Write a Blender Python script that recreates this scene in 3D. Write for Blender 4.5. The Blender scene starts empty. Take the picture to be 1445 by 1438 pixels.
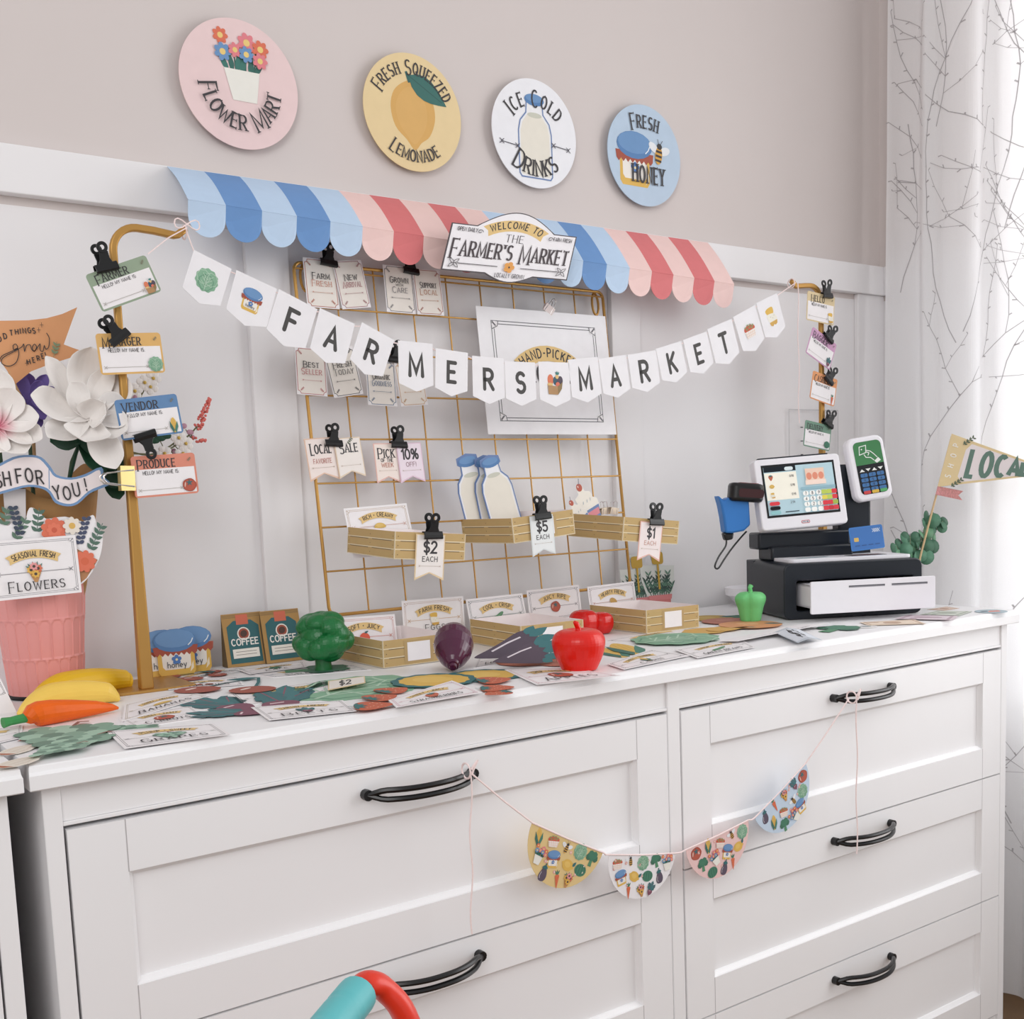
import bpy, bmesh, math, random
from math import sin, cos, pi, radians, sqrt, atan2
from mathutils import Vector as V, Matrix

# ------------------------------------------------------------------ camera
SC = bpy.context.scene
COL = SC.collection
CAMPOS = V((-0.20305, -1.55297, 0.22354))
ROWS = [V((0.81498, -0.57822, -0.03840)), V((-0.09463, -0.06741, -0.99323)), V((0.57171, 0.81309, -0.10965))]
FPX, CX, CY = 1564.8, 722.5, 877.05          # focal length and principal point, image taken as 1445 x 1438
cd = bpy.data.cameras.new('camera')
cam = bpy.data.objects.new('camera', cd)
COL.objects.link(cam)
cd.sensor_fit = 'HORIZONTAL'
cd.sensor_width = 36
cd.lens = FPX / 1445 * 36
cd.shift_y = (CY - 719) / 1445
cd.clip_start = 0.02
r0, r1, r2 = ROWS
cam.matrix_world = Matrix(((r0.x, -r1.x, -r2.x, CAMPOS.x), (r0.y, -r1.y, -r2.y, CAMPOS.y), (r0.z, -r1.z, -r2.z, CAMPOS.z), (0, 0, 0, 1)))
SC.camera = cam

# ------------------------------------------------------------------ world, lights, exposure
SC.view_settings.view_transform = 'Standard'
SC.view_settings.look = 'None'
SC.view_settings.gamma = 1
SC.view_settings.exposure = 0.0
wd = bpy.data.worlds.new('daylight')
SC.world = wd
wd.use_nodes = True
wd.node_tree.nodes['Background'].inputs[0].default_value = (0.975, 0.965, 0.975, 1)
wd.node_tree.nodes['Background'].inputs[1].default_value = 0.62


def area(name, loc, target, sx, sy, power, col=(1, 1, 1)):
    l = bpy.data.lights.new(name, 'AREA')
    l.shape = 'RECTANGLE'
    l.size, l.size_y, l.energy, l.color = sx, sy, power, col
    o = bpy.data.objects.new(name, l)
    COL.objects.link(o)
    o.location = loc
    o.rotation_euler = (V(target) - V(loc)).to_track_quat('-Z', 'Y').to_euler()
    return o


area('window_daylight', (2.3, -1.15, 0.6), (0.8, -1.0, 0.2), 2.0, 2.2, 50, (0.98, 0.99, 1))
area('room_daylight', (-1.6, -2.6, 1.5), (0.6, 0, 0.25), 1.6, 1.6, 33, (1, 0.985, 0.98))

# ------------------------------------------------------------------ rays from the fitted camera onto real planes
def ray(px, py):
    return (r0 * ((px - CX) / FPX) + r1 * ((py - CY) / FPX) + r2)


def PL(px, py, pt, n):
    d = ray(px, py)
    n = V(n)
    return CAMPOS + d * ((V(pt) - CAMPOS).dot(n) / d.dot(n))


def T(px, py, z=0.0):
    return PL(px, py, (0, 0, z), (0, 0, 1))


def W(px, py, y=0.0):
    return PL(px, py, (0, y, 0), (0, 1, 0))


# ------------------------------------------------------------------ materials
MATS = {}


def lin(h):
    h = h.lstrip('#')
    o = []
    for i in (0, 2, 4):
        c = int(h[i:i + 2], 16) / 255
        o.append(c / 12.92 if c <= 0.04045 else ((c + 0.055) / 1.055) ** 2.4)
    return o


def M(h, rough=0.6, metal=0.0, var=0.04, scale=60.0, bump=0.0, trans=0.0, spec=0.3, coat=0.0):
    """procedural surface: base colour modulated by a fine noise, optional bump"""
    key = (h, rough, metal, var, scale, bump, trans, spec, coat)
    if key in MATS:
        return MATS[key]
    m = bpy.data.materials.new('surface_' + h.strip('#') + ('_metal' if metal else ''))
    m.use_nodes = True
    nt = m.node_tree
    b = nt.nodes['Principled BSDF']
    c = lin(h)
    if rough == 0.6 and not metal:
        c = [x * 0.90 + 0.032 for x in c]      # matt printed paper: ink never fully saturated
    m.diffuse_color = (*c, 1)
    nz = nt.nodes.new('ShaderNodeTexNoise')
    nz.inputs['Scale'].default_value = scale
    nz.inputs['Detail'].default_value = 3
    tc = nt.nodes.new('ShaderNodeTexCoord')
    nt.links.new(tc.outputs['Object'], nz.inputs['Vector'])
    mx = nt.nodes.new('ShaderNodeMix')
    mx.data_type = 'RGBA'
    mx.inputs[6].default_value = (*[min(1, x * (1 + var)) for x in c], 1)
    mx.inputs[7].default_value = (*[x * (1 - var) for x in c], 1)
    nt.links.new(nz.outputs['Fac'], mx.inputs[0])
    nt.links.new(mx.outputs[2], b.inputs['Base Color'])
    b.inputs['Roughness'].default_value = rough
    b.inputs['Metallic'].default_value = metal
    b.inputs['Specular IOR Level'].default_value = spec
    b.inputs['Coat Weight'].default_value = coat
    if trans:
        b.inputs['Transmission Weight'].default_value = trans
    if bump:
        bp = nt.nodes.new('ShaderNodeBump')
        bp.inputs['Strength'].default_value = bump
        bp.inputs['Distance'].default_value = 0.002
        nt.links.new(nz.outputs['Fac'], bp.inputs['Height'])
        nt.links.new(bp.outputs[0], b.inputs['Normal'])
    MATS[key] = m
    return m


def emis(h, s=0.6, name='screen_glow'):
    key = ('e', h, s)
    if key in MATS:
        return MATS[key]
    m = M(h, 0.3).copy()
    b = m.node_tree.nodes['Principled BSDF']
    b.inputs['Emission Color'].default_value = (*lin(h), 1)
    b.inputs['Emission Strength'].default_value = s
    MATS[key] = m
    return m


# shared palette
PAPER, INK, CREAM, GOLDB = '#f6f2f3', '#2e2a2e', '#f4ede4', '#e8c684'
TEAL, SAGE, BRICK, CORAL, BLUE, PLUM, YEL, PINK, LBLUE = '#24696d', '#7ea58d', '#b0533f', '#e07050', '#6894c4', '#7d4358', '#e2b650', '#eda4a2', '#c3d7ec'
DARK, TAN, TANL = '#3b3836', '#c3a26b', '#ead6ad'
BLACKM = lambda: M('#0b0b0d', 0.32, spec=0.5, var=0.1)
GOLDM = lambda: M('#bd9150', 0.42, 0.6, 0.05, 30)
WHITEP = lambda: M('#f1f0f1', 0.42, var=0.012, scale=9, spec=0.4)


# ------------------------------------------------------------------ mesh builder
class MB:
    def __init__(s):
        s.v, s.f, s.mi, s.ms = [], [], [], []

    def add(s, vs, fs, mat):
        if isinstance(mat, str):
            mat = M(mat)
        if mat not in s.ms:
            s.ms.append(mat)
        k, o = s.ms.index(mat), len(s.v)
        s.v += [tuple(p) for p in vs]
        for f in fs:
            s.f.append([i + o for i in f])
            s.mi.append(k)
        return s

    def box(s, lo, hi, mat, fr=None):
        x0, y0, z0 = lo
        x1, y1, z1 = hi
        ps = [V(p) for p in ((x0, y0, z0), (x1, y0, z0), (x1, y1, z0), (x0, y1, z0), (x0, y0, z1), (x1, y0, z1), (x1, y1, z1), (x0, y1, z1))]
        if fr:
            ps = [fr @ p for p in ps]
        return s.add(ps, [(3, 2, 1, 0), (4, 5, 6, 7), (0, 1, 5, 4), (1, 2, 6, 5), (2, 3, 7, 6), (3, 0, 4, 7)], mat)

    def tube(s, pts, r, mat, n=8, closed=False, flat=1.0, up=None, rot=0.0):
        pts = [V(p) for p in pts]
        N = len(pts)
        rs = r if isinstance(r, (list, tuple)) else [r] * N
        vs, fs = [], []
        prev = None
        for i, p in enumerate(pts):
            a = pts[(i - 1) % N] if (closed or i) else p
            b = pts[(i + 1) % N] if (closed or i < N - 1) else p
            t = (b - a).normalized()
            if prev is None:
                u = V(up) if up else (V((0, 0, 1)) if abs(t.z) < 0.9 else V((1, 0, 0)))
            else:
                u = prev
            u = (u - t * u.dot(t)).normalized()
            prev = u
            w = t.cross(u)
            for k in range(n):
                g = 2 * pi * k / n + rot
                vs.append(p + u * (cos(g) * rs[i]) + w * (sin(g) * rs[i] * flat))
        for i in range(N if closed else N - 1):
            j = (i + 1) % N
            for k in range(n):
                q = (k + 1) % n
                fs.append((i * n + k, i * n + q, j * n + q, j * n + k))
        if not closed:
            fs.append(tuple(range(n))[::-1])
            fs.append(tuple((N - 1) * n + k for k in range(n)))
        return s.add(vs, fs, mat)

    def lathe(s, prof, mat, n=32, fr=None, mod=None):
        vs, fs = [], []
        for (r, z) in prof:
            for k in range(n):
                a = 2 * pi * k / n
                q = r * (mod(a, z) if mod else 1)
                p = V((q * cos(a), q * sin(a), z))
                vs.append(fr @ p if fr else p)
        for i in range(len(prof) - 1):
            for k in range(n):
                q = (k + 1) % n
                fs.append((i * n + k, i * n + q, (i + 1) * n + q, (i + 1) * n + k))
        fs.append(tuple(range(n))[::-1])
        fs.append(tuple((len(prof) - 1) * n + k for k in range(n)))
        return s.add(vs, fs, mat)

    def ball(s, c, r, mat, n=20, m=12, fr=None, fn=None):
        c = V(c)
        rx, ry, rz = r if isinstance(r, (list, tuple)) else (r, r, r)
        vs, fs = [], []
        for i in range(m + 1):
            th = pi * i / m
            for k in range(n):
                a = 2 * pi * k / n
                d = V((sin(th) * cos(a), sin(th) * sin(a), cos(th)))
                q = fn(d) if fn else 1
                p = V((d.x * rx * q, d.y * ry * q, d.z * rz * q))
                vs.append((fr @ p if fr else p) + c)
        for i in range(m):
            for k in range(n):
                q = (k + 1) % n
                fs.append((i * n + k, (i + 1) * n + k, (i + 1) * n + q, i * n + q))
        return s.add(vs, fs, mat)

    def prism(s, pts, fr, z0, z1, mat, side=None):
        """2-D outline in frame fr, extruded along its z"""
        n = len(pts)
        vs = [fr @ V((x, y, z0)) for x, y in pts] + [fr @ V((x, y, z1)) for x, y in pts]
        fs = [tuple(range(n))[::-1], tuple(range(n, 2 * n))]
        ring = [(i, (i + 1) % n, n + (i + 1) % n, n + i) for i in range(n)]
        if side:
            s.add(vs, fs, mat)
            return s.add(vs, ring, side)
        return s.add(vs, fs + ring, mat)


def tag(o, label=None, cat=None, group=None, kind=None):
    for k, x in (('label', label), ('category', cat), ('group', group), ('kind', kind)):
        if x:
            o[k] = x
    return o


def obj(name, mb, parent=None, label=None, cat=None, group=None, kind=None, smooth=False, bev=0, sub=0, loc=None, fixn=True):
    me = bpy.data.meshes.new(name)
    vs = mb.v
    if loc is not None:
        vs = [tuple(V(p) - V(loc)) for p in vs]
    me.from_pydata(vs, [], mb.f)
    for m in mb.ms:
        me.materials.append(m)
    me.polygons.foreach_set('material_index', mb.mi)
    if fixn:
        bm = bmesh.new()
        bm.from_mesh(me)
        bmesh.ops.remove_doubles(bm, verts=bm.verts, dist=1e-7)
        bmesh.ops.recalc_face_normals(bm, faces=bm.faces)
        bm.to_mesh(me)
        bm.free()
    me.update()
    if smooth:
        me.polygons.foreach_set('use_smooth', [True] * len(me.polygons))
        me.set_sharp_from_angle(angle=radians(40 if smooth is True else smooth))
    o = bpy.data.objects.new(name, me)
    COL.objects.link(o)
    if loc is not None:
        o.location = loc
    if parent:
        o.parent = parent
    if bev:
        b = o.modifiers.new('bevel', 'BEVEL')
        b.width, b.segments, b.limit_method, b.angle_limit = bev, 2, 'ANGLE', radians(40)
    if sub:
        b = o.modifiers.new('subdiv', 'SUBSURF')
        b.levels = b.render_levels = sub
    return tag(o, label, cat, group, kind)


def thing(name, label, cat, loc=(0, 0, 0), group=None, fr=None):
    o = bpy.data.objects.new(name, None)
    COL.objects.link(o)
    o.empty_display_size = 0.02
    if fr is not None:
        o.matrix_world = fr
    else:
        o.location = loc
    return tag(o, label, cat, group)


def dup(root, fr, label=None, group=None):
    c = root.copy()
    COL.objects.link(c)
    c.matrix_world = fr
    if label:
        c['label'] = label
    if group:
        c['group'] = group

    def rec(a, b):
        for ch in a.children:
            d = ch.copy()
            COL.objects.link(d)
            d.parent = b
            rec(ch, d)
    rec(root, c)
    return c


def frame(o, ex, ey, ez=None):
    ex, ey = V(ex).normalized(), V(ey)
    ey = (ey - ex * ey.dot(ex)).normalized()
    ez = ex.cross(ey)
    return Matrix(((ex.x, ey.x, ez.x, o[0]), (ex.y, ey.y, ez.y, o[1]), (ex.z, ey.z, ez.z, o[2]), (0, 0, 0, 1)))


# ------------------------------------------------------------------ stroke lettering (own letter shapes)
GL = {
 'A': (6.6, '0,0 3.3,10 6.6,0|1.2,3.3 5.4,3.3'), 'B': (5.8, '0,0 0,10 2.8,10 2.8,7.6,2.4,2.4,80,-90 0,5.2|2.8,5.2 2.8,2.6,3,2.6,80,-90 0,0'),
 'C': (6, '3.3,5,3.2,5,50,310'), 'D': (6, '0,0 0,10 2.2,10 2.2,5,3.8,5,85,-90 0,0'), 'E': (4.8, '4.8,10 0,10 0,0 4.8,0|0,5.2 4,5.2'),
 'F': (4.8, '4.8,10 0,10 0,0|0,5.2 4,5.2'), 'G': (6.3, '3.3,5,3.2,5,50,340 6.3,5 3.9,5'), 'H': (5.8, '0,0 0,10|5.8,0 5.8,10|0,5.2 5.8,5.2'),
 'I': (0.6, '.3,0 .3,10'), 'J': (4, '4,10 4,2.5 2,2.5,2,2.5,0,-170'), 'K': (5.6, '0,0 0,10|5.3,10 0,4|1.7,5.9 5.6,0'), 'L': (4.4, '0,10 0,0 4.4,0'),
 'M': (8, '0,0 .4,10 4,1.6 7.6,10 8,0'), 'N': (6, '0,0 0,10 6,0 6,10'), 'O': (6.6, '3.3,5,3.3,5,90,450'), 'P': (5.6, '0,0 0,10 2.8,10 2.8,7.4,2.7,2.6,85,-90 0,4.8'),
 'Q': (6.6, '3.3,5,3.3,5,90,450|3.8,3 6.8,-.6'), 'R': (5.8, '0,0 0,10 2.8,10 2.8,7.4,2.7,2.6,85,-90 0,4.8|2.6,4.8 5.8,0'),
 'S': (5.6, '2.8,7.5,2.6,2.5,35,265 2.8,2.6,2.7,2.6,85,-145'), 'T': (5.8, '0,10 5.8,10|2.9,10 2.9,0'), 'U': (5.8, '0,10 0,3 2.9,3,2.9,3,185,355 5.8,3 5.8,10'),
 'V': (6.2, '0,10 3.1,0 6.2,10'), 'W': (9, '0,10 2.2,0 4.5,8 6.8,0 9,10'), 'X': (5.8, '0,0 5.8,10|0,10 5.8,0'), 'Y': (6, '0,10 3,4.8 6,10|3,4.8 3,0'), 'Z': (5.4, '0,10 5.4,10 0,0 5.4,0'),
 '0': (5.4, '2.7,5,2.7,5,90,450'), '1': (2, '0,8 2,10 2,0'), '2': (5.4, '2.7,7.3,2.6,2.7,160,-35 0,0 5.4,0'), '3': (5.2, '2.5,7.6,2.4,2.4,150,-85 1.8,5.2|2.5,2.6,2.6,2.6,88,-150'),
 '4': (5.6, '4.2,0 4.2,10 0,3 5.6,3'), '5': (5.4, '5,10 .6,10 .3,5.6 2.5,3.1,2.8,3.1,110,-145'), '6': (5.4, '4.6,10 .8,5.5 2.7,3,2.6,3,160,-200'), '7': (5, '0,10 5,10 1.6,0'), '8': (5.2, '2.6,7.6,2.2,2.4,90,450|2.6,2.6,2.6,2.6,90,450'), '9': (5.4, '4.9,5.5 2.7,7,2.6,3,-30,330 .8,0'),
 '$': (5.6, '2.8,7.3,2.6,2.3,35,265 2.8,2.8,2.7,2.3,85,-145|2.8,11.4 2.8,-1.4'), '%': (8, '1.6,7.5,1.5,2.5,0,360|6.4,2.5,1.5,2.5,0,360|6.6,10 1.4,0'),
 '!': (0.8, '.4,10 .4,3.2|.4,.9 .4,0'), ':': (0.8, '.4,6.4 .4,5.4|.4,1 .4,0'), '.': (0.8, '.4,.9 .4,0'), '+': (3, '1.5,6.6 1.5,3.4|0,5 3,5'), '-': (3, '0,4.6 3,4.6'), "'": (0.8, '.4,10 .4,7.4'), ' ': (3.2, ''),
 'h': (4.4, '0,10 0,0|2.2,3.6,2.2,2.4,180,0 4.4,0'), 'o': (4.6, '2.3,3,2.3,3,90,450'), 'n': (4.4, '0,6 0,0|2.2,3.6,2.2,2.4,180,0 4.4,0'), 'e': (4.4, '.2,3 4.4,3 2.2,3,2.2,3,0,300'),
 'y': (4.6, '0,6 2.3,0|4.6,6 1.2,-3.5'), 'g': (4.6, '2.3,3,2.3,3,20,340 4.6,6 4.6,-2 2.4,-2,2.2,2,0,-170 6,1.5'), 'r': (3.6, '0,6 0,0|0,3.6 2,3.8,2,2.2,170,30'), 'w': (6.6, '0,6 1.2,0 3.3,5 5.4,0 6.6,6 8,5'),
}


def strokes(ch):
    w, d = GL.get(ch, GL[' '])
    out = []
    for st in d.split('|'):
        pts = []
        for tk in st.split():
            q = [float(x) for x in tk.split(',')]
            if len(q) == 2:
                pts.append((q[0], q[1]))
            else:
                n = max(4, int(abs(q[5] - q[4]) / 24))
                for i in range(n + 1):
                    a = radians(q[4] + (q[5] - q[4]) * i / n)
                    pts.append((q[0] + q[2] * cos(a), q[1] + q[3] * sin(a)))
        if len(pts) > 1:
            out.append(pts)
    return w, out


# ------------------------------------------------------------------ printed artwork on a surface
class Art:
    """2-D drawing in card units; mp maps (x, y, lift) to the world"""

    def __init__(s, mb, mp, step=0.00012):
        s.mb, s.mp, s.step, s.L = mb, mp, step, [0]
        s.tx = (0, 0, 1, 0)
        s.first = [0]
        s.inc = [0.12]

    def at(s, x, y, k=1, rot=0):
        a = Art(s.mb, s.mp, s.step)
        a.L, a.first, a.inc = s.L, s.first, s.inc
        X, Y = s.q(x, y)
        a.tx = (X, Y, s.tx[2] * k, s.tx[3] + radians(rot))
        return a

    def q(s, x, y):
        ox, oy, k, r = s.tx
        return ox + k * (x * cos(r) - y * sin(r)), oy + k * (x * sin(r) + y * cos(r))

    def pts(s, ps, lift=None):
        h = s.L[0] * s.step if lift is None else lift
        return [s.mp(*s.q(x, y), h) for x, y in ps]

    def poly(s, ps, col, up=True):
        if s.first[0]:
            th, s.first[0] = s.first[0], 0
            return s.slab(ps, col, th)
        s.L[0] += 1 if up else s.inc[0]
        s.mb.add(s.pts(ps), [tuple(range(len(ps)))], col)
        return s

    def slab(s, ps, col, th=0.0006, side=None):
        n = len(ps)
        vs = s.pts(ps, -th) + s.pts(ps, 0.0)
        s.mb.add(vs, [tuple(range(n))[::-1], tuple(range(n, 2 * n))] + [(i, (i + 1) % n, n + (i + 1) % n, n + i) for i in range(n)], col)
        return s

    def ell(s, x, y, rx, ry, col, rot=0, n=18, up=True, a0=0, a1=360):
        c, d = cos(radians(rot)), sin(radians(rot))
        ps = []
        m = n if a1 - a0 >= 360 else n + 1
        for i in range(m):
            a = radians(a0 + (a1 - a0) * i / n)
            u, w = rx * cos(a), ry * sin(a)
            ps.append((x + u * c - w * d, y + u * d + w * c))
        return s.poly(ps, col, up)

    def line(s, ps, w, col, up=True, closed=False, var=0.0, cap=False):
        s.L[0] += 1 if up else s.inc[0] * .4
        n = len(ps)
        if n > 2 and abs(ps[0][0] - ps[-1][0]) + abs(ps[0][1] - ps[-1][1]) < 1e-6:
            closed, ps, n = True, ps[:-1], n - 1
        dirs = []
        for i in range(n if closed else n - 1):
            a, b = ps[i], ps[(i + 1) % n]
            d = sqrt((b[0] - a[0]) ** 2 + (b[1] - a[1]) ** 2) or 1e-9
            dirs.append(((b[0] - a[0]) / d, (b[1] - a[1]) / d))
        Lf, Rt = [], []
        for i in range(n):
            d1 = dirs[i - 1] if (closed or i) else dirs[0]
            d2 = dirs[i % len(dirs)] if (closed or i < n - 1) else dirs[-1]
            nx, ny = -(d1[1] + d2[1]), d1[0] + d2[0]
            l = sqrt(nx * nx + ny * ny) or 1e-9
            nx, ny = nx / l, ny / l
            c = max(0.45, nx * -d1[1] + ny * d1[0])
            h = w / 2 * (1 - var + var * max(abs(d1[1]), abs(d2[1]))) / c
            Lf.append((ps[i][0] + nx * h, ps[i][1] + ny * h))
            Rt.append((ps[i][0] - nx * h, ps[i][1] - ny * h))
        vs = s.pts(Lf + Rt)
        s.mb.add(vs, [(i, (i + 1) % n, n + (i + 1) % n, n + i) for i in range(n if closed else n - 1)], col)
        if cap and not closed:
            for (x, y), (dx, dy) in ((ps[0], (-dirs[0][0], -dirs[0][1])), (ps[-1], dirs[-1])):
                s.mb.add(s.pts([(x + w / 2 * (-dy * cos(a) + dx * sin(a)), y + w / 2 * (dx * cos(a) + dy * sin(a))) for a in [pi * k / 6 for k in range(7)]]), [tuple(range(7))], col)
        return s

    def text(s, t, x, y, h, col=INK, serif=False, wt=0.15, sx=0.8, fit=None, arc=None, gap=0.24, caps=False, cap1=1.3, drop=0.15):
        """centred text, baseline at y; lower case letters print as small capitals when caps is set"""
        g = []
        for ch in t:
            if caps and ch.islower():
                g.append((ch.upper(), 1.0))
            elif caps and ch.isalpha():
                g.append((ch, cap1))
            else:
                g.append((ch, 1.0))
        u = h / 10
        gap = gap + (0.05 if serif else 0)
        tot = sum(GL.get(c, GL[' '])[0] * k * u * sx + h * gap * sx for c, k in g) - h * gap * sx
        f = min(1.0, fit / tot) if fit else 1.0
        if fit and fit / tot > 1:
            f = min(fit / tot, 1.35)
        X = -tot * f / 2
        s.L[0] += 1
        wt = wt * min(1, 0.45 + 0.55 * f) * (0.88 if serif else 0.95)
        for c, k in g:
            w, sts = strokes(c)
            w *= k * u * sx * f
            mid = X + w / 2
            if arc:
                a = mid / arc
                fx, fy, rt = x + arc * sin(a), y + arc * (cos(a) - 1), -degrees_(a)
            else:
                fx, fy, rt = x + mid, y, 0
            b = s.at(fx, fy, 1, rt)
            yo = -h * drop if k > 1 else 0
            for st in sts:
                ps = [((px * u * sx * k * f) - w / 2, py * u * k + yo) for px, py in st]
                b.line(ps, h * wt, col, up=False, var=0.55 if serif else 0, cap=(not serif and h * wt * s.tx[2] > 1.2))
                if serif and st[0] != st[-1]:
                    for e, e2, raw in ((ps[0], ps[1], st[0]), (ps[-1], ps[-2], st[-1])):
                        if abs(e[1] - e2[1]) > abs(e[0] - e2[0]) * 1.2 and (raw[1] < 0.6 or raw[1] > 9.4):
                            b.line([(e[0] - h * wt * 1.0, e[1]), (e[0] + h * wt * 1.0, e[1])], h * wt * 0.42, col, up=False)
                        elif abs(e[0] - e2[0]) > abs(e[1] - e2[1]):
                            b.line([(e[0], e[1] - h * wt * 0.65), (e[0], e[1] + h * wt * 0.65)], h * wt * 0.4, col, up=False)
            X += w + h * gap * sx * f
        return s


def degrees_(a):
    return a * 180 / pi


def planar(fr, k):
    return lambda x, y, h: fr @ V((x * k, y * k, h))


def rect(w, h, x=0, y=0, r=0, n=4):
    if not r:
        return [(x - w / 2, y - h / 2), (x + w / 2, y - h / 2), (x + w / 2, y + h / 2), (x - w / 2, y + h / 2)]
    o = []
    for cx, cy, a in ((x + w / 2 - r, y + h / 2 - r, 0), (x - w / 2 + r, y + h / 2 - r, 90), (x - w / 2 + r, y - h / 2 + r, 180), (x + w / 2 - r, y - h / 2 + r, 270)):
        for i in range(n + 1):
            t = radians(a + 90 * i / n)
            o.append((cx + r * cos(t), cy + r * sin(t)))
    return o


def cs(P, m=4):
    """closed smooth outline through the points"""
    out = []
    n = len(P)
    for i in range(n):
        a, b, c, d = P[i - 1], P[i], P[(i + 1) % n], P[(i + 2) % n]
        for k in range(m):
            q = k / m
            out.append(tuple(0.5 * (2 * b[j] + (c[j] - a[j]) * q + (2 * a[j] - 5 * b[j] + 4 * c[j] - d[j]) * q * q + (3 * b[j] - a[j] - 3 * c[j] + d[j]) * q ** 3) for j in (0, 1)))
    return out


def close(ps):
    return ps + [ps[0]]

# ------------------------------------------------------------------ printed motifs, each within about +-50 units
def leafp(x, y, l, w, a, n=6):
    c, s_ = cos(radians(a)), sin(radians(a))
    up = [(l * i / n, w / 2 * sin(pi * (i / n) ** 0.8)) for i in range(n + 1)]
    dn = [(l * i / n, -w / 2 * sin(pi * (i / n) ** 0.8)) for i in range(n - 1, 0, -1)]
    return [(x + u * c - v * s_, y + u * s_ + v * c) for u, v in up + dn]


def blobp(rx, ry, n, amp, seed=0, x=0, y=0, m=4):
    return [(x + rx * (1 + amp * cos(n * 2 * pi * i / (n * m) * 1.0)) * cos(2 * pi * i / (n * m) + seed), y + ry * (1 + amp * cos(n * 2 * pi * i / (n * m))) * sin(2 * pi * i / (n * m) + seed)) for i in range(n * m)]


def m_cabbage(a, c1='#85b394', c2='#5f967a', c3='#b9d6bf'):
    a.poly(blobp(46, 46, 11, 0.05), c1)
    for k, (x, y, r) in enumerate(((-16, 8, 26), (16, 8, 26), (0, -10, 30))):
        a.line(close([(x + p, y + q) for p, q in blobp(r, r, 8, 0.07, k, 0, 0, 3)]), 2, c3 if k < 2 else c2)
    a.line([(0, -42), (0, 22)], 3, c3)
    for t in (-1, 1):
        for y in (-20, -4, 10):
            a.line([(0, y - 8), (t * 22, y + 12)], 2, c3, up=False)


def m_honey(a, word='honey'):
    a.poly([(-30, -46), (30, -46), (36, -38), (36, 6), (-36, 6), (-36, -38)], YEL)
    a.poly([(-24, -34), (24, -34), (29, -28), (30, 6), (-30, 6), (-29, -28)], '#f3eee6')
    a.poly([(26, -42), (34, -34), (34, -18), (29, -30)], '#f8ecd0', up=False)
    a.poly([(-44, 0)] + [(-44 + 88 * i / 16, (-6 if i % 2 else 0)) for i in range(17)] + [(46, 14), (-46, 14)], '#a5472f')
    a.ell(0, 26, 43, 24, '#4f7fb5')
    a.ell(0, 30, 40, 19, BLUE)
    a.line([(26, 14), (33, 20), (37, 28)], 2, '#eef3f8', up=False)
    for k in range(5):
        a.ell(9 * cos(k * 1.256 + .3) * .7, -14 + 9 * sin(k * 1.256 + .3) * .7, 4.2, 4.2, '#4a7cc0', up=(k == 0), n=10)
    a.ell(0, -14, 2.6, 2.6, '#f4e5b0', n=8)
    if word:
        a.text(word, 0, -30, 12, '#3e4652', wt=0.13, sx=1.0)


def m_beet(a):
    for k, (ang, l) in enumerate(((58, 58), (90, 66), (122, 58))):
        ps = leafp(0, -16, l, 30, ang, 9)
        a.poly([(x + 2.6 * sin(i * 2.4), y + 2.6 * cos(i * 2.4)) for i, (x, y) in enumerate(ps)], '#2a6a6f' if k != 1 else '#33767a')
        a.line([(0, -14), (l * .85 * cos(radians(ang)), -16 + l * .85 * sin(radians(ang)))], 1.8, '#8d4b60')
    a.poly(cs([(-19, -20), (-15, -11), (0, -8), (15, -11), (19, -20), (12, -34), (3, -42), (0, -52), (-3, -42), (-12, -34)]), PLUM)
    a.line([(-11, -17), (3, -14)], 2.5, '#e7cfd3')


def m_carrot(a):
    for ang in (60, 90, 120):
        a.poly(leafp(0, 18, 32, 9, ang), '#3f7a5f', up=(ang == 60))
    a.poly(cs([(-14, 16), (0, 22), (14, 16), (11, -4), (2, -50), (-2, -50), (-11, -4)]), '#d9683d')
    for y, x in ((4, 8), (-8, -8), (-20, 5)):
        a.line([(0, y), (x, y + 1)], 1.4, '#b3502c', up=False)


def m_tomato(a):
    a.poly(blobp(44, 40, 5, 0.03), '#a8452f')
    a.ell(-2, -1, 38, 34, '#b9523a')
    for k in range(5):
        a.poly(leafp(0, 14, 22, 9, 90 + 72 * k), '#2f666b', up=(k == 0))
    a.ell(-28, 4, 4, 16, '#e8c2b4', rot=-12)


def m_strawberry(a):
    a.poly(cs([(0, -48), (-22, -24), (-34, 6), (-26, 28), (0, 34), (26, 28), (34, 6), (22, -24)]), '#c75f3f')
    for i in range(14):
        a.ell(-22 + (i * 17) % 46, -30 + (i * 23) % 54, 1.5, 2, '#f0cfae', up=(i == 0), n=6)
    for k in range(5):
        a.poly(leafp(0, 30, 26, 11, 190 + 40 * k), '#2f6f6f', up=(k == 0))
    a.line([(0, 30), (3, 46)], 3, '#2f6f6f')


def m_corn(a):
    a.poly(cs([(0, 50), (-15, 30), (-19, 0), (-12, -38), (0, -46), (12, -38), (19, 0), (15, 30)]), '#e5bb5a')
    for x in (-8, 0, 8):
        a.line([(x, 36), (x, -36)], 1.2, '#c99a3f', up=(x == -8))
    a.poly([(-8, -48), (-26, -10), (-24, 30), (-12, 4), (0, -30)], '#2f6a5d')
    a.poly([(8, -48), (26, -10), (24, 24), (12, 0), (0, -32)], '#3c7d6b')


def m_eggplant(a):
    a.poly(cs([(-6, 34), (8, 34), (22, 6), (26, -20), (16, -42), (-4, -48), (-24, -40), (-28, -16), (-18, 8)]), '#54465a')
    a.line([(-14, 2), (-20, -20), (-16, -34)], 3, '#d9d0d6')
    for ang in (215, 250, 290, 325):
        a.poly(leafp(1, 36, 24, 12, ang), TEAL, up=(ang == 215))
    a.poly([(-3, 34), (5, 34), (9, 50), (1, 50)], '#1f5d60')


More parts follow.
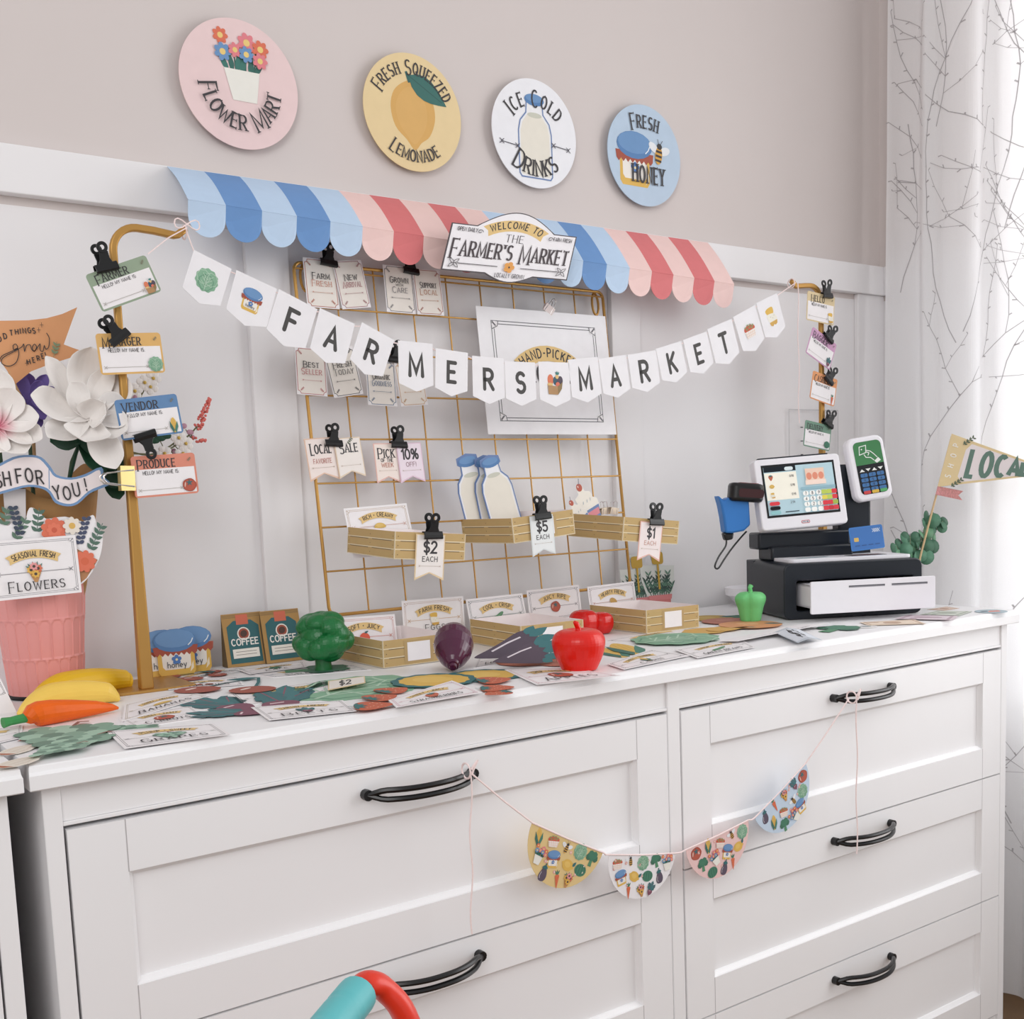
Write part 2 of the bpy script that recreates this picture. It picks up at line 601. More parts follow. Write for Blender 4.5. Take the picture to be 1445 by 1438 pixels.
def m_eggplant_long(a):
    a.poly(cs([(-2, -50), (3, -49), (14, -30), (26, -4), (32, 14), (24, 26), (0, 30), (-22, 24), (-26, 10), (-16, -12), (-8, -32)]), '#473748')
    a.line([(-2, -30), (-10, -8), (-14, 10)], 3, '#d9d0d6')
    for x, y, ang, l, w in ((-16, 18, 135, 20, 15), (-10, 20, 108, 28, 17), (3, 22, 88, 30, 18), (16, 20, 68, 28, 17), (22, 16, 40, 18, 15)):
        a.poly(leafp(x, y, l, w, ang), TEAL, up=(x == -16))


def m_lemon(a, leaf=True):
    a.poly(cs([(-46, 0), (-36, 10), (-26, 24), (0, 31), (26, 24), (36, 10), (46, 0), (36, -10), (26, -24), (0, -31), (-26, -24), (-36, -10)]), YEL)
    a.ell(-4, 3, 22, 16, '#e9c263')
    if leaf:
        a.poly(leafp(34, 8, 34, 18, 70), TEAL)


def m_cherry(a):
    a.line([(-26, -14), (-12, 16), (10, 44)], 3, TEAL)
    a.line([(24, -22), (18, 14), (10, 44)], 3, TEAL, up=False)
    a.poly(leafp(10, 44, 28, 12, 200), '#2b7377')
    for x, y in ((-26, -20), (24, -28)):
        a.ell(x, y, 20, 19, '#a54f3c', up=(x < 0))
        a.ell(x - 7, y + 4, 2.5, 7, '#f2ddd2', rot=-20)


def m_grapes(a):
    a.line([(0, 30), (2, 50), (12, 50)], 4, '#8b5a4f')
    r = 0
    for row, nn in enumerate((4, 5, 4, 3, 2, 1)):
        for i in range(nn):
            a.ell((i - (nn - 1) / 2) * 19, 28 - row * 15, 11.5, 11, ('#83a893', '#a3c6b0', '#678b79')[(row * 2 + i) % 3], up=(i == 0), n=14)


def m_broccoli(a):
    a.poly([(-9, 0), (9, 0), (12, -44), (-12, -44)], '#4c8a63')
    for x, y, r in ((-24, 4, 19), (24, 4, 19), (-12, 22, 20), (14, 22, 20), (0, 8, 20)):
        a.poly(blobp(r, r, 7, 0.08, x, x, y, 3), '#2f6a52' if r < 20 else '#37795d', up=(x == -24))


def m_melon(a):
    a.ell(0, 0, 42, 34, '#3c7f63')
    for x in (-24, -8, 8, 24):
        a.line([(x, -30 + abs(x) * .4), (x * 1.3, 0), (x, 30 - abs(x) * .4)], 3.5, '#1f5547', up=(x == -24))


def m_bee(a):
    a.ell(-20, 12, 20, 11, '#eceff2', rot=-25)
    a.ell(20, 12, 20, 11, '#eceff2', rot=25, up=False)
    a.ell(0, -4, 13, 24, '#d9a23c')
    for y in (6, -6, -18):
        a.line([(-11, y), (11, y)], 6, '#2c2523', up=(y == 6))
    a.ell(0, 20, 9, 8, '#2c2523')
    a.line([(-3, 26), (-9, 38)], 1.6, '#2c2523', up=False)
    a.line([(3, 26), (9, 38)], 1.6, '#2c2523', up=False)


def m_daisy(a, c1='#e88d93', c2='#f0cf7c', n=7):
    for k in range(n):
        a.ell(26 * cos(2 * pi * k / n), 26 * sin(2 * pi * k / n), 20, 14, c1, rot=360 * k / n, up=(k == 0), n=10)
    a.ell(0, 0, 16, 16, c2, n=12)


def m_pot(a, big=True):
    for k, x in enumerate((-22, -12, -2, 8, 18, 26)):
        a.line([(x * .8, -4), (x, 20 + (k % 3) * 8)], 2.4, '#275c52', up=(k == 0))
    for k, (x, ang) in enumerate(((-24, 120), (-16, 100), (-8, 84), (4, 95), (14, 78), (24, 60), (-2, 70), (20, 100))):
        a.poly(leafp(x * .9, -8, 28, 9, ang), '#25655a' if k % 2 else '#2f7468', up=(k < 2))
    a.poly([(-29, -4), (29, -4), (22, -50), (-17, -50)], '#f1efe6')
    for x, y, c, r in ((-32, 42, CORAL, 10), (10, 38, '#e58088', 12), (32, 32, CORAL, 11), (-30, 18, BLUE, 11), (-10, 24, '#e58088', 9), (8, 20, BLUE, 10), (30, 14, '#e58088', 10)):
        m_daisy(a.at(x, y, r / 36), c, '#f0cf7c')


def m_milk(a):
    out = [(-22, -50), (22, -50), (25, -46), (25, 4), (22, 16), (13, 26), (12, 38), (-12, 38), (-13, 26), (-22, 16), (-25, 4), (-25, -46)]
    a.poly(out, '#f4f4f6')
    a.poly([(-20, -47), (20, -47), (22, -44), (22, 3), (19, 14), (11, 24), (-11, 24), (-19, 14), (-22, 3), (-22, -44)], '#eee8da')
    a.ell(0, 24, 11, 3.2, '#cfcfc0')
    a.line(close(out), 1.6, '#6a85b6')
    a.ell(0, 42, 15, 7, '#4f7fb5')
    a.ell(0, 44, 13, 5, BLUE)


def m_basket(a, c='#b48a5a'):
    a.ell(-22, 14, 16, 22, '#e07b54')
    a.ell(2, 10, 11, 17, '#24556a')
    a.ell(26, 8, 16, 22, '#4c3f4f', rot=-15)
    for ang in (50, 75, 100, 125):
        a.poly(leafp(14, 32, 18, 6, ang), '#2f7d78', up=(ang == 50))
    a.ell(12, 26, 9, 8, '#e6c07a')
    a.ell(-26, -6, 14, 8, '#e6c07a')
    a.ell(14, -4, 11, 9, '#df7358')
    a.poly([(-38, -8), (14, -12), (14, -46), (-36, -44)], c)
    a.poly([(14, -12), (40, 6), (34, -22), (14, -46)], '#8f7648')


def m_cheese(a):
    a.poly(cs([(-36, 34), (-20, 44), (14, 46), (22, 34), (16, 14), (-24, 16)]), '#e5b94e')
    a.poly(cs([(-30, 16), (18, 14), (30, 0), (34, -18), (-16, -22), (-30, -8)]), '#f3efe2')
    a.poly([(-24, -22), (34, -20), (30, -36), (16, -42), (6, -36), (-6, -44), (-20, -36)], '#d9ab4f')
    for x, y in ((-8, 2), (6, -6), (18, 4)):
        a.ell(x, y, 2, 2, '#9fa596', up=(x == -8), n=8)


def m_berries(a):
    for x, y in ((-24, 6), (-8, 12), (10, 10), (26, 4), (-16, -4), (2, 0), (18, -4)):
        a.ell(x, y, 13, 12, '#cf5a3f', up=(x == -24), n=12)
        for g in (50, 90, 130):
            a.poly(leafp(x, y + 6, 13, 4, g), '#8b9a62', up=(x == -24 and g == 50))
    a.poly([(-36, -2), (36, -2), (28, -34), (-28, -34)], '#f7efe8')
    for x in (-24, -12, 0, 12, 24):
        a.line([(x * 1.2, -2), (x, -34)], 2, '#f0cdbb', up=(x == -24))
    for y in (-12, -23):
        a.line([(-33, y), (33, y)], 2, '#f0cdbb', up=False)


def m_sunny(a):
    a.poly(blobp(48, 47, 12, 0.035), '#24696d')
    a.poly(blobp(40, 38, 14, 0.03), YEL)
    a.ell(-4, 3, 24, 20, '#e9c263')


def m_potato(a):
    a.ell(0, 0, 40, 27, '#c59a4e', rot=-35)
    for x, y in ((-12, 4), (8, -8), (14, 6)):
        a.ell(x, y, 1.6, 1.6, '#8f6b31', up=(x == -12), n=6)


def m_cucumber(a):
    a.poly(cs([(-46, -18), (-30, -26), (0, -18), (30, 0), (46, 20), (40, 28), (20, 24), (-10, 8), (-36, -2)]), '#5b9067')
    a.line([(-34, -12), (-4, -4), (36, 20)], 3, '#7fae86')


def m_peach(a):
    a.ell(0, -4, 38, 36, '#e0593a')
    a.poly(leafp(0, 28, 34, 14, 25), '#2f666b')


def m_bouquet(a):
    a.poly([(-26, 4), (26, 8), (6, -40), (-6, -40)], '#c58f55')
    for g in (50, 75, 100, 125, 140):
        a.poly(leafp(0, 0, 48, 12, g), '#4b7a6c', up=(g == 50))
    for x, y, c in ((-16, 12, '#e5b44f'), (12, 16, '#d9714f'), (0, -6, '#e5b44f'), (-4, 26, '#e89a9a')):
        m_daisy(a.at(x, y, 0.38), c, '#4a3a30')


def m_butter(a):
    a.poly(cs([(-40, -12), (-30, 14), (4, 22), (36, 10), (40, -12)]), '#d9b253')
    a.ell(-2, 6, 30, 14, '#e3c06c')


def sprig(a, c='#6d6a58', n=4):
    a.line([(-10, -10), (10, 12)], 2, c)
    for i in range(n):
        t = -8 + 6 * i
        a.poly(leafp(t, t, 9, 4.5, 95), c, up=False)
        a.poly(leafp(t, t, 9, 4.5, -5), c, up=False)


def arrow(a, x0, x1, y, c, w=0.7, y1=None):
    y1 = y if y1 is None else y1
    a.line([(x0, y), (x1, y1)], w, c)
    for x, yy, d in ((x0, y, -1), (x1, y1, 1)):
        a.line([(x - d * 3, yy + 2.2), (x, yy), (x - d * 3, yy - 2.2)], w, c, up=False)
        a.line([(x + d * 2, yy + 2.2), (x - d, yy), (x + d * 2, yy - 2.2)], w, c, up=False)


def ribbon(a, x, y, w, h, R, col=GOLDB):
    """arched ribbon with swallow tails"""
    n = 10
    A = w / 2 / R
    up = [(x + (R + h / 2) * sin(A * (2 * i / n - 1)), y + (R + h / 2) * cos(A * (2 * i / n - 1)) - R) for i in range(n + 1)]
    dn = [(x + (R - h / 2) * sin(A * (2 * i / n - 1)), y + (R - h / 2) * cos(A * (2 * i / n - 1)) - R) for i in range(n, -1, -1)]
    m1 = (x + (R) * sin(A * .93), y + R * cos(A * .93) - R)
    m0 = (x - (R) * sin(A * .93), y + R * cos(A * .93) - R)
    a.poly(up + [m1] + dn + [m0], col)


def border(a, w, h, c, ins=3.5, corner=True, lw=0.5):
    for k in (0, 1.8):
        a.line(close(rect(w - 2 * ins - 2 * k, h - 2 * ins - 2 * k)), lw, c, up=(k == 0))
    if corner:
        for sx in (-1, 1):
            for sy in (-1, 1):
                X, Y = sx * (w / 2 - ins), sy * (h / 2 - ins)
                a.ell(X - sx * 2.4, Y - sy * 2.4, 2.4, 2.4, PAPER, n=10)
                a.line([(X - sx * 5, Y), (X - sx * 4.2, Y - sy * 3), (X, Y - sy * 5)], lw, c, up=False)
                a.line([(X - sx * .6, Y - sy * .6), (X - sx * 3, Y - sy * 3)], lw * 2, c, up=False)


def produce_sign(a, w, h, top, name, motif, bc='#8a8688', arrowc=None, base=True):
    """white market sign: double border, gold ribbon with small words, arrow, motif, name below"""
    if base:
        a.slab(rect(w, h), PAPER)
    border(a, w, h, bc)
    arrow(a, -w * .41, w * .41, -h * .07, arrowc or bc, 0.6)
    bt = max(h * .145, 9)
    ribbon(a, 0, h * .24, w * .60, bt, w * .62)
    a.text(top, 0, h * .24 - bt * .31, bt * .64, INK, wt=0.17, sx=0.85, arc=w * .62, fit=w * .46)
    motif(a.at(0, -h * .08, h * .37 / 90))
    if name:
        a.text(name, 0, -h * .37, h * .14, INK, serif=True, wt=0.17, sx=0.95, fit=w * .62, caps=True, gap=0.3)


def badge(a, w, h, title, col, motif, dark=INK):
    a.slab(rect(w, h, 0, 0, 5), col)
    a.poly([(-w / 2 + 3, -h / 2 + 3), (w / 2 - 3, -h / 2 + 3), (w / 2 - 3, h * .17), (-w / 2 + 3, h * .17)], PAPER)
    a.text(title, -w * .12, h * .2, h * .19, dark, serif=True, wt=0.18, sx=0.66, fit=w * .58, caps=True, cap1=1.35, gap=0.26, drop=0.3)
    a.text('HELLO! MY NAME IS:', -w * .06, h * .04, h * .085, dark, wt=0.14, sx=0.75, fit=w * .56)
    arrow(a, -w * .42, w * .24, -h * .33, '#b9b3ad', 0.7)
    sprig(a.at(w * .40, h * .35, 0.26), '#7d7862', 3)
    motif(a.at(w * .36, -h * .28, h * .36 / 90))


def tagcard(a, w, h, l1, l2, bc, c1=INK, c2=None, l0=None):
    c2 = c2 or bc
    a.slab(rect(w, h), PAPER)
    q = 9
    o = []
    for cx, cy, s0 in ((w / 2 - 4, h / 2 - 4, 0), (-w / 2 + 4, h / 2 - 4, 1), (-w / 2 + 4, -h / 2 + 4, 2), (w / 2 - 4, -h / 2 + 4, 3)):
        for i in range(5):
            t = radians(270 + 90 * s0 - 90 * i / 4) if False else radians({0: 270, 1: 360, 2: 90, 3: 180}[s0] - 90 * i / 4)
            o.append((cx + q * cos(t), cy + q * sin(t)))
    a.poly(o, CREAM)
    a.line(close(o), 1.7, bc)
    for sx in (-1, 1):
        for sy in (-1, 1):
            sprig(a.at(sx * (w / 2 - 17), sy * (h / 2 - 17), 0.42, 0 if sx * sy > 0 else 90), bc)
    if l0:
        a.text(l1, 0, h * .14, h * .1, c1, serif=True, wt=0.19, sx=0.8, fit=w * .62, caps=True)
        a.text(l0, 0, h * .06, h * .055, c1, wt=0.17, fit=w * .35)
        a.text(l2, 0, -h * .07, h * .1, c2, serif=True, wt=0.15, sx=0.8, fit=w * .55, caps=True)
    else:
        a.text(l1, 0, h * .09, h * .1, c1, serif=True, wt=0.19, sx=0.8, fit=w * .6, caps=True)
        a.text(l2, 0, -h * .06, h * .1, c2, serif=True, wt=0.15, sx=0.8, fit=w * .66, caps=True)
    arrow(a, -w * .3, w * .3, -h * .19, c2, 0.9)


def pricetag(a, w, h, l1, l2, edge, field, c1=INK, c2=INK, l3=None, serif=False):
    """swallow-tailed hang tag"""
    out = [(-w / 2, h / 2), (-w / 2, -h / 2), (0, -h / 2 + w * .22), (w / 2, -h / 2), (w / 2, h / 2)]
    a.slab(out, edge)
    e = 3.5
    a.poly([(-w / 2 + e, h / 2 - e), (-w / 2 + e, -h / 2 + e * 2.2), (0, -h / 2 + w * .22 + e), (w / 2 - e, -h / 2 + e * 2.2), (w / 2 - e, h / 2 - e)], field)
    a.text(l1, 0, h * .1 if not serif else h * .14, h * .24 if not serif else h * .2, c1, serif=serif, wt=0.2, sx=0.72, fit=w * .68, caps=serif, gap=0.22)
    if l3:
        a.text(l3[0], 0, h * .03, h * .085, c1, wt=0.17, fit=w * .5)
        a.text(l3[1], 0, -h * .1, h * .1, c2, wt=0.15, fit=w * .55)
    else:
        a.text(l2, 0, -h * .09, h * .105, c2, wt=0.15, sx=0.85, fit=w * .6)
    arrow(a, -w * .36, w * .36, -h * .19, '#b8a494', 0.8)

# ------------------------------------------------------------------ the setting
FLOOR = -0.81
XC = 1.903
wallm = M('#d3cac7', 0.75, var=0.015, scale=7, bump=0.05)
trimm = M('#ebe9ea', 0.45, var=0.012, scale=6)


def struct(name, mb, **k):
    return obj(name, mb, kind='structure', **k)


struct('wall_back', MB().box((-1.8, 0, 0.62), (XC, 0.1, 1.9), wallm).box((-1.8, 0, FLOOR), (XC, 0.1, 0.62), trimm))
# right wall with a window opening
WY0, WY1, WZ0, WZ1 = -0.30, -2.1, -0.28, 1.45
mb = MB()
for (ya, yb, za, zb) in ((0.1, WY0, FLOOR, 1.9), (WY1, -2.9, FLOOR, 1.9), (WY0, WY1, FLOOR, WZ0), (WY0, WY1, WZ1, 1.9)):
    for z0, z1, m in ((za, min(zb, 0.62), trimm), (max(za, 0.62), zb, wallm)):
        if z1 > z0:
            mb.box((XC, yb, z0), (XC + 0.1, ya, z1), m)
struct('wall_right', mb)
struct('floor', MB().box((-1.8, -2.9, FLOOR - 0.05), (XC, 0, FLOOR), M('#7d6247', 0.5, var=0.25, scale=14)))
mb = MB().box((-1.8, -0.019, 0.6305), (XC, 0, 0.6905), trimm)
struct('trim_1', mb, bev=0.0015)
struct('trim_2', MB().box((XC - 0.012, WY0 + 0.02, 0.6305), (XC, -0.019, 0.6905), trimm), bev=0.0015)
for i, (x0, x1) in enumerate(((0.441, 0.508), (1.124, 1.192), (1.815, 1.903))):
    struct('trim_%d' % (3 + i), MB().box((x0, -0.011, FLOOR), (x1, 0, 0.6305), trimm), bev=0.0015)
struct('baseboard_back', MB().box((-1.8, -0.014, FLOOR), (XC, 0, FLOOR + 0.11), trimm), bev=0.002)
# window: frame bars and a clear pane in the opening
mb = MB()
for (ya, yb, za, zb) in ((WY0, WY0 - 0.05, WZ0, WZ1), (WY1 + 0.05, WY1, WZ0, WZ1), (WY0, WY1, WZ0, WZ0 + 0.05), (WY0, WY1, WZ1 - 0.05, WZ1), (-1.14, -1.18, WZ0, WZ1)):
    mb.box((XC + 0.03, yb, za), (XC + 0.075, ya, zb), trimm)
wf = struct('window_1', mb, bev=0.003)
pm = bpy.data.materials.new('window_glass')
pm.use_nodes = True
nt = pm.node_tree
nt.nodes.clear()
o_, tr, gl, mx = (nt.nodes.new(t) for t in ('ShaderNodeOutputMaterial', 'ShaderNodeBsdfTransparent', 'ShaderNodeBsdfGlossy', 'ShaderNodeMixShader'))
gl.inputs['Roughness'].default_value = 0.02
mx.inputs[0].default_value = 0.05
nt.links.new(tr.outputs[0], mx.inputs[1])
nt.links.new(gl.outputs[0], mx.inputs[2])
nt.links.new(mx.outputs[0], o_.inputs[0])
p = obj('pane', MB().box((XC + 0.05, WY1, WZ0), (XC + 0.054, WY0, WZ1), pm), wf)
# sheer curtain with printed twigs
cm = bpy.data.materials.new('sheer_cloth')
cm.use_nodes = True
nt = cm.node_tree
nt.nodes.clear()
o_ = nt.nodes.new('ShaderNodeOutputMaterial')
d_, t_, x_, m1, m2 = (nt.nodes.new(t) for t in ('ShaderNodeBsdfDiffuse', 'ShaderNodeBsdfTranslucent', 'ShaderNodeBsdfTransparent', 'ShaderNodeMixShader', 'ShaderNodeMixShader'))
wv = nt.nodes.new('ShaderNodeTexNoise')
wv.inputs['Scale'].default_value = 500
tc = nt.nodes.new('ShaderNodeTexCoord')
nt.links.new(tc.outputs['Object'], wv.inputs['Vector'])
mr = nt.nodes.new('ShaderNodeMapRange')
mr.inputs[3].default_value, mr.inputs[4].default_value = 0.02, 0.07
nt.links.new(wv.outputs['Fac'], mr.inputs[0])
d_.inputs[0].default_value = (0.96, 0.955, 0.96, 1)
t_.inputs[0].default_value = (0.95, 0.95, 0.96, 1)
m1.inputs[0].default_value = 0.38
nt.links.new(d_.outputs[0], m1.inputs[1])
nt.links.new(t_.outputs[0], m1.inputs[2])
nt.links.new(mr.outputs[0], m2.inputs[0])
nt.links.new(m1.outputs[0], m2.inputs[1])
nt.links.new(x_.outputs[0], m2.inputs[2])
nt.links.new(m2.outputs[0], o_.inputs[0])


def curt(u, z):
    """u = arc position from the corner along the wall"""
    w = 0.5 + 0.5 * max(-1, min(1, (0.5 - z)))
    x = 1.845 - 0.05 * max(0, min(1, (0.9 - z) / 1.7)) + 0.012 * sin(u * 47 + 0.6 * sin(z * 1.3)) + 0.004 * sin(u * 101 + 1 + z * .8)
    y = -0.070 - 0.006 * cos(z * 3.4) - u + 0.010 * sin(u * 47 + 1.6)
    return V((x, y, z))


mb = MB()
NU, NZ = 150, 26
vs, fs = [], []
for j in range(NZ + 1):
    for i in range(NU + 1):
        vs.append(curt(0.62 * i / NU, FLOOR + 0.012 + (2.6) * j / NZ))
for j in range(NZ):
    for i in range(NU):
        a = j * (NU + 1) + i
        fs.append((a, a + 1, a + NU + 2, a + NU + 1))
mb.add(vs, fs, cm)
rng = random.Random(11)
ct = Art(mb, lambda u, z, h: curt(u, z) + V((-h, 0, 0)), 0)
ct.L = [1]
ct.inc = [0]
ct.step = 0.0012
TW = bpy.data.materials.new('twig_print')
TW.use_nodes = True
nt = TW.node_tree
nt.nodes.clear()
o_, d_, t_, m1 = (nt.nodes.new(t) for t in ('ShaderNodeOutputMaterial', 'ShaderNodeBsdfDiffuse', 'ShaderNodeBsdfTranslucent', 'ShaderNodeMixShader'))
d_.inputs[0].default_value = (0.52, 0.50, 0.51, 1)
t_.inputs[0].default_value = (0.56, 0.54, 0.55, 1)
m1.inputs[0].default_value = 0.5
nt.links.new(d_.outputs[0], m1.inputs[1])
nt.links.new(t_.outputs[0], m1.inputs[2])
nt.links.new(m1.outputs[0], o_.inputs[0])


def twig(u, z, a, l, w, dep):
    pts = [(u, z)]
    n = max(3, int(l / 0.03))
    if not 0.006 < u < 0.61:
        return
    for i in range(n):
        a += rng.uniform(-0.16, 0.16)
        u += sin(a) * l / n
        z += cos(a) * l / n
        if not 0.004 < u < 0.615:
            break
        pts.append((u, z))
        if dep < 2 and i and rng.random() < 0.22 and l > 0.08:
            twig(u, z, a + rng.choice((-1, 1)) * rng.uniform(0.5, 1.0), l * rng.uniform(0.35, 0.6), w * .75, dep + 1)
        if rng.random() < (0.45 if dep == 0 else 0.85):
            s = rng.choice((-1, 1))
            b = a + s * 0.9
            k = rng.uniform(0.004, 0.008)
            ct.line([(u, z), (u + sin(b) * k, z + cos(b) * k)], w * 1.7, TW, up=False)
    if len(pts) > 1:
        ct.line(pts, w, TW, up=False)


for (u, z, a, l) in ((0.03, 0.62, 0.2, 0.34), (0.16, 0.50, -0.25, 0.75), (0.17, 0.52, 0.42, 0.8), (0.28, -0.05, 0.35, 0.6), (0.1, -0.1, -0.1, 0.55), (0.32, 0.95, -.3, 0.5), (0.06, 0.02, -0.2, 0.35), (0.22, -0.78, 0.3, 0.55), (0.3, -0.45, -0.3, 0.4),
                     (0.36, 0.25, 0.2, 0.6), (0.12, 0.93, 0.2, 0.5), (0.45, 0.6, -.2, .6), (0.42, -0.7, 0.1, 0.6), (0.22, 0.28, 0.2, 0.45), (0.08, 0.2, 0.15, 0.4), (0.27, 0.7, 0.25, 0.4)):
    twig(u, z, a, l, 0.0016, 0)
obj('curtain', mb, label='sheer white curtain printed with grey twigs beside the dresser', cat='curtain', fixn=False, smooth=3.0)

# ------------------------------------------------------------------ dressers
wp = WHITEP()
FY = -0.485


def front(mb, x0, x1, z0, z1, y, m):
    """shaker drawer front with a moulded recess"""
    t = 0.018
    bx, bz = 0.0535, 0.0518
    mb.box((x0, y + 0.012, z0), (x1, y + t, z1), m)
    rings = [(0, 0, 0), (bx, bz, 0), (bx + .0005, bz + .0005, 0.003), (bx + 0.005, bz + 0.005, 0.007), (bx + .0055, bz + .0055, 0.009)]
    vs, fs = [], []
    for ax, az, d in rings:
        vs += [(x0 + ax, y + d, z0 + az), (x1 - ax, y + d, z0 + az), (x1 - ax, y + d, z1 - az), (x0 + ax, y + d, z1 - az)]
    for r in range(len(rings) - 1):
        for k in range(4):
            q = (k + 1) % 4
            fs.append((r * 4 + k, r * 4 + q, r * 4 + 4 + q, r * 4 + 4 + k))
    b = len(vs) - 4
    fs.append((b, b + 1, b + 2, b + 3))
    mb.add(vs, fs, m)
    # outer rim and fine joint grooves of stile and rail
    mb.add([(x0, y, z0), (x1, y, z0), (x1, y, z1), (x0, y, z1), (x0, y + .013, z0), (x1, y + .013, z0), (x1, y + .013, z1), (x0, y + .013, z1)], [(0, 1, 5, 4), (1, 2, 6, 5), (2, 3, 7, 6), (3, 0, 4, 7)], m)
    g = M('#b9b4b6', 0.6)
    for x in (x0 + bx, x1 - bx):
        for za, zb in ((z0, z0 + bz), (z1 - bz, z1)):
            mb.add([(x - .0005, y - .0001, za), (x + .0005, y - .0001, za), (x + .0005, y - .0001, zb), (x - .0005, y - .0001, zb)], [(0, 1, 2, 3)], g)
    return mb


def handle(parent, xc, z, y):
    """bowed black pull made of two rods meeting at the ends"""
    m = BLACKM()
    mb = MB()
    L = 0.069
    for s in (-1, 1):
        pts = []
        for i in range(25):
            t = -1 + 2 * i / 24
            bow = 0.028 * (1 - abs(t) ** 2.4)
            spread = 0.0052 * min(1, (1 - abs(t)) * 5)
            pts.append((xc + L * t, y - 0.006 - bow, z + s * spread))
        mb.tube(pts, 0.0034, m, 8)
    for t in (-1, 1):
        mb.tube([(xc + L * t, y + 0.001, z), (xc + L * t, y - 0.009, z)], 0.0062, m, 12)
    return obj('handle', mb, parent, smooth=True)


def dresser(label, full=True):
    d = thing('dresser', label, 'dresser', (0, 0, FLOOR))
    dz = V((0, 0, FLOOR))

    def part(name, mb, **k):
        mb.v = [tuple(V(p) - dz) for p in mb.v]
        return obj(name, mb, d, **k)
    # top with a stepped front edge
    prof = [(-0.498, -0.0228), (-0.5, -0.0215), (-0.5, -0.0085), (-0.4985, -0.0075), (-0.4965, -0.0055), (-0.4955, -0.001), (-0.4935, 0), (-0.012, 0), (-0.012, -0.0228)]
    mb = MB()
    e = [min(0.005, max(0, (p[0] + 0.5))) for p in prof]
    n = len(prof)
    ins = [0.0005, 0, 0, 0.0004, 0.0008, 0.0012, 0.0022, 0.0022, 0.0005]
    vs = [(ins[i], prof[i][0], prof[i][1]) for i in range(n)] + [(1.61 - ins[i], prof[i][0], prof[i][1]) for i in range(n)]
    mb.add(vs, [tuple(range(n))[::-1], tuple(range(n, 2 * n))] + [(i, (i + 1) % n, n + (i + 1) % n, n + i) for i in range(n)], wp)
    part('tabletop', mb)
    mb = MB()
    for x0, x1 in ((0.012, 0.0288), (1.5812, 1.598)):
        mb.box((x0, FY, FLOOR), (x1, -0.015, -0.0229), wp)
    mb.box((0.0288, -0.03, FLOOR + .1), (1.5812, -0.02, -0.0229), wp)
    mb.box((0.0288, FY + 0.004, -0.775), (1.5812, FY + 0.03, -0.733), wp)
    mb.box((0.7942, FY, -0.775), (0.8158, -0.03, -0.0229), wp)
    part('carcass', mb, bev=0.001)
    mb = MB()
    for x0, x1 in ((0.0288, 0.7942), (0.8158, 1.5812)):
        mb.box((x0, FY + 0.003, -0.0595), (x1, FY + 0.022, -0.0229), wp)
        mb.box((x0, FY + 0.001, -0.0635), (x1, FY + 0.022, -0.0595), wp)
    part('apron', mb, bev=0.0008)
    for c, (x0, x1) in enumerate(((0.0313, 0.7917), (0.8183, 1.5787))):
        for r in range(3):
            z1 = -0.0675 - 0.2208 * r
            dr = part('drawer', front(MB(), x0, x1, z1 - 0.2183, z1, FY - 0.0005, wp).box((x0 + .012, FY + .03, z1 - .2), (x1 - .012, FY + .4, z1 - .03), wp))
            if full or c == 1:
                hz = z1 - 0.0238
                for xc in ((0.411,) if c == 0 else (1.198,)):
                    h = handle(dr, xc, hz, FY - 0.0005)
                    for v in h.data.vertices:
                        v.co -= dz
    return d


dresser('long white six-drawer dresser with black bow handles under the market display')
d2 = dresser('white dresser cut off at the left edge of the photo', False)
d2.location = (-1.6150, 0, FLOOR)

# ------------------------------------------------------------------ round signs on the wall
def disc_art(name, c, r, col, label, tilt=0):
    mb = MB()
    fr = frame(c, (cos(tilt), 0, sin(tilt)), (-sin(tilt), 0, cos(tilt)))
    fr = Matrix.Translation((0, 0, 0)) @ fr
    a = Art(mb, planar(fr, r / 50))
    a.slab([(50 * cos(2 * pi * i / 72), 50 * sin(2 * pi * i / 72)) for i in range(72)], col, 0.0015)
    return mb, a, lambda: obj(name, mb, label=label, cat='wall sign', group='round market signs on the wall', fixn=False)


# paper discs stand a little off the wall on foam dots
mb, a, done = disc_art('round_sign', (0.449, -0.012, 0.818), 0.0875, '#efd3d2', 'round pink wall sign with a potted flower picture reading Flower Mart')
m_pot(a.at(2, 13, 0.52))
a.text('Flower Mart', 0, -36, 11.5, INK, serif=True, wt=0.17, sx=0.85, arc=-34, caps=True, gap=0.3)
done()
mb, a, done = disc_art('round_sign', (0.731, -0.012, 0.825), 0.0875, '#ecd3a0', 'round yellow wall sign with a big lemon reading Fresh Squeezed Lemonade')
a.poly(cs([(0, -32), (-8, -24), (-19, -14), (-23, 2), (-19, 16), (-8, 25), (2, 27), (14, 22), (21, 10), (22, -4), (16, -18), (7, -25)]), '#dcab5c')
a.poly(cs([(0, -27), (-8, -20), (-15, -11), (-18, 2), (-14, 13), (-5, 21), (4, 20), (12, 11), (14, -4), (9, -17)]), '#dfb064')
a.line([(-3, 25), (-6, 34)], 2.6, '#245f5c')
a.poly(leafp(-4, 31, 44, 20, -28), '#2b6a62')
a.line([(-4, 31), (30, 13)], 0.7, '#1f534e')
a.text('Fresh Squeezed', 0, 33, 9.5, INK, serif=True, wt=0.17, sx=0.72, arc=36, caps=True, gap=0.24)
a.text('Lemonade', 0, -42, 9.5, INK, serif=True, wt=0.17, sx=0.8, arc=-42, caps=True, gap=0.3)
done()
mb, a, done = disc_art('round_sign', (0.966, -0.012, 0.829), 0.0875, '#f4f4f8', 'round white wall sign with a milk bottle reading Ice Cold Drinks')
m_milk(a.at(0, -2, 0.78))
a.text('Ice Cold', 0, 26, 12, INK, serif=True, wt=0.17, sx=0.75, arc=34, caps=True, gap=0.3)
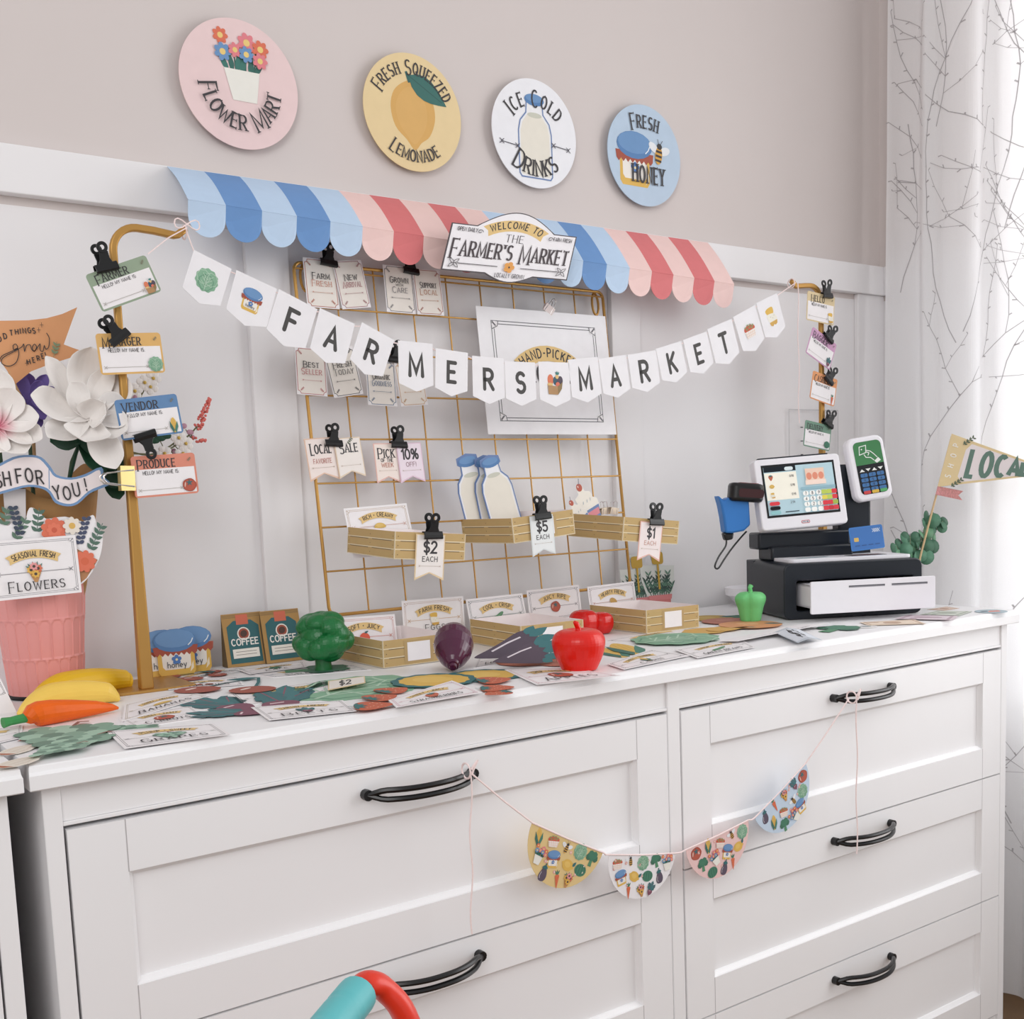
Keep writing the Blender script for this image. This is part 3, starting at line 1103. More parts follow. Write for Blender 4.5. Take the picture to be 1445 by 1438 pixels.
a.text('Drinks', 0, -39, 14, INK, serif=True, wt=0.17, sx=0.85, arc=-44, caps=True, gap=0.3)
arrow(a, -40, -21, -12, '#4d4a55', 0.7, -14)
arrow(a, 21, 40, -8, '#4d4a55', 0.7, -10)
done()
mb, a, done = disc_art('round_sign', (1.212, -0.012, 0.828), 0.0875, '#bcd0e4', 'round light blue wall sign with honey jar and bee reading Fresh Honey')
m_honey(a.at(-14, -6, 0.56), None)
m_bee(a.at(19, 4, 0.38, -8))
a.text('Fresh', 0, 27, 12, INK, serif=True, wt=0.17, sx=0.72, arc=70, caps=True, gap=0.26)
a.text('Honey', 4, -27, 16, INK, serif=True, wt=0.17, sx=0.62, caps=True, cap1=1.05, gap=0.3, drop=0)
done()

# ------------------------------------------------------------------ scalloped paper awning
AX0, AX1 = 0.333, 1.358
STR = ['#bcd2ea', '#6c95c9', '#bcd2ea', '#6c95c9', '#bcd2ea', '#eecdc8', '#d9787a', '#eecdc8', '#d9787a', '#eecdc8'] * 2
aw = thing('paper_awning', 'scalloped blue and coral striped paper awning under the round signs', 'awning', (0.85, -0.02, 0.66))
off = V((0.85, -0.02, 0.66))
can, val = MB(), MB()
sw = (AX1 - AX0) / 20


def awn(x, t):
    f = (x - AX0) / (AX1 - AX0)
    yf, zf = -0.092 + 0.006 * f, 0.6285 - 0.028 * f
    y = -0.0205 + (yf + 0.0205) * t
    z = 0.6885 + (zf - 0.6885) * t + 0.005 * sin(pi * t)
    return V((x, y, z)) - off


for i, c in enumerate(STR):
    x0, x1 = AX0 + sw * i, AX0 + sw * (i + 1)
    vs = []
    for t in [k / 8 for k in range(9)]:
        vs += [awn(x0, t), awn(x1, t)]
    can.add(vs, [(2 * k, 2 * k + 1, 2 * k + 3, 2 * k + 2) for k in range(8)], M(c, 0.55))
    top = [awn(x0, 1), awn(x1, 1)]
    xm, r = (x0 + x1) / 2, sw / 2
    zz = awn(xm, 1)
    ps = [top[0]] + [V((xm - off.x - r * cos(pi * k / 14), zz.y + 0.004 * 1, zz.z - 0.018 - r * sin(pi * k / 14))) for k in range(15)] + [top[1]]
    val.add(ps, [tuple(range(len(ps)))], M(c, 0.55))
for o in (obj('canopy', can, aw, fixn=False), obj('valance', val, aw, fixn=False)):
    s = o.modifiers.new('paper', 'SOLIDIFY')
    s.thickness = 0.0006

# welcome sign in front of the awning
WQ = [W(638, 314, -0.115), W(814, 334, -0.115), W(800, 396, -0.115), W(622, 380, -0.115)]
ex = ((WQ[1] - WQ[0]) + (WQ[2] - WQ[3])) / 2
ctr = sum(WQ, V()) / 4
ey = (WQ[0] + WQ[1] - WQ[2] - WQ[3]) / 2
KX, KY = ex.length / 100, ey.length / 40
exn, eyn = ex.normalized(), ey.normalized()
nn = exn.cross(eyn).normalized()
mb = MB()
a = Art(mb, lambda x, y, h: ctr + exn * (x * KX) + eyn * (y * KY) + nn * h)


def wsign(d):
    o = [(-50 + d, -20 + d), (-17, -20 + d)]
    o += [(-17 + 38 * i / 12, -20 + d - 6.5 * sin(pi * i / 12)) for i in range(1, 12)] + [(21, -20 + d), (50 - d, -20 + d), (50 - d, 20 - d), (31 - d * .5, 20 - d)]
    o += [(31 - 62 * i / 18, 20 - d + 15 * sin(pi * i / 18)) for i in range(1, 18)] + [(-31 + d * .5, 20 - d), (-50 + d, 20 - d)]
    return o


a.slab(wsign(0), '#4a4246', 0.0012)
a.poly(wsign(0.9), '#f7f4f7')
ribbon(a, 0, 23, 50, 9.5, 42)
a.text('WELCOME TO', 0, 20.8, 5.6, INK, wt=0.17, sx=0.9, arc=42, gap=0.3, fit=40)
a.text('THE', 0, 8.5, 6.5, '#4a4449', serif=True, wt=0.1, sx=0.95)
a.text("Farmer's Market", 0, -7, 12.5, '#3f3337', serif=True, wt=0.17, sx=0.8, caps=True, fit=92, gap=0.26, drop=0.2)
a.text('OPEN DAILY', -37.5, 14, 3.2, '#4a4449', wt=0.14, sx=0.7, fit=15)
a.text('FARM FRESH', 38.5, 13.6, 3.2, '#4a4449', wt=0.14, sx=0.7, fit=15)
a.text('LOCALLY GROWN', 2, -22.5, 3.6, '#4a4449', wt=0.13, sx=0.8, fit=23)
for s in (-1, 1):
    a.line([(s * 40, -13.5), (s * 9, -13.5)], 0.6, '#4a4449')
    for k in range(4):
        a.line(close([(s * 42.5 + x, -13.5 + y) for x, y in leafp(0, 0, 5, 2.2, 45 + 90 * k)]), 0.45, '#4a4449', up=(k == 0))
    a.line([(s * 28 + 2.2 * cos(t * .6) * (1 - t / 14), 14.5 + 2.2 * sin(t * .6) * (1 - t / 14)) for t in range(12)], 0.5, '#4a4449')
for k in range(5):
    a.ell(2.4 * cos(k * 1.257), -13.5 + 2.9 * sin(k * 1.257), 1.9, 2.1, '#e8a24c', up=(k == 0), n=10)
a.ell(0, -13.5, 0.7, 0.9, INK, n=8)
obj('welcome_sign', mb, label='white arched sign reading Welcome to the Farmers Market in front of the awning', cat='sign', fixn=False)

# ------------------------------------------------------------------ gold wire grid leaning at the wall
GX0, GX1, GZ0, GZ1 = 0.5094, 1.0945, 0.064, 0.5785
gold = GOLDM()


def gy(z):
    return -0.0215 - 0.054 * (GZ1 - z) / 0.512


def gpt(x, z, o=0):
    return V((x, gy(z) - o, z))


GN = V((0, -1, 0.054 / 0.512)).normalized()


def G(px, py, off=0.008):
    return PL(px, py, gpt(0, GZ1) + GN * off, GN)


go = V((0.8, gy(GZ0), GZ0))
gt = thing('wire_grid', 'gold wire grid panel leaning on the white wall behind the crates', 'wire grid', go)
fr_pts = []
for x, z, a0 in ((GX0, GZ1, 180), (GX1, GZ1, 90), (GX1, GZ0, 0), (GX0, GZ0, 270)):
    sx, sz = (1 if x == GX0 else -1), (-1 if z == GZ1 else 1)
    for k in range(5):
        t = k / 4 * pi / 2
        q = 0.012
        c = (x + sx * q, z + sz * q)
        ang = radians(a0) - t
        fr_pts.append(gpt(c[0] + q * cos(ang), c[1] + q * sin(ang)) - go)
obj('frame', MB().tube(fr_pts, 0.0026, gold, 8, closed=True), gt, smooth=True)
for i in range(1, 9):
    x = GX0 + (GX1 - GX0) * i / 9
    obj('wire', MB().tube([gpt(x, GZ0) - go, gpt(x, GZ1) - go], 0.0014, gold, 6), gt, smooth=True)
for j in range(1, 8):
    z = GZ0 + (GZ1 - GZ0) * j / 8
    obj('wire', MB().tube([gpt(GX0, z, 0.002) - go, gpt(GX1, z, 0.002) - go], 0.0014, gold, 6), gt, smooth=True)
obj('wire', MB().tube([gpt(GX0, GZ1 - .009, 0.002) - go, gpt(GX1, GZ1 - .009, 0.002) - go], 0.0014, gold, 6), gt, smooth=True)
for x in (GX0 + 0.017, GX1 - 0.017):
    pts = [gpt(x + 0.007 * cos(2 * pi * k / 14), GZ1 - 0.022 + 0.019 * sin(2 * pi * k / 14), -0.002) - go for k in range(14)]
    obj('hanging_loop', MB().tube(pts, 0.0022, gold, 6, closed=True), gt, smooth=True)

# ------------------------------------------------------------------ clips
def clip_proto():
    c = thing('bulldog_clip', 'x', 'clip')
    m = BLACKM()
    mb = MB()
    w = 0.014
    for s in (-1, 1):       # jaw: two rounded lips meeting at the paper
        prof = [(0.0008, -0.0052), (0.0048, -0.0046), (0.0056, -0.003), (0.0050, 0.0005), (0.0036, 0.004), (0.0028, 0.0055), (0.0018, 0.0052), (0.0036, 0.0), (0.0032, -0.0036)]
        vs = [(-w, -s * y, z) for y, z in prof] + [(w, -s * y, z) for y, z in prof]
        n = len(prof)
        mb.add(vs, [tuple(range(n)), tuple(range(2 * n - 1, n - 1, -1))] + [(i, (i + 1) % n, n + (i + 1) % n, n + i) for i in range(n)], m)
    obj('jaw', mb, c, bev=0.0006)
    for s in (-1, 1):       # the two flared arms, each ending in a pierced round thumb plate
        mb = MB()
        lean = 0.0012 * s
        out = [(-0.0095, 0.004), (0.0095, 0.004), (0.0062, 0.010), (0.0054, 0.018), (-0.0054, 0.018), (-0.0062, 0.010)]
        f = Matrix(((1, 0, 0, 0.0), (0, 0, s * -1.0, -s * 0.0022), (0, 1, 0, 0), (0, 0, 0, 1))) @ Matrix.Rotation(radians(8), 4, 'X')
        f = Matrix.Translation((s * 0.0020, 0, 0)) @ f
        mb.prism([(x - s * 0.0020 * (1 - (y - .004) / .014), y) for x, y in out], f, -0.0005, 0.0005, m)
        ring = []
        n = 20
        R_, r_ = 0.0068, 0.0028
        for rad in (R_, r_):
            for zz in (-0.0009, 0.0009):
                ring += [f @ V((rad * cos(2 * pi * k / n), 0.0232 + rad * sin(2 * pi * k / n), zz)) for k in range(n)]
        fs = []
        for k in range(n):
            q = (k + 1) % n
            fs += [(k, q, 2 * n + q, 2 * n + k), (n + k, 3 * n + k, 3 * n + q, n + q), (k, n + k, n + q, q), (2 * n + k, 2 * n + q, 3 * n + q, 3 * n + k)]
        mb.add(ring, fs, m)
        obj('handle', mb, c, bev=0.0004)
    return c


CLIP = clip_proto()
used_clip = [False]


def clip(p, tilt, label, group, out=V((0, -1, 0)), spin=0, s=1.0):
    """p: jaw centre; tilt: degrees clockwise seen from the room"""
    out = out.normalized()
    r = V((1, 0, 0)) - out * out.x
    r.normalize()
    u = r.cross(-out)
    u = u if u.z > 0 else -u
    t = radians(tilt)
    x = r * cos(t) - u * sin(t)
    z = u * cos(t) + r * sin(t)
    y = z.cross(x)
    fr = Matrix(((x.x, y.x, z.x, p.x), (x.y, y.y, z.y, p.y), (x.z, y.z, z.z, p.z), (0, 0, 0, 1))) @ Matrix.Diagonal((s, s, s, 1))
    if not used_clip[0]:
        used_clip[0] = True
        CLIP.matrix_world = fr
        CLIP['label'], CLIP['group'] = label, group
        return CLIP
    return dup(CLIP, fr, label, group)


def quad_frame(qs):
    """rectangle fitted to four corner points TL TR BR BL -> frame at centre, width, height"""
    c = sum(qs, V()) / 4
    ex = (qs[1] - qs[0] + qs[2] - qs[3]) / 2
    ey = (qs[0] - qs[3] + qs[1] - qs[2]) / 2
    return frame(c, ex, ey), ex.length, ey.length


def card(name, qs, draw, label, cat, group=None, th=0.0005, k=100):
    """card whose width is 100 units; draw(art, w, h)"""
    fr, w, h = quad_frame(qs)
    mb = MB()
    u = w / k
    inv = fr.inverted()
    a = Art(mb, planar(Matrix.Identity(4), u))
    draw(a, k, h / u)
    o = obj(name, mb, label=label, cat=cat, group=group, fixn=False)
    o.matrix_world = fr
    return o


GC = 'clips on the wire grid'
TG = 'tag cards clipped to the wire grid'
def tags(name, px, fn, label, off=0.006):
    return card(name, [G(*p, off) for p in px], fn, label, 'tag', TG)


tags('tag_card', [(431, 363), (473, 368), (479, 436), (430, 433)], lambda a, w, h: tagcard(a, w, h, 'Farm', 'Fresh', '#bb6a52', c2='#c98268'), 'white tag card with rust border reading Farm Fresh')
tags('tag_card', [(470, 368), (507, 367), (526, 433), (482, 437)], lambda a, w, h: tagcard(a, w, h, 'New', 'Arrival', '#a86a70'), 'tilted white tag card with dusty rose border reading New Arrival', 0.008)
tags('tag_card', [(541, 373), (583, 378), (585, 443), (545, 440)], lambda a, w, h: tagcard(a, w, h, 'Grown', 'Care', '#6d6a70', l0='WITH'), 'white tag card with grey border reading Grown with Care')
tags('tag_card', [(583, 379), (618, 381), (629, 446), (588, 443)], lambda a, w, h: tagcard(a, w, h, 'Support', 'Local', '#a8563f', c2='#b5794f'), 'white tag card with brown border reading Support Local', 0.008)
tags('tag_card', [(416, 489), (457, 493), (464, 560), (419, 556)], lambda a, w, h: tagcard(a, w, h, 'Best', 'Seller', '#c0696b'), 'white tag card with red border reading Best Seller')
tags('tag_card', [(456, 493), (494, 487), (516, 556), (471, 561)], lambda a, w, h: tagcard(a, w, h, 'Fresh', 'Today', '#4f4e52', c2='#55504e'), 'tilted white tag card with dark border reading Fresh Today', 0.008)
tags('tag_card', [(517, 508), (557, 511), (560, 574), (518, 571)], lambda a, w, h: tagcard(a, w, h, 'Organic', 'Goodness', '#5a718f'), 'white tag card with blue border reading Organic Goodness')
tags('tag_card', [(556, 511), (592, 510), (606, 571), (566, 574)], lambda a, w, h: tagcard(a, w, h, ' ', ' ', '#d0a06a'), 'white tag card with tan border half hidden behind the letter M', 0.008)
O_, P_ = '#f0dcd2', '#f9efe9'
tags('hang_tag', [(428, 619), (471, 617), (480, 676), (439, 681)], lambda a, w, h: pricetag(a, w, h, 'Local', 'FAVORITE', '#eac6b0', '#f8eae4', c2='#c2837a', serif=True), 'swallow-tailed blush tag reading Local Favorite')
tags('hang_tag', [(470, 618), (507, 617), (517, 671), (480, 677)], lambda a, w, h: (pricetag(a, w, h, 'Sale', ' ', '#ead6bd', '#f8f0ea', serif=True), sprig(a.at(8, h * .4, .8), '#5f6a54'))[0], 'swallow-tailed cream tag with leaf sprig reading Sale', 0.008)
tags('hang_tag', [(527, 626), (562, 625), (564, 681), (532, 682)], lambda a, w, h: pricetag(a, w, h, 'Pick', '', '#eebfb4', '#f9ebe2', serif=True, l3=('OF THE', 'WEEK'), c2='#c07a66'), 'swallow-tailed peach tag reading Pick of the Week')
tags('hang_tag', [(561, 626), (594, 624), (600, 680), (564, 682)], lambda a, w, h: pricetag(a, w, h, '10%', 'OFF!', '#e6c8da', '#f4e6f0', c2='#9d7a86'), 'swallow-tailed lilac tag reading 10% Off', 0.008)
for px, tilt, lb in (((463, 371.5), 6, 'black bulldog clip holding the Farm Fresh and New Arrival tags'), ((579, 383), 5, 'black bulldog clip holding the Grown with Care and Support Local tags'),
                     ((559, 508), 3, 'black bulldog clip peeking between the letters R and M'), ((470, 626), 3, 'black bulldog clip holding the Local Favorite and Sale tags'), ((562, 628), 3, 'black bulldog clip holding the Pick of the Week and 10% Off tags')):
    clip(G(*px, 0.007), tilt, lb, GC, GN)

# large hand-picked sign with a small white binder clip
def hand(a, w, h):
    a.slab(rect(w, h), '#f8f6f8')
    border(a, w * .84, h * .84, '#6b6a6e', 2, lw=0.5)
    ribbon(a, 0, 12, 50, 9.5, 34)
    a.text('HAND-PICKED', 0, 9.6, 5.4, INK, wt=0.17, sx=0.9, arc=34, gap=0.3)
    a.text('Produce', 0, -6, 10, INK, serif=True, wt=0.17, caps=True, gap=0.3)


card('market_sign', [G(669, 431, .012), G(858, 447, .012), G(866, 613, .012), G(691, 613, .012)], hand, 'large white bordered sign reading Hand-Picked behind the letter banner', 'sign')


def binder_clip(p, ax, n, size, m, label, wire, group=None):
    """folding binder clip: p jaw point, ax = direction from jaws to the back, n = face normal"""
    ax, n = V(ax).normalized(), V(n).normalized()
    fr = frame(p, ax.cross(n), ax)      # x along the jaw, y to the back, z outward
    t = thing('binder_clip', label, 'clip', group=group, fr=fr)
    s = size
    mb = MB()
    prof = [(0, 0.02), (0.9, 0.30), (0.95, 0.0), (0.9, -0.30), (0, -0.02)]
    vs = [(-s * .75, s * y, s * z) for y, z in prof] + [(s * .75, s * y, s * z) for y, z in prof]
    mb.add(vs, [(i, i + 1, i + 6, i + 5) for i in range(4)], m)
    b = obj('spring_body', mb, t, fixn=False)
    sd = b.modifiers.new('plate', 'SOLIDIFY')
    sd.thickness = s * 0.05
    for q in (-1, 1):
        pts = [V((s * x, s * y, q * (s * 0.06 + s * 0.26 * min(1, max(0, y)) + (0.10 * s * max(0, y - .9))))) for x, y in ((-.5, 0.05), (-.42, .9), (-.34, 1.4), (-.3, 1.75), (-.12, 1.95), (.12, 1.95), (.3, 1.75), (.34, 1.4), (.42, .9), (.5, 0.05))]
        obj('wire_handle', MB().tube(pts, s * 0.055, wire, 6), t, smooth=True)
    return t


STEEL = M('#d6d2cf', 0.25, 0.9)
binder_clip(G(772, 441, .011), V((0.5, 0, 0.8)), GN, 0.013, M('#efe2df', 0.35), 'small white binder clip on top of the Hand-Picked sign', STEEL)

# ------------------------------------------------------------------ gold banner stands
def stand(x, y, H, reach, label, hw=0.009, ht=0.0045):
    t = thing('banner_stand', label, 'stand', (x, y, 0))
    obj('base', MB().prism(rect(0.10, 0.105, 0.01, 0.035, 0.006), Matrix.Identity(4), 0.0, 0.0035, gold), t, bev=0.0008)
    mb = MB()
    pts, rs = [], []
    s = 1 if reach > 0 else -1
    R_ = 0.03
    for k in range(8):
        z = 0.003 + (H - R_ - 0.003) * k / 7
        pts.append((0, 0, z))
    for k in range(1, 9):
        a_ = pi / 2 * k / 8
        pts.append((s * (R_ - R_ * cos(a_)), 0, H - R_ + R_ * sin(a_)))
    L = abs(reach)
    pts += [(s * (L * .55), 0, H - 0.001), (s * (L * .83), 0, H - 0.004), (s * (L * .88), 0, H - 0.003), (s * L, 0, H + 0.006)]
    n = len(pts)
    rs = [0.0118 - 0.0055 * min(1, p[2] / 0.4) for p in pts]
    mb.tube(pts, rs, gold, 4, flat=0.9, up=(1, 0, 0), rot=pi / 4)
    obj('pole', mb, t, smooth=True, bev=0.0018)
    return t


stand(0.214, -0.150, 0.571, 0.092, 'tall gold hooked banner stand beside the pink pot')
RY = -0.115
stand(1.566, RY, 0.607, -0.085, 'gold hooked banner stand at the right behind the toy till')

# ------------------------------------------------------------------ name badges
GB = 'name badges on the gold stands'
def bdg(px, y, title, col, motif, label):
    return card('name_badge', [W(*p, y) for p in px], lambda a, w, h: badge(a, w, h, title, col, motif), label, 'name badge', GB)


bdg([(118, 389), (203, 360), (230, 410), (147, 440)], -0.164, 'Farmer', '#93a58c', m_basket, 'sage green name badge reading Farmer, top of left stand')
bdg([(134, 471), (227, 469), (232, 526), (143, 529)], -0.164, 'Manager', '#e2b368', m_cabbage, 'yellow name badge reading Manager with a cabbage')
bdg([(163, 565), (251, 555), (257, 611), (170, 622)], -0.164, 'Vendor', '#5c86b4', m_corn, 'blue name badge reading Vendor with a corn cob')
bdg([(184, 644), (274, 639), (281, 695), (191, 704)], -0.164, 'Produce', '#de8a72', m_tomato, 'coral name badge reading Produce with a tomato')
bdg([(1139, 411), (1177.5, 418), (1177, 461), (1138.5, 450)], RY - 0.014, 'Hello', '#dcc79c', m_cheese, 'cream name badge reading Hello, top of right stand')
bdg([(1146, 461), (1181.5, 486), (1170, 523), (1138, 497)], RY - 0.014, 'Bagger', '#cf9ec2', m_beet, 'slanted pink name badge reading Bagger')
bdg([(1146, 523), (1181, 535), (1178, 575), (1144, 561)], RY - 0.014, 'Cashier', '#e39a63', m_carrot, 'orange name badge reading Cashier')
bdg([(1135, 591), (1172, 602), (1172, 636), (1135, 630)], RY - 0.014, 'Delivery', '#6f9580', m_melon, 'green name badge reading Delivery above the till screen')
GS = 'clips on the gold stands'
for px, y, tilt, lb in (((150, 378), -0.166, -17, 'black bulldog clip holding the Farmer badge'), ((168, 477), -0.166, -38, 'black bulldog clip tilted on the Manager badge'),
                        ((204, 615), -0.166, 163, 'black bulldog clip hanging below the Vendor badge'), ((1166.5, 417), RY - .016, 2, 'black bulldog clip holding the Hello badge'),
                        ((1168.5, 477), RY - .016, 38, 'black bulldog clip holding the Bagger badge'), ((1168.5, 536), RY - .016, 38, 'black bulldog clip holding the Cashier badge'),
                        ((1168, 598), RY - .016, 30, 'black bulldog clip holding the Delivery badge')):
    clip(W(*px, y), tilt, lb, GS)
binder_clip(W(190, 675, -0.166), (-1, 0, 0.02), (0, -1, 0), 0.020, M('#d2b97c', 0.3, 0.6), 'gold binder clip pinching the Produce badge to the pole', STEEL)

# ------------------------------------------------------------------ letter banner strung between the stands
L0, L1 = V((0.302, -0.163, 0.571)), V((1.479, RY - 0.012, 0.606))
bd = (L1 - L0)
BN = V((bd.y, -bd.x, 0)).normalized()


def B(px, py, off=0):
    return PL(px, py, L0 + BN * off, BN)


bo = V((0.85, -0.14, 0.45))
bun = thing('letter_banner', 'white paper pennant banner spelling FARMERS MARKET on pink string', 'banner', bo)
PEN = [((275, 358), (334, 379), (304, 432), (256, 400), m_cabbage), ((336, 385), (393, 406), (374, 463), (317, 432), lambda a: m_honey(a.at(0, 2, .9))),
       ((396, 411), (452, 437), (427, 491), (374, 461), 'F'), ((455, 438), (505, 458), (483, 512), (434, 488), 'A'), ((509, 457), (559, 478), (538, 533), (496, 504), 'R'),
       ((563, 480), (613, 486), (609, 543), (562, 541), 'M'), ((616, 492), (663, 498), (657, 552), (613, 546), 'E'), ((667, 503), (713, 505), (710, 562), (667, 558), 'R'),
       ((715, 510), (758, 512), (754, 563), (711, 562), 'S'), ((760, 510), (803, 512), (805, 564), (762, 564), m_basket), ((803, 508), (844, 503), (848, 556), (806, 560), 'M'),
       ((846, 506), (884, 501), (889, 548), (850, 556), 'A'), ((886, 501), (925, 494), (932, 540), (892, 547), 'R'), ((927, 491), (962, 482), (969, 524), (933, 538), 'K'),
       ((964, 480), (996, 468), (1008, 512), (974, 525), 'E'), ((999, 465), (1033, 449), (1043, 498), (1009, 512), 'T'), ((1034, 449), (1064, 430), (1080, 478), (1049, 494), m_berries), ((1066, 430), (1095, 413), (1110, 461), (1081, 474), m_cheese)]
spath = [L0]
for i, (tl, tr, br, bl, what) in enumerate(PEN):
    qs = [B(*p, 0.002) for p in (tl, tr, br, bl)]
    c = sum(qs, V()) / 4
    ex = ((qs[1] - qs[0]) + (qs[2] - qs[3])) / 2
    ey = (qs[0] - qs[3] + qs[1] - qs[2]) / 2
    u = 0.058 / 100 if abs(ex.length - 0.058) < 0.012 else ex.length / 100
    u = ex.length / 100
    fr = frame(c - bo, ex, ey)
    mb = MB()
    a = Art(mb, planar(fr, u))
    hh = ey.length / u
    a.slab([(-50, hh / 2), (-50, -hh / 2), (0, -hh / 2 - 18), (50, -hh / 2), (50, hh / 2)], '#f3f1f4')
    if isinstance(what, str):
        w, sts = strokes(what)
        a.L[0] += 1
        k = 4.9
        for st in sts:
            a.line([((x - w / 2) * k * .94, (y - 5) * k - 6) for x, y in st], 10, DARK, up=False, cap=True)
    else:
        what(a.at(0, -6, 0.62))
    obj('pennant', mb, bun, fixn=False)
    for (sx) in (-44, 44):
        spath.append(fr @ V((sx * u, (hh / 2 - 8) * u, -0.0012)) + bo)
spath.append(L1)
STRM = M('#f6e2e0', 0.8, var=0.1, scale=400)
obj('string', MB().tube([p - bo for p in spath], 0.0009, STRM, 5), bun, smooth=True)
# bows and loose ends
bw = MB()
p0 = L0
for sgn in (-1, 1):
    bw.tube([p0 - bo + V((sgn * 0.016 * sin(pi * k / 8) , -0.004, 0.004 + 0.006 * sin(2 * pi * k / 8) + 0.003)) for k in range(9)], 0.0009, STRM, 5)
bw.tube([p0 - bo + V((0.0062 * cos(2 * pi * k / 12) * 0.6, 0.013 + -0.0 + 0.0, 0)) * 0 + V((0.002, 0.013 + 0.0085 * cos(2 * pi * k / 12), 0.001 + 0.0085 * sin(2 * pi * k / 12))) for k in range(12)], 0.0011, STRM, 5, closed=True)
bw.tube([p0 - bo + V((0, -0.004, 0.003)), p0 - bo + V((-0.025, -0.005, -0.012)), p0 - bo + V((-0.052, -0.006, -0.034))], 0.0008, STRM, 5)
obj('bow', bw, bun, smooth=True)
bw = MB()
bw.tube([L1 - bo + V((0.002, 0.012 + 0.0085 * cos(2 * pi * k / 12), 0.001 + 0.0085 * sin(2 * pi * k / 12))) for k in range(12)], 0.0011, STRM, 5, closed=True)
bw.tube([L1 - bo + V((0.003 + 0.002 * sin(k * 1.3), -0.003, -0.026 * k)) for k in range(11)], 0.0009, STRM, 5)
obj('loose_end', bw, bun, smooth=True)

# clear acrylic height chart on the wall behind the right stand
am = M('#f4f6f6', 0.05, trans=0.0, spec=0.6)
gm = pm
mb = MB().box((1.597, -0.006, 0.18), (1.752, -0.003, 0.384), gm)
a = Art(mb, planar(frame((1.6, -0.0062, 0.18), (1, 0, 0), (0, 0, 1)), 0.001))
for k in range(6):
    a.line([(32, 28 + 28 * k), (40, 28 + 28 * k)], 2.2, '#4d4c50', up=False)
    a.line([(92, 24 + 28 * k), (98, 24 + 28 * k)], 2.2, '#4d4c50', up=False)
a.line(close(rect(155, 204, 74.5, 102)), 1.6, '#c3c2c4')
obj('acrylic_panel', mb, label='clear acrylic panel with small black marks on the wall behind right stand', cat='panel', fixn=False)

# ------------------------------------------------------------------ slatted paper crates
KR = M('#c2a572', 0.7, var=0.06, scale=40)
KE = '#e9d9b6'
KD = '#6e5636'


def crate(fr, label, group, plate=True, pz=True):
    t = thing('paper_crate', label, 'crate', group=group, fr=fr)
    w, d, h, th = 0.112, 0.150, 0.0375, 0.0012
    obj('bottom', MB().box((0, 0, 0), (w, d, th), M('#efe6e6', 0.8)), t)
    inner = M('#f3eae9', 0.8)
    for nm, o, ex, L, dep in (('side', (0, d, 0), (0, -1, 0), d, 1), ('front', (0, 0, 0), (1, 0, 0), w, 0), ('side', (w, 0, 0), (0, 1, 0), d, 1), ('back', (w, d, 0), (-1, 0, 0), w, 0)):
        f = frame(o, ex, (0, 0, 1))
        mb = MB()
        pts = [(0, 0), (L, 0), (L, h), (0, h)]
        vs = [f @ V((x, y, 0)) for x, y in pts] + [f @ V((x, y, -th)) for x, y in pts]
        mb.add(vs, [(0, 1, 2, 3)], KR)
        mb.add(vs, [(7, 6, 5, 4), (3, 2, 6, 7), (0, 3, 7, 4), (2, 1, 5, 6)], inner)
        a = Art(mb, planar(f, 0.001), 0.00012)
        LL, H = L * 1000, h * 1000
        for zc in (H / 3, 2 * H / 3):
            a.poly([(0, zc), (LL, zc), (LL, zc + 1.5), (0, zc + 1.5)], KE, up=(zc < H / 2))
            a.poly([(9, zc - 1), (LL * .46, zc - 1), (LL * .46, zc), (9, zc)], KD, up=False)
            a.poly([(LL * .54, zc - 1), (LL - 9, zc - 1), (LL - 9, zc), (LL * .54, zc)], KD, up=False)
        a.poly([(0, 0), (LL, 0), (LL, 1), (0, 1)], KE, up=False)
        for xx in (0, LL - 1.2):
            a.poly([(xx, 0), (xx + 1.2, 0), (xx + 1.2, H), (xx, H)], KE, up=False)
        for zc in (6, 18.5, 31):
            for xx in (5, LL / 2, LL - 5):
                a.ell(xx, zc, .75, .75, KD, n=8, up=False)
        if nm == 'front' and plate:
            a.poly(rect(46, 31, LL / 2, H / 2), '#bd9f6a')
        obj(nm, mb, t, fixn=False)
        if nm == 'front' and plate:
            obj('label_plate', MB().prism(rect(0.036, 0.026, L / 2, h / 2), f, 0.0003, 0.0009, M('#f8f4f6', 0.6)), t)
    return t


def rotfr(p, rv):
    r = V(rv)
    m = Matrix.Rotation(r.length, 4, r) if r.length > 1e-9 else Matrix.Identity(4)
    return Matrix.Translation(p) @ m


G1 = rotfr((0.539, -0.2235, 0.1485), (0.042, 0.081, -0.035))
G2 = rotfr((0.750, -0.211, 0.158), (-0.009, -0.08, -0.050))
G3 = rotfr((0.940, -0.235, 0.152), (0.047, 0.10, -0.065))
GCR = 'slatted crates hung on the wire grid'
crate(G1, 'slatted tan paper crate with the $2 tag, hung on the grid', GCR)
crate(G2, 'slatted tan paper crate with the $5 tag and milk bottles, hung on the grid', GCR)
crate(G3, 'slatted tan paper crate with the $1 tag and ice cream, hung on the grid', GCR)
C1 = rotfr((0.5135, -0.2255, 0.0008), (0, 0, -0.012))
C2 = rotfr((0.7335, -0.242, 0.0008), (0, 0, -0.065))
C3 = rotfr((0.988, -0.233, 0.0008), (0, 0, -0.045))
GCC = 'slatted crates standing on the dresser'
crate(C1, 'slatted tan paper crate with the Soft and Juicy sign, between broccoli and eggplant', GCC)
crate(C2, 'slatted tan paper crate with the Cool and Crisp sign, behind the red apple', GCC)
crate(C3, 'slatted tan paper crate with the Hearty Fresh sign, beside the red tomatoes', GCC)

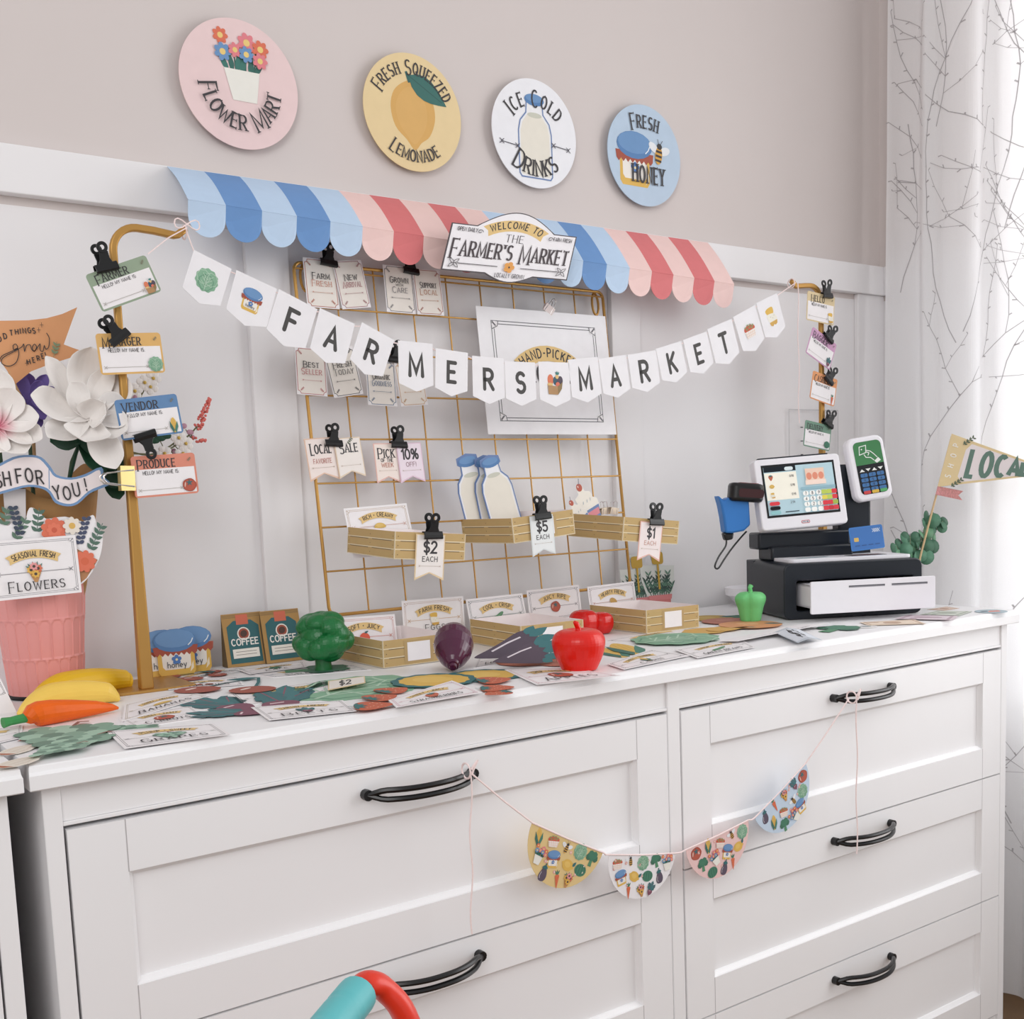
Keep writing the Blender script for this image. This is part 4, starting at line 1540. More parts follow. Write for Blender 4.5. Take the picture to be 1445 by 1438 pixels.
# price tags and clips on the grid crates
def front_quad(fr, px, off=0.0022):
    o = fr @ V((0, 0, 0))
    n = (fr.to_3x3() @ V((0, -1, 0)))
    return [PL(x, y, o + n * off, n) for x, y in px], n, o


GP = 'price tags clipped to the crates'
for fr, px, l1, l2, ed, fd, c2, cp, tilt, s in ((G1, [(588, 753), (630, 755), (624, 819), (584, 819)], '$2', 'EACH', '#ecd2a8', '#f8f2ee', INK, (610, 755.5), 2, 'peach-edged'),
                                         (G2, [(747, 728), (780, 726), (784, 781), (752, 787)], '$5', 'EACH', '#dfe5e6', '#eff2f2', INK, (764.5, 728.5), -4, 'pale grey'),
                                         (G3, [(906, 736), (938, 738), (928, 793), (897, 790)], '$1', 'EACH', '#eebdb0', '#f9ecea', '#cf9c8c', (925, 737), 4, 'pink-edged')):
    q, n, o = front_quad(fr, px)
    card('price_tag', q, lambda a, w, h: pricetag(a, w, h, l1, l2, ed, fd, c2=c2), s + ' swallow-tailed price tag reading ' + l1 + ' each', 'tag', GP)
    clip(PL(*cp, o + n * 0.0025, n), tilt, 'black bulldog clip holding the ' + l1 + ' price tag', 'clips on the crates', n, s=1.05)

# signs standing in the crates and milk bottles, ice creams
def leaning(tl, tr, y, tilt, hgt, fn, label, name='produce_sign', group='produce signs standing at the crates'):
    n = V((0, -cos(tilt), sin(tilt)))
    p0, p1 = W(*tl, y), W(*tr, y)
    p1 = PL(*tr, p0, n)
    ex = (p1 - p0)
    up = n.cross(ex).normalized()
    if up.z < 0:
        up = -up
    q = [p0, p1, p1 - up * hgt, p0 - up * hgt]
    return card(name, q, fn, label, 'sign', group)


SGN = 'produce signs standing at the crates'
def sg(top, name, motif, bc='#8a8688', ac=None):
    def f(a, w, h):
        a.slab(rect(w, h), PAPER)
        b = a.at(0, (h - min(h, 50)) / 2)
        produce_sign(b, w, min(h, 50), top, name, motif, bc, ac, False)
    return f


leaning((484.5, 717.7), (573.5, 710), -0.068, 0.24, 0.076, sg('RICH + CREAMY', '', m_butter, '#c9b39a', '#d3a89a'), 'white sign in the $2 crate reading Rich and Creamy')
leaning((464, 873), (557, 866.5), -0.079, 0.16, 0.066, sg('SOFT + JUICY', '', m_peach, '#d9a09a', '#d98f80'), 'white pink-bordered sign reading Soft and Juicy with a peach')
leaning((566.6, 848.2), (653.5, 841), -0.0785, 0.06, 0.074, sg('FARM FRESH', 'Eggs', m_cheese, '#cdb5a8', '#d3b08a'), 'white sign reading Farm Fresh, left of the Cool and Crisp sign')
leaning((657, 846), (737, 837), -0.0795, 0.24, 0.080, sg('COOL + CRISP', 'Cucumbers', m_cucumber, '#7f8488', '#7f8a88'), 'white sign reading Cool and Crisp with a cucumber')
leaning((743, 833.5), (816.5, 825), -0.0785, 0.12, 0.084, sg('JUICY RIPE', '', m_tomato, '#8c8a92', '#8a8688'), 'white sign reading Juicy Ripe with a tomato')
leaning((828.5, 828), (894.5, 820), -0.0785, 0.14, 0.078, sg('HEARTY FRESH', '', m_potato, '#a39a9a', '#c99a8f'), 'white sign reading Hearty Fresh with a potato')


def cutout(name, pts3, fr, th, col, draw, k, label, cat, group):
    mb = MB()
    a = Art(mb, planar(Matrix.Identity(4), k))
    a.slab(pts3, col, th)
    draw(a)
    o = obj(name, mb, label=label, cat=cat, group=group, fixn=False)
    o.matrix_world = fr
    return o


MILK = [(-23, -51), (23, -51), (26, -46), (26, 5), (23, 17), (14, 27), (13, 37), (17, 40), (16, 49), (0, 53), (-16, 49), (-17, 40), (-13, 37), (-14, 27), (-23, 17), (-26, 5), (-26, -46)]
for pb, pt_, y, lb in (((684, 748), (657, 641), -0.072, 'paper milk bottle with blue cap, leftmost in the $5 crate'), ((703, 745), (682, 643), -0.076, 'paper milk bottle half hidden behind the front one in the $5 crate'), ((717, 744), (689, 643), -0.085, 'paper milk bottle standing in front in the $5 crate')):
    b0, b1 = W(*pb, y), W(*pt_, y + 0.010)
    k = (b1 - b0).length / 104
    up = (b1 - b0).normalized()
    fr = frame((b0 + b1) / 2, V((1, -0.05, 0)), up)
    exm = V((1, -0.05, 0))
    exm = (exm - up * exm.dot(up)).normalized()
    fr = frame((b0 + b1) / 2, exm, up)
    cutout('milk_bottle', MILK, fr, 0.0006, '#6a85b6', m_milk, k, lb, 'paper bottle', 'paper milk bottles in the crate')


def m_sundae(a):
    a.poly([(-30, -10), (-32, 4), (-22, 12), (-24, 26), (-10, 32), (0, 46), (10, 32), (22, 26), (22, 12), (32, 4), (30, -10)], '#f2ecdf')
    a.poly([(-30, -8), (30, -8), (18, -50), (-18, -50)], '#6d88b5')
    a.poly([(-26, -14), (26, -14), (22, -28), (-22, -28)], '#df8b92')
    a.ell(0, 46, 8, 9, '#b9553f')
    a.ell(-2.5, 49, 1.6, 2.6, '#efd9cf')
    a.line([(1, 52), (8, 64)], 1.8, '#6c6a78')
    for x in (-10, 2, 12):
        a.line([(x, 8), (x + 3, 14)], 1.2, '#8fa3b5', up=(x < 0))


SUN = [(-31, -10), (-33, 5), (-23, 13), (-25, 27), (-10, 33), (-9, 48), (0, 56), (9, 48), (10, 33), (23, 27), (23, 13), (33, 5), (31, -10), (19, -51), (-19, -51)]
for pb, pt_, y, lb in (((844, 744), (815, 684), -0.096, 'paper ice cream sundae with a cherry on top, upright in the $1 crate'), ((832, 748), (804, 707), -0.104, 'paper ice cream sundae tipped low at the left end of the $1 crate')):
    b0, b1 = W(*pb, y), W(*pt_, y + 0.012)
    k = (b1 - b0).length / 107
    up = (b1 - b0).normalized()
    exm = V((1, -0.05, 0))
    fr = frame((b0 + b1) / 2, exm - up * exm.dot(up), up)
    cutout('sundae', SUN, fr, 0.0006, '#f4f0ea', m_sundae, k, lb, 'paper ice cream', 'paper sundaes in the crate')
for px, y in (((854, 722), -0.13), ((866, 722), -0.135)):
    binder_clip(W(*px, y) + V((0, 0, -0.004)), V((0.15 if px[0] > 860 else -0.1, 0.1, 1)), (0, -1, 0.1), 0.011, M('#d8c9b4', 0.3, 0.5), 'small pale binder clip standing in the $1 crate beside the sundaes', STEEL, 'spare binder clips in the crate')

# ------------------------------------------------------------------ standing paper goods at the back of the dresser
HON = [(-32, -48), (32, -48), (38, -39), (38, -8), (48, 2), (46, 14), (45, 32), (30, 50), (0, 55), (-30, 50), (-45, 32), (-46, 14), (-48, 2), (-38, -8), (-38, -39)]
for px, y, lb in (((231, 946), -0.052, 'paper honey jar peeking out left behind the front jar'), ((273, 943), -0.040, 'paper honey jar peeking out right behind the front jar'), ((250, 946), -0.056, 'paper honey jar standing in front of two others')):
    p = W(*px, y)
    k = 0.00066
    fr = frame((p.x, y, 48 * k + 0.0006), (1, -0.08, 0), (0, 0.12, 1))
    cutout('honey_jar', [(-32, -48), (32, -48), (38, -39), (38, 4), (-38, 4), (-38, -39)], fr, 0.0006, '#e9ba4e', lambda a: m_honey(a), k, lb, 'paper honey jar', 'paper honey jars')

for px, lb in (((343, 938), 'kraft paper coffee bag half hidden behind its twin'), ((391, 931), 'kraft paper coffee bag standing in front beside the broccoli')):
    p = T(*px)
    p.y = -0.022 - (0.0 if px[0] < 350 else 0.006)
    t = thing('coffee_bag', lb, 'coffee bag', (p.x, p.y, 0.0005), 'paper coffee bags')
    w, d, h = 0.060, 0.022, 0.075
    mb = MB()
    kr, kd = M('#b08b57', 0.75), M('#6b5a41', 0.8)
    y0 = -d
    vs = [(-w / 2, y0, 0), (w / 2, y0, 0), (w / 2, -d * .25, h), (-w / 2, -d * .25, h), (-w / 2, 0, 0), (w / 2, 0, 0)]
    mb.add(vs, [(0, 1, 2, 3)], kr)
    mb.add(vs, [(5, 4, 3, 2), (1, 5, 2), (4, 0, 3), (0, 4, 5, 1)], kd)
    ey = V((0, d * .75, h)).normalized()
    f = frame((0, y0 + d * .375, h / 2), (1, 0, 0), ey)
    a = Art(mb, planar(f, w / 100))
    hh = h / w * 50
    for y in (hh - 2, hh - 5, hh - 8):
        a.line([(-49, y), (49, y)], 0.9, '#6b5a41', up=(y > hh - 3))
    a.poly([(-40, -hh + 6), (40, -hh + 6), (40, hh - 30), (22, hh - 16), (-22, hh - 16), (-40, hh - 30)], '#1f6167')
    a.poly(rect(30, 24, 0, hh - 14), '#d4694c')
    a.ell(0, 14, 16, 16, '#f2ede4')
    a.ell(0, 14, 13, 13, '#a3492f')
    a.ell(0, 14, 9, 8, '#4a2c20', rot=40)
    a.text('COFFEE', 0, -13, 15, '#f4f0ea', wt=0.2, sx=0.75, fit=66)
    a.poly(rect(66, 22, 0, -33), '#f2ede4')
    a.line([(-26, -29), (26, -29)], 1, '#5c4f45')
    a.line([(-26, -36), (26, -36)], 1, '#5c4f45', up=False)
    obj('bag', mb, t, fixn=False)

HB = [(-44, 30), (-46, 62), (-12, 62), (-16, 78), (-14, 92), (16, 92), (16, 76), (8, 60), (44, 58), (40, 20), (30, -10), (24, -48), (-24, -48), (-30, -10)]
def m_herb(a):
    for i in range(9):
        x = -34 + 8.5 * i
        a.line([(x * .6, -6), (x, 30 + 14 * sin(i * 2.1))], 2, '#1f3f36', up=(i == 0))
        for j in range(5):
            t = .25 + .18 * j
            X, Y = x * (.6 + .4 * t), -6 + (36 + 14 * sin(i * 2.1)) * t
            for g in (50, 130):
                a.poly(leafp(X, Y, 13, 4, g), ('#355f50', '#29473f', '#5b8470')[(i + j) % 3], up=(i == 0 and j == 0 and g == 50))
    a.line([(0, 10), (0, 66)], 5, '#c9a12f')
    a.poly(rect(30, 26, 0, 76, 6), '#c7a032')
    a.poly([(-28, -6), (28, -6), (22, -46), (-22, -46)], '#cf7476')
    a.poly([(-31, -2), (31, -2), (29, -12), (-29, -12)], '#d98385')


for px, k, lb in (((902, 850), 0.00082, 'paper cutout herb pot with gold plant tag, left behind the Hearty Fresh crate'), ((931, 844), 0.00086, 'paper cutout herb pot with gold plant tag, at the right end behind the crate')):
    p = W(*px, -0.066 if px[0] > 910 else -0.06)
    fr = frame((p.x, p.y, 48 * k + 0.0006), (1, -0.1, 0), (0, 0.1, 1))
    cutout('herb_cutout', HB, fr, 0.0006, '#dfe3df', m_herb, k, lb, 'paper herb pot', 'paper herb pots')

# ------------------------------------------------------------------ plastic toy produce
def toy(name, mb, label, cat, group=None, loc=None, **k):
    return obj(name, mb, label=label, cat=cat, group=group, smooth=3.0, loc=loc, **k)


# broccoli
c = T(447, 944)
t = thing('toy_broccoli', 'green plastic toy broccoli standing before the coffee bags', 'toy vegetable', (c.x, c.y - 0.022, 0.004))
gb = M('#0f6b34', 0.32, var=0.08, bump=0.35, scale=260, spec=0.5)
rng = random.Random(4)
bl = [(V((rng.gauss(0, 1), rng.gauss(0, 1), rng.gauss(0.2, .9))).normalized(), rng.uniform(.26, .38)) for _ in range(22)]
def broc(d):
    return 0.76 + max([0] + [r * sqrt(max(0, 1 - ((d - b).length / 0.55) ** 2)) for b, r in bl])
mb = MB()
mb.ball((0, 0, 0.0425), (0.0405, 0.038, 0.0340), gb, 64, 40, fn=broc)
obj('florets', mb, t, smooth=3.0)
obj('stalk', MB().lathe([(0.012, -0.003), (0.011, 0.006), (0.012, 0.03)], gb, 20), t, smooth=True)
# eggplant
c = T(655, 949)
t = thing('toy_eggplant', 'glossy purple plastic toy eggplant between the crates', 'toy vegetable', (c.x, c.y, 0.001))
pm_ = M('#4c1236', 0.22, var=0.06, spec=0.5, coat=0.2)
zax = V((-0.50, -0.72, -0.48)).normalized()
xax = zax.cross(V((0, 0, 1))).normalized()
f = frame((0.008, 0.036, 0.0305), xax, zax.cross(xax)) @ Matrix.Diagonal((1.1, 1.1, 1.08, 1))
obj('body', MB().lathe([(0.001, -0.034), (0.010, -0.032), (0.018, -0.025), (0.0235, -0.013), (0.0245, 0.0), (0.022, 0.013), (0.017, 0.025), (0.0115, 0.034), (0.008, 0.038), (0.0068, 0.041), (0.004, 0.0415)], pm_, 36, f), t, smooth=3.0)
obj('stem_end', MB().lathe([(0.004, 0.0385), (0.0052, 0.042), (0.0042, 0.0455), (0.001, 0.046)], pm_, 16, f), t, smooth=3.0)
# apple
c = T(831.5, 948)
t = thing('toy_apple', 'bright red plastic toy apple at the front edge', 'toy fruit', (c.x, c.y + 0.020, 0.001))
ra = M('#e01808', 0.3, var=0.03, spec=0.5)
prof = [(0.001, 0.003), (0.012, 0.0), (0.0215, 0.0), (0.0245, 0.004), (0.031, 0.018), (0.0345, 0.033), (0.0335, 0.042), (0.028, 0.049), (0.018, 0.0525), (0.008, 0.051), (0.001, 0.048)]
def smoothprof(p, m=3):
    out = []
    n = len(p)
    for i in range(n - 1):
        a, b, c_, d = p[max(0, i - 1)], p[i], p[i + 1], p[min(n - 1, i + 2)]
        for k in range(m):
            q = k / m
            out.append(tuple(0.5 * (2 * b[j] + (c_[j] - a[j]) * q + (2 * a[j] - 5 * b[j] + 4 * c_[j] - d[j]) * q * q + (3 * b[j] - a[j] - 3 * c_[j] + d[j]) * q ** 3) for j in (0, 1)))
    return [(max(0.0004, r), z) for r, z in out] + [p[-1]]
obj('body', MB().lathe(smoothprof(prof), ra, 40), t, smooth=3.0)
obj('stalk', MB().tube([(0, 0, 0.046), (0.0, 0, 0.054), (-0.003, 0, 0.0605), (-0.006, 0, 0.0625)], [0.0042, 0.0036, 0.0036, 0.002], ra, 12), t, smooth=3.0)
# a two-lobed bunch of tomatoes
for px, r, lb in (((831, 897), 0.0245, 'shiny red plastic toy tomato right behind the apple'), ((855, 895), 0.021, 'shiny red plastic toy tomato touching the first, in front of the Hearty Fresh crate')):
    c = T(*px)
    t = thing('toy_tomato', lb, 'toy vegetable', (c.x, c.y + 0.012, 0.001), 'red toy tomatoes')
    rt = M('#d4120c', 0.22, var=0.04, spec=0.55)
    obj('body', MB().lathe(smoothprof([(0.001, 0.002), (r * .6, 0), (r * .92, r * .4), (r, r * .9), (r * .88, r * 1.35), (r * .5, r * 1.6), (r * .15, r * 1.52), (0.001, r * 1.4)]), rt, 40, mod=lambda a, z: 1 + 0.035 * cos(6 * a)), t, smooth=3.0)
    obj('calyx', MB().lathe([(0.001, r * 1.55), (r * .3, r * 1.58), (r * .34, r * 1.52), (r * .05, r * 1.45)], rt, 20, mod=lambda a, z: 1 + 0.4 * cos(5 * a)), t, smooth=3.0)
# green bell pepper
c = T(1067, 879)
t = thing('toy_pepper', 'green plastic toy bell pepper in front of the till', 'toy vegetable', (c.x, c.y + 0.012, 0.001))
gp_ = M('#74cc80', 0.48, var=0.04, spec=0.4)
obj('body', MB().lathe(smoothprof([(0.001, 0.004), (0.010, 0.0), (0.0165, 0.002), (0.0185, 0.010), (0.0215, 0.024), (0.0255, 0.036), (0.025, 0.044), (0.018, 0.050), (0.008, 0.0485), (0.001, 0.045)]), gp_, 48, mod=lambda a, z: 1.03 - 0.17 * math.exp(-(((((a - 3.75) / (pi / 2)) + .5) % 1 - .5) / .13) ** 2)), t, smooth=3.0)
obj('stalk', MB().tube([(0, 0, 0.044), (0.0005, 0, 0.053), (-0.001, 0, 0.058), (0.002, 0, 0.0615)], [0.005, 0.0035, 0.0036, 0.0042], gp_, 12), t, smooth=3.0)
# bananas and carrot
def banana(p0, p1, sag, r, col, label, tipd):
    blunt = tipd
    t = thing('toy_banana', label, 'toy fruit', (p0 + p1) / 2 - V((0, 0, 0)), 'toy bananas')
    o = (p0 + p1) / 2
    m = M(col, 0.4, var=0.03, spec=0.4)
    pts, rs = [], []
    side = (p1 - p0).cross(V((0, 0, 1))).normalized()
    n = 44
    for k in range(n + 1):
        u = k / n
        p = p0.lerp(p1, u) + side * sag * sin(pi * u) * -1 - o
        q = min(1, u * 3.4 + .18, (1 - u) * 4.5 + .42)
        rr = r * (sin(min(1, u * 2.4) * pi / 2) ** .8 * .92 + .08) if u < .42 else r * (1 - 0.35 * ((u - .42) / .58) ** 2.2)
        if not blunt:
            rr *= min(1, ((1 - u) / .12 + .01) ** .5)
        elif u > .97:
            rr *= .9
        rs.append(max(0.002, rr))
        pts.append((p.x, p.y, rs[-1] * .93 + p.z))
    obj('peel', MB().tube(pts, rs, m, 20, up=(0, 0, 1)), t, smooth=radians(50))
    return t


banana(T(40, 1003) + V((0, 0.006, 0.0)), T(183, 972) + V((0, 0.004, 0)), 0.006, 0.0185, '#e3b520', 'deep yellow plastic toy banana lying behind the pale one', 1)
banana(T(28, 1012) + V((0, 0.010, 0)), T(172, 992) + V((0, 0.010, 0)), 0.010, 0.0165, '#efc95c', 'pale yellow plastic toy banana lying between carrot and deep yellow banana', 0)
p0, p1 = T(43, 1030) + V((0, 0.011, 0)), T(170, 1006) + V((0, 0.008, 0))
o = (p0 + p1) / 2
t = thing('toy_carrot', 'orange plastic toy carrot with a green stem', 'toy vegetable', o)
prs = [(0, .003), (.02, .009), (.06, .0125), (.12, .0138), (.25, .0134), (.5, .011), (.75, .0078), (.93, .0042), (1, .0015)]
obj('root', MB().tube([p0.lerp(p1, u) - o + V((0, 0, 0.0135 - (0.0135 - r) * .75)) for u, r in prs], [r for u, r in prs], M('#e8640f', 0.38, var=0.08, scale=90), 20), t, smooth=3.0)
d = (p0 - p1).normalized()
obj('stem', MB().tube([p0 - o + d * k + V((0, 0, 0.012 - k * .06)) for k in (-.002, .006, .018, .026)], [0.0058, 0.0050, 0.0046, 0.0058], M('#3f8f4f', 0.45), 10), t, smooth=3.0)

# white dish behind the pepper
c = V((1.418, -0.062, 0.0))
obj('dish', MB().lathe([(0.001, 0.002), (0.022, 0.0), (0.03, 0.002), (0.042, 0.018), (0.050, 0.022), (0.0515, 0.036), (0.0495, 0.036), (0.0485, 0.0235), (0.040, 0.0195), (0.001, 0.008)], M('#efedf0', 0.35), 40, Matrix.Translation(c)), label='shallow white plastic dish behind the green pepper', cat='dish', smooth=True)

# ------------------------------------------------------------------ toy cash register
RO, RX, RYV = V((1.2544, -0.2862, 0.0006)), V((0.8928, -0.4505, 0)), V((0.4505, 0.8928, 0))
RF = frame(RO, RX, RYV)
reg = thing('toy_cash_register', 'toy cash register with tilted touch screen and open white drawer', 'toy till', fr=RF)
nav = M('#161c25', 0.38, var=0.05, spec=0.45)
whp = M('#eeecf1', 0.35, var=0.015, spec=0.4)


def ring_prism(mb, outer, inner, f, z0, z1, m):
    n = len(outer)
    vs = [f @ V((x, y, z)) for z in (z0, z1) for P in (outer, inner) for x, y in P]
    fs = []
    for i in range(n):
        q = (i + 1) % n
        fs += [(i, q, n + q, n + i), (2 * n + i, 3 * n + i, 3 * n + q, 2 * n + q), (i, 2 * n + i, 2 * n + q, q), (n + i, n + q, 3 * n + q, 3 * n + i)]
    mb.add(vs, fs, m)


XZ = frame((0, 0, 0), (1, 0, 0), (0, 0, 1))       # drawing plane facing the room, z towards the viewer
mb = MB()
ring_prism(mb, rect(0.2504, 0.0955, 0.1252, 0.04775, 0.012, 4), rect(0.213, 0.052, 0.129, 0.040, 0.004, 4), XZ, -0.150, 0.0, nav)
mb.box((0.004, 0.150, 0.004), (0.246, 0.19, 0.0945), nav)
obj('base', mb, reg, bev=0.002, smooth=True)
dr = None
mb = MB()
y0, y1 = -0.046, 0.12
for lo, hi in (((0.031, y0, 0.022), (0.228, y1, 0.025)), ((0.031, y0, 0.022), (0.034, y1, 0.0605)), ((0.225, y0, 0.022), (0.228, y1, 0.0605)), ((0.031, y0, 0.0575), (0.075, y1, 0.0605))):
    mb.box(lo, hi, whp)
dr = obj('cash_drawer', mb, reg)
obj('cash_tray', MB().box((0.075, y0, 0.026), (0.225, y1, 0.057), M('#7b7d86', 0.6)), dr)
mb = MB()
f = Matrix.Translation((0, -0.046, 0)) @ XZ
mb.prism(rect(0.221, 0.054, 0.136, 0.0405, 0.003), f, 0, 0.005, whp)
a = Art(mb, planar(Matrix.Translation((0, -0.0511, 0)) @ XZ, 0.001))
for x0, x1 in ((92, 156), (168, 232)):
    a.poly([(x0, 55), (x1, 55), (x1, 58), (x0, 58)], '#8b8a92')
    a.poly([(x0, 57), (x1, 57), (x1, 58.4), (x0, 58.4)], '#3a3b42')
obj('drawer_front', mb, dr, bev=0.0008)
obj('top_plate', MB().prism(rect(0.222, 0.150, 0.128, 0.088, 0.01), Matrix.Identity(4), 0.0956, 0.1015, whp), reg, bev=0.001)
mb = MB()
mb.box((-0.006, 0.10, 0.116), (0.168, 0.150, 0.146), nav)
mb.box((0.012, 0.085, 0.0956), (0.166, 0.150, 0.121), nav)
obj('neck', mb, reg, bev=0.004, smooth=True)
obj('post', MB().box((0.150, 0.110, 0.0956), (0.212, 0.140, 0.262), nav), reg, bev=0.004, smooth=True)


def panel(c, rv, w, h, th, r, m, name, draw, parent, k=100, bv=0.002):
    B3 = Matrix(((1, 0, 0), (0, 0, -1), (0, 1, 0)))
    rvv = V(rv)
    R3 = B3 @ Matrix.Rotation(rvv.length, 3, rvv)
    f = Matrix.Translation(c) @ R3.to_4x4()
    mb = MB().prism(rect(w, h, 0, 0, r, 6), f, -th, 0, m)
    body = obj(name, mb, parent, bev=bv, smooth=True)
    return body, f


sw_, sh_ = 0.1606, 0.1253
body, f = panel((0.0618, 0.07, 0.2164), (-0.187, 0.031, 0.0515), sw_, sh_, 0.022, 0.007, whp, 'screen_housing', None, reg)
obj('printer_slot', MB().box((-0.068, sh_ / 2 - 0.001, -0.018), (0.064, sh_ / 2 + 0.004, -0.009), nav, f), body, bev=0.001)
mb = MB()
a = Art(mb, planar(Matrix.Translation(f.to_3x3() @ V((0, 0.005, 0.0004))) @ f, sw_ / 100), 0.00008)
SB = emis('#b4cfd8', 0.12)
def em(h):
    return emis(h, 0.12)
a.slab(rect(85, 58), M('#0d1014', 0.2, spec=0.5), 0.0006)
a.poly(rect(80.5, 53), SB)
a.poly([(-40, 21), (-3, 21), (-3, 26.5), (-40, 26.5)], em('#111922'))
a.poly(rect(10, 4, -11, 23.6, 2), em('#d7e3e6'))
a.poly([(-40, -10), (-3, -10), (-3, 20), (-40, 20)], em('#f2eee0'))
m_strawberry(a.at(-33, 15, 0.075))
m_lemon(a.at(-33, 5, 0.07), False)
m_cheese(a.at(-33, -5, 0.07))
for y in (15, 5, -5):
    a.text('0.98', -9, y - 1, 2.4, INK, wt=0.15)
a.poly(rect(22, 15, 18, 14), em('#e9c9b6'))
for x in (11, 18, 25):
    a.ell(x, 13, 3.2, 4, em('#dc8f77'), up=(x == 11))
a.poly(rect(24, 5, 18, 6), em('#f0d9cc'))
a.poly([(0, -1.5), (40, -1.5), (40, 1.5), (0, 1.5)], em('#90b4c0'))
for i in range(3):
    for j in range(4):
        a.poly(rect(6.6, 5, 4.5 + 7.6 * i, -5.6 - 6 * j, 2, 2), em('#f3f3ef'), up=(i == j == 0))
a.L[0] += 1
for i in range(3):
    for j in range(3):
        a.text(str(7 + i - 3 * j), 4.5 + 7.6 * i, -7.2 - 6 * j, 3.2, INK, wt=0.16)
cc = [['#b8c95c', '#b8c95c', '#d6404a'], ['#dfcf58', '#b8c95c', '#d6404a'], ['#d6404a', '#d6404a', '#a3b653'], ['#d6404a', '#c23640', '#d6404a']]
for j in range(4):
    for i in range(3):
        a.poly(rect(6, 4.8, 27 + 5.9 * i - 1.4, -5.6 - 6 * j, 1, 2), em(cc[j][i]), up=(i == j == 0))
for y, c in ((-14, '#d6404a'), (-19, '#15181d'), (-24, '#8fc0c4')):
    a.poly(rect(12, 4, -33, y, 2, 3), em(c))
a.text('2.94', -12, -15, 2.6, INK, wt=0.15)
a.line([(-22, -24), (-6, -24)], 1, em('#1d2b33'))
obj('display', mb, body, fixn=False)
mb = MB()
a = Art(mb, planar(Matrix.Translation(f.to_3x3() @ V((0.001, -sh_ / 2 + 0.0095, 0.0003))) @ f, 0.001))
a.slab(rect(16, 5.6, 0, 0, 2.6), '#c23b48', 0.0003)
a.poly(rect(14, 3.8, 0, 0, 1.8), '#f4f1f4')
a.text('LITTLE TIKES', 0, -1, 2.2, '#30406b', wt=0.2, sx=0.7, fit=11.5)
obj('maker_logo', mb, body, fixn=False)
# card reader
rw, rh = 0.0714, 0.1142
body, f = panel((0.1995, 0.09, 0.2537), (-0.1385, 0.0098, 0.1267), rw, rh, 0.020, 0.014, whp, 'card_reader', None, reg, bv=0.004)
mb = MB()
a = Art(mb, planar(Matrix.Translation(f.to_3x3() @ V((0.002, 0.001, 0.0004))) @ f, rw / 100), 0.00008)
a.slab(rect(74, 132, 0, 0, 12), M('#12151b', 0.25, spec=0.5), 0.0005)
gpts = [p for p in rect(74, 62, 0, 35, 12, 5)]
gpts = [(x, max(y, 4)) if y > 10 else (x, 4) for x, y in gpts if y > 30] + [(-37, 6), (37, 6)]
a.poly([(37, 8)] + [p for p in rect(74, 116, 0, 8, 12, 5) if p[1] > 20] + [(-37, 8)], '#2f7d44')
cw = '#f2f5f1'
a.line(close([(-24, 34), (-6, 38), (-3, 56), (-21, 54)]), 2, cw)
a.ell(-16, 47, 1.8, 1.8, cw)
a.line([(-6, 44), (6, 40), (14, 32), (22, 22)], 2, cw)
a.line([(-12, 34), (-8, 26), (4, 24), (12, 16)], 2, cw)
a.line([(-6, 40), (2, 36), (-2, 30)], 2, cw, up=False)
a.poly([(12, 14), (24, 22), (30, 14), (18, 8)], cw)
for i in range(4):
    x = -25 + 16.5 * i
    a.poly([(x - 7, -2 if i % 2 else -9), (x + 7, -2 if i % 2 else -9), (x, -9 if i % 2 else -2)], cw, up=(i == 0))
KB = M('#4674a8', 0.4)
for j in range(4):
    for i in range(3):
        a.poly(rect(19, 9.5, -22 + 22 * i, -18 - 12 * j, 3, 3), KB, up=(i == j == 0))
for j in range(4):
    for i in range(3):
        if j < 3 or i == 1:
            a.text('0' if j == 3 else str(1 + i + 3 * j), -22 + 22 * i, -20.5 - 12 * j, 5.5, '#14202e', wt=0.16)
for i, c in enumerate(('#d03a3c', '#e0b93c', '#4fa860')):
    a.poly(rect(19, 8, -22 + 22 * i, -61, 3, 3), c, up=(i == 0))
obj('keypad', mb, body, fixn=False)
# scanner resting in its holder at the left of the screen
sc_ = thing('toy_scanner', 'blue and black toy barcode scanner hanging left of the till screen', 'toy scanner', fr=RF)
mb = MB()
hf = frame((-0.038, 0.075, 0.2195), (0.96, -0.10, -0.10), (0.05, 0.95, 0.0))
mb.prism(rect(0.060, 0.036, 0, 0, 0.012), hf, -0.017, 0.015, BLACKM())
obj('head', mb, sc_, bev=0.006, smooth=True)
obj('lens', MB().prism(rect(0.044, 0.015, 0.006, -0.002, 0.005), Matrix.Translation(hf.to_3x3() @ V((0, -0.0172, 0.0))) @ hf @ frame((0, 0, 0), (1, 0, 0), (0, 0, 1)), -0.0005, 0.0015, M('#3a0f12', 0.12, spec=0.6)), sc_)
obj('top_stripe', MB().prism(rect(0.034, 0.017, 0.004, 0, 0.004), hf, 0.0145, 0.0160, M('#7c3434', 0.4)), sc_, bev=0.0006)
bl_ = M('#3d7fca', 0.38)
HP = [(-0.006, 0.040), (0.005, 0.030), (0.014, 0.036), (0.050, 0.030), (0.052, -0.014), (0.040, -0.024), (0.018, -0.027), (0.006, -0.026), (0.003, 0.0), (-0.001, 0.022)]
obj('handle', MB().prism([(-0.082 + x, 0.176 + y) for x, y in HP], XZ, -0.100, -0.072, bl_), sc_, bev=0.004, smooth=True)
obj('plug', MB().prism([(-0.078, 0.150), (-0.058, 0.150), (-0.060, 0.138), (-0.074, 0.136)], XZ, -0.094, -0.078, BLACKM()), sc_, bev=0.003)
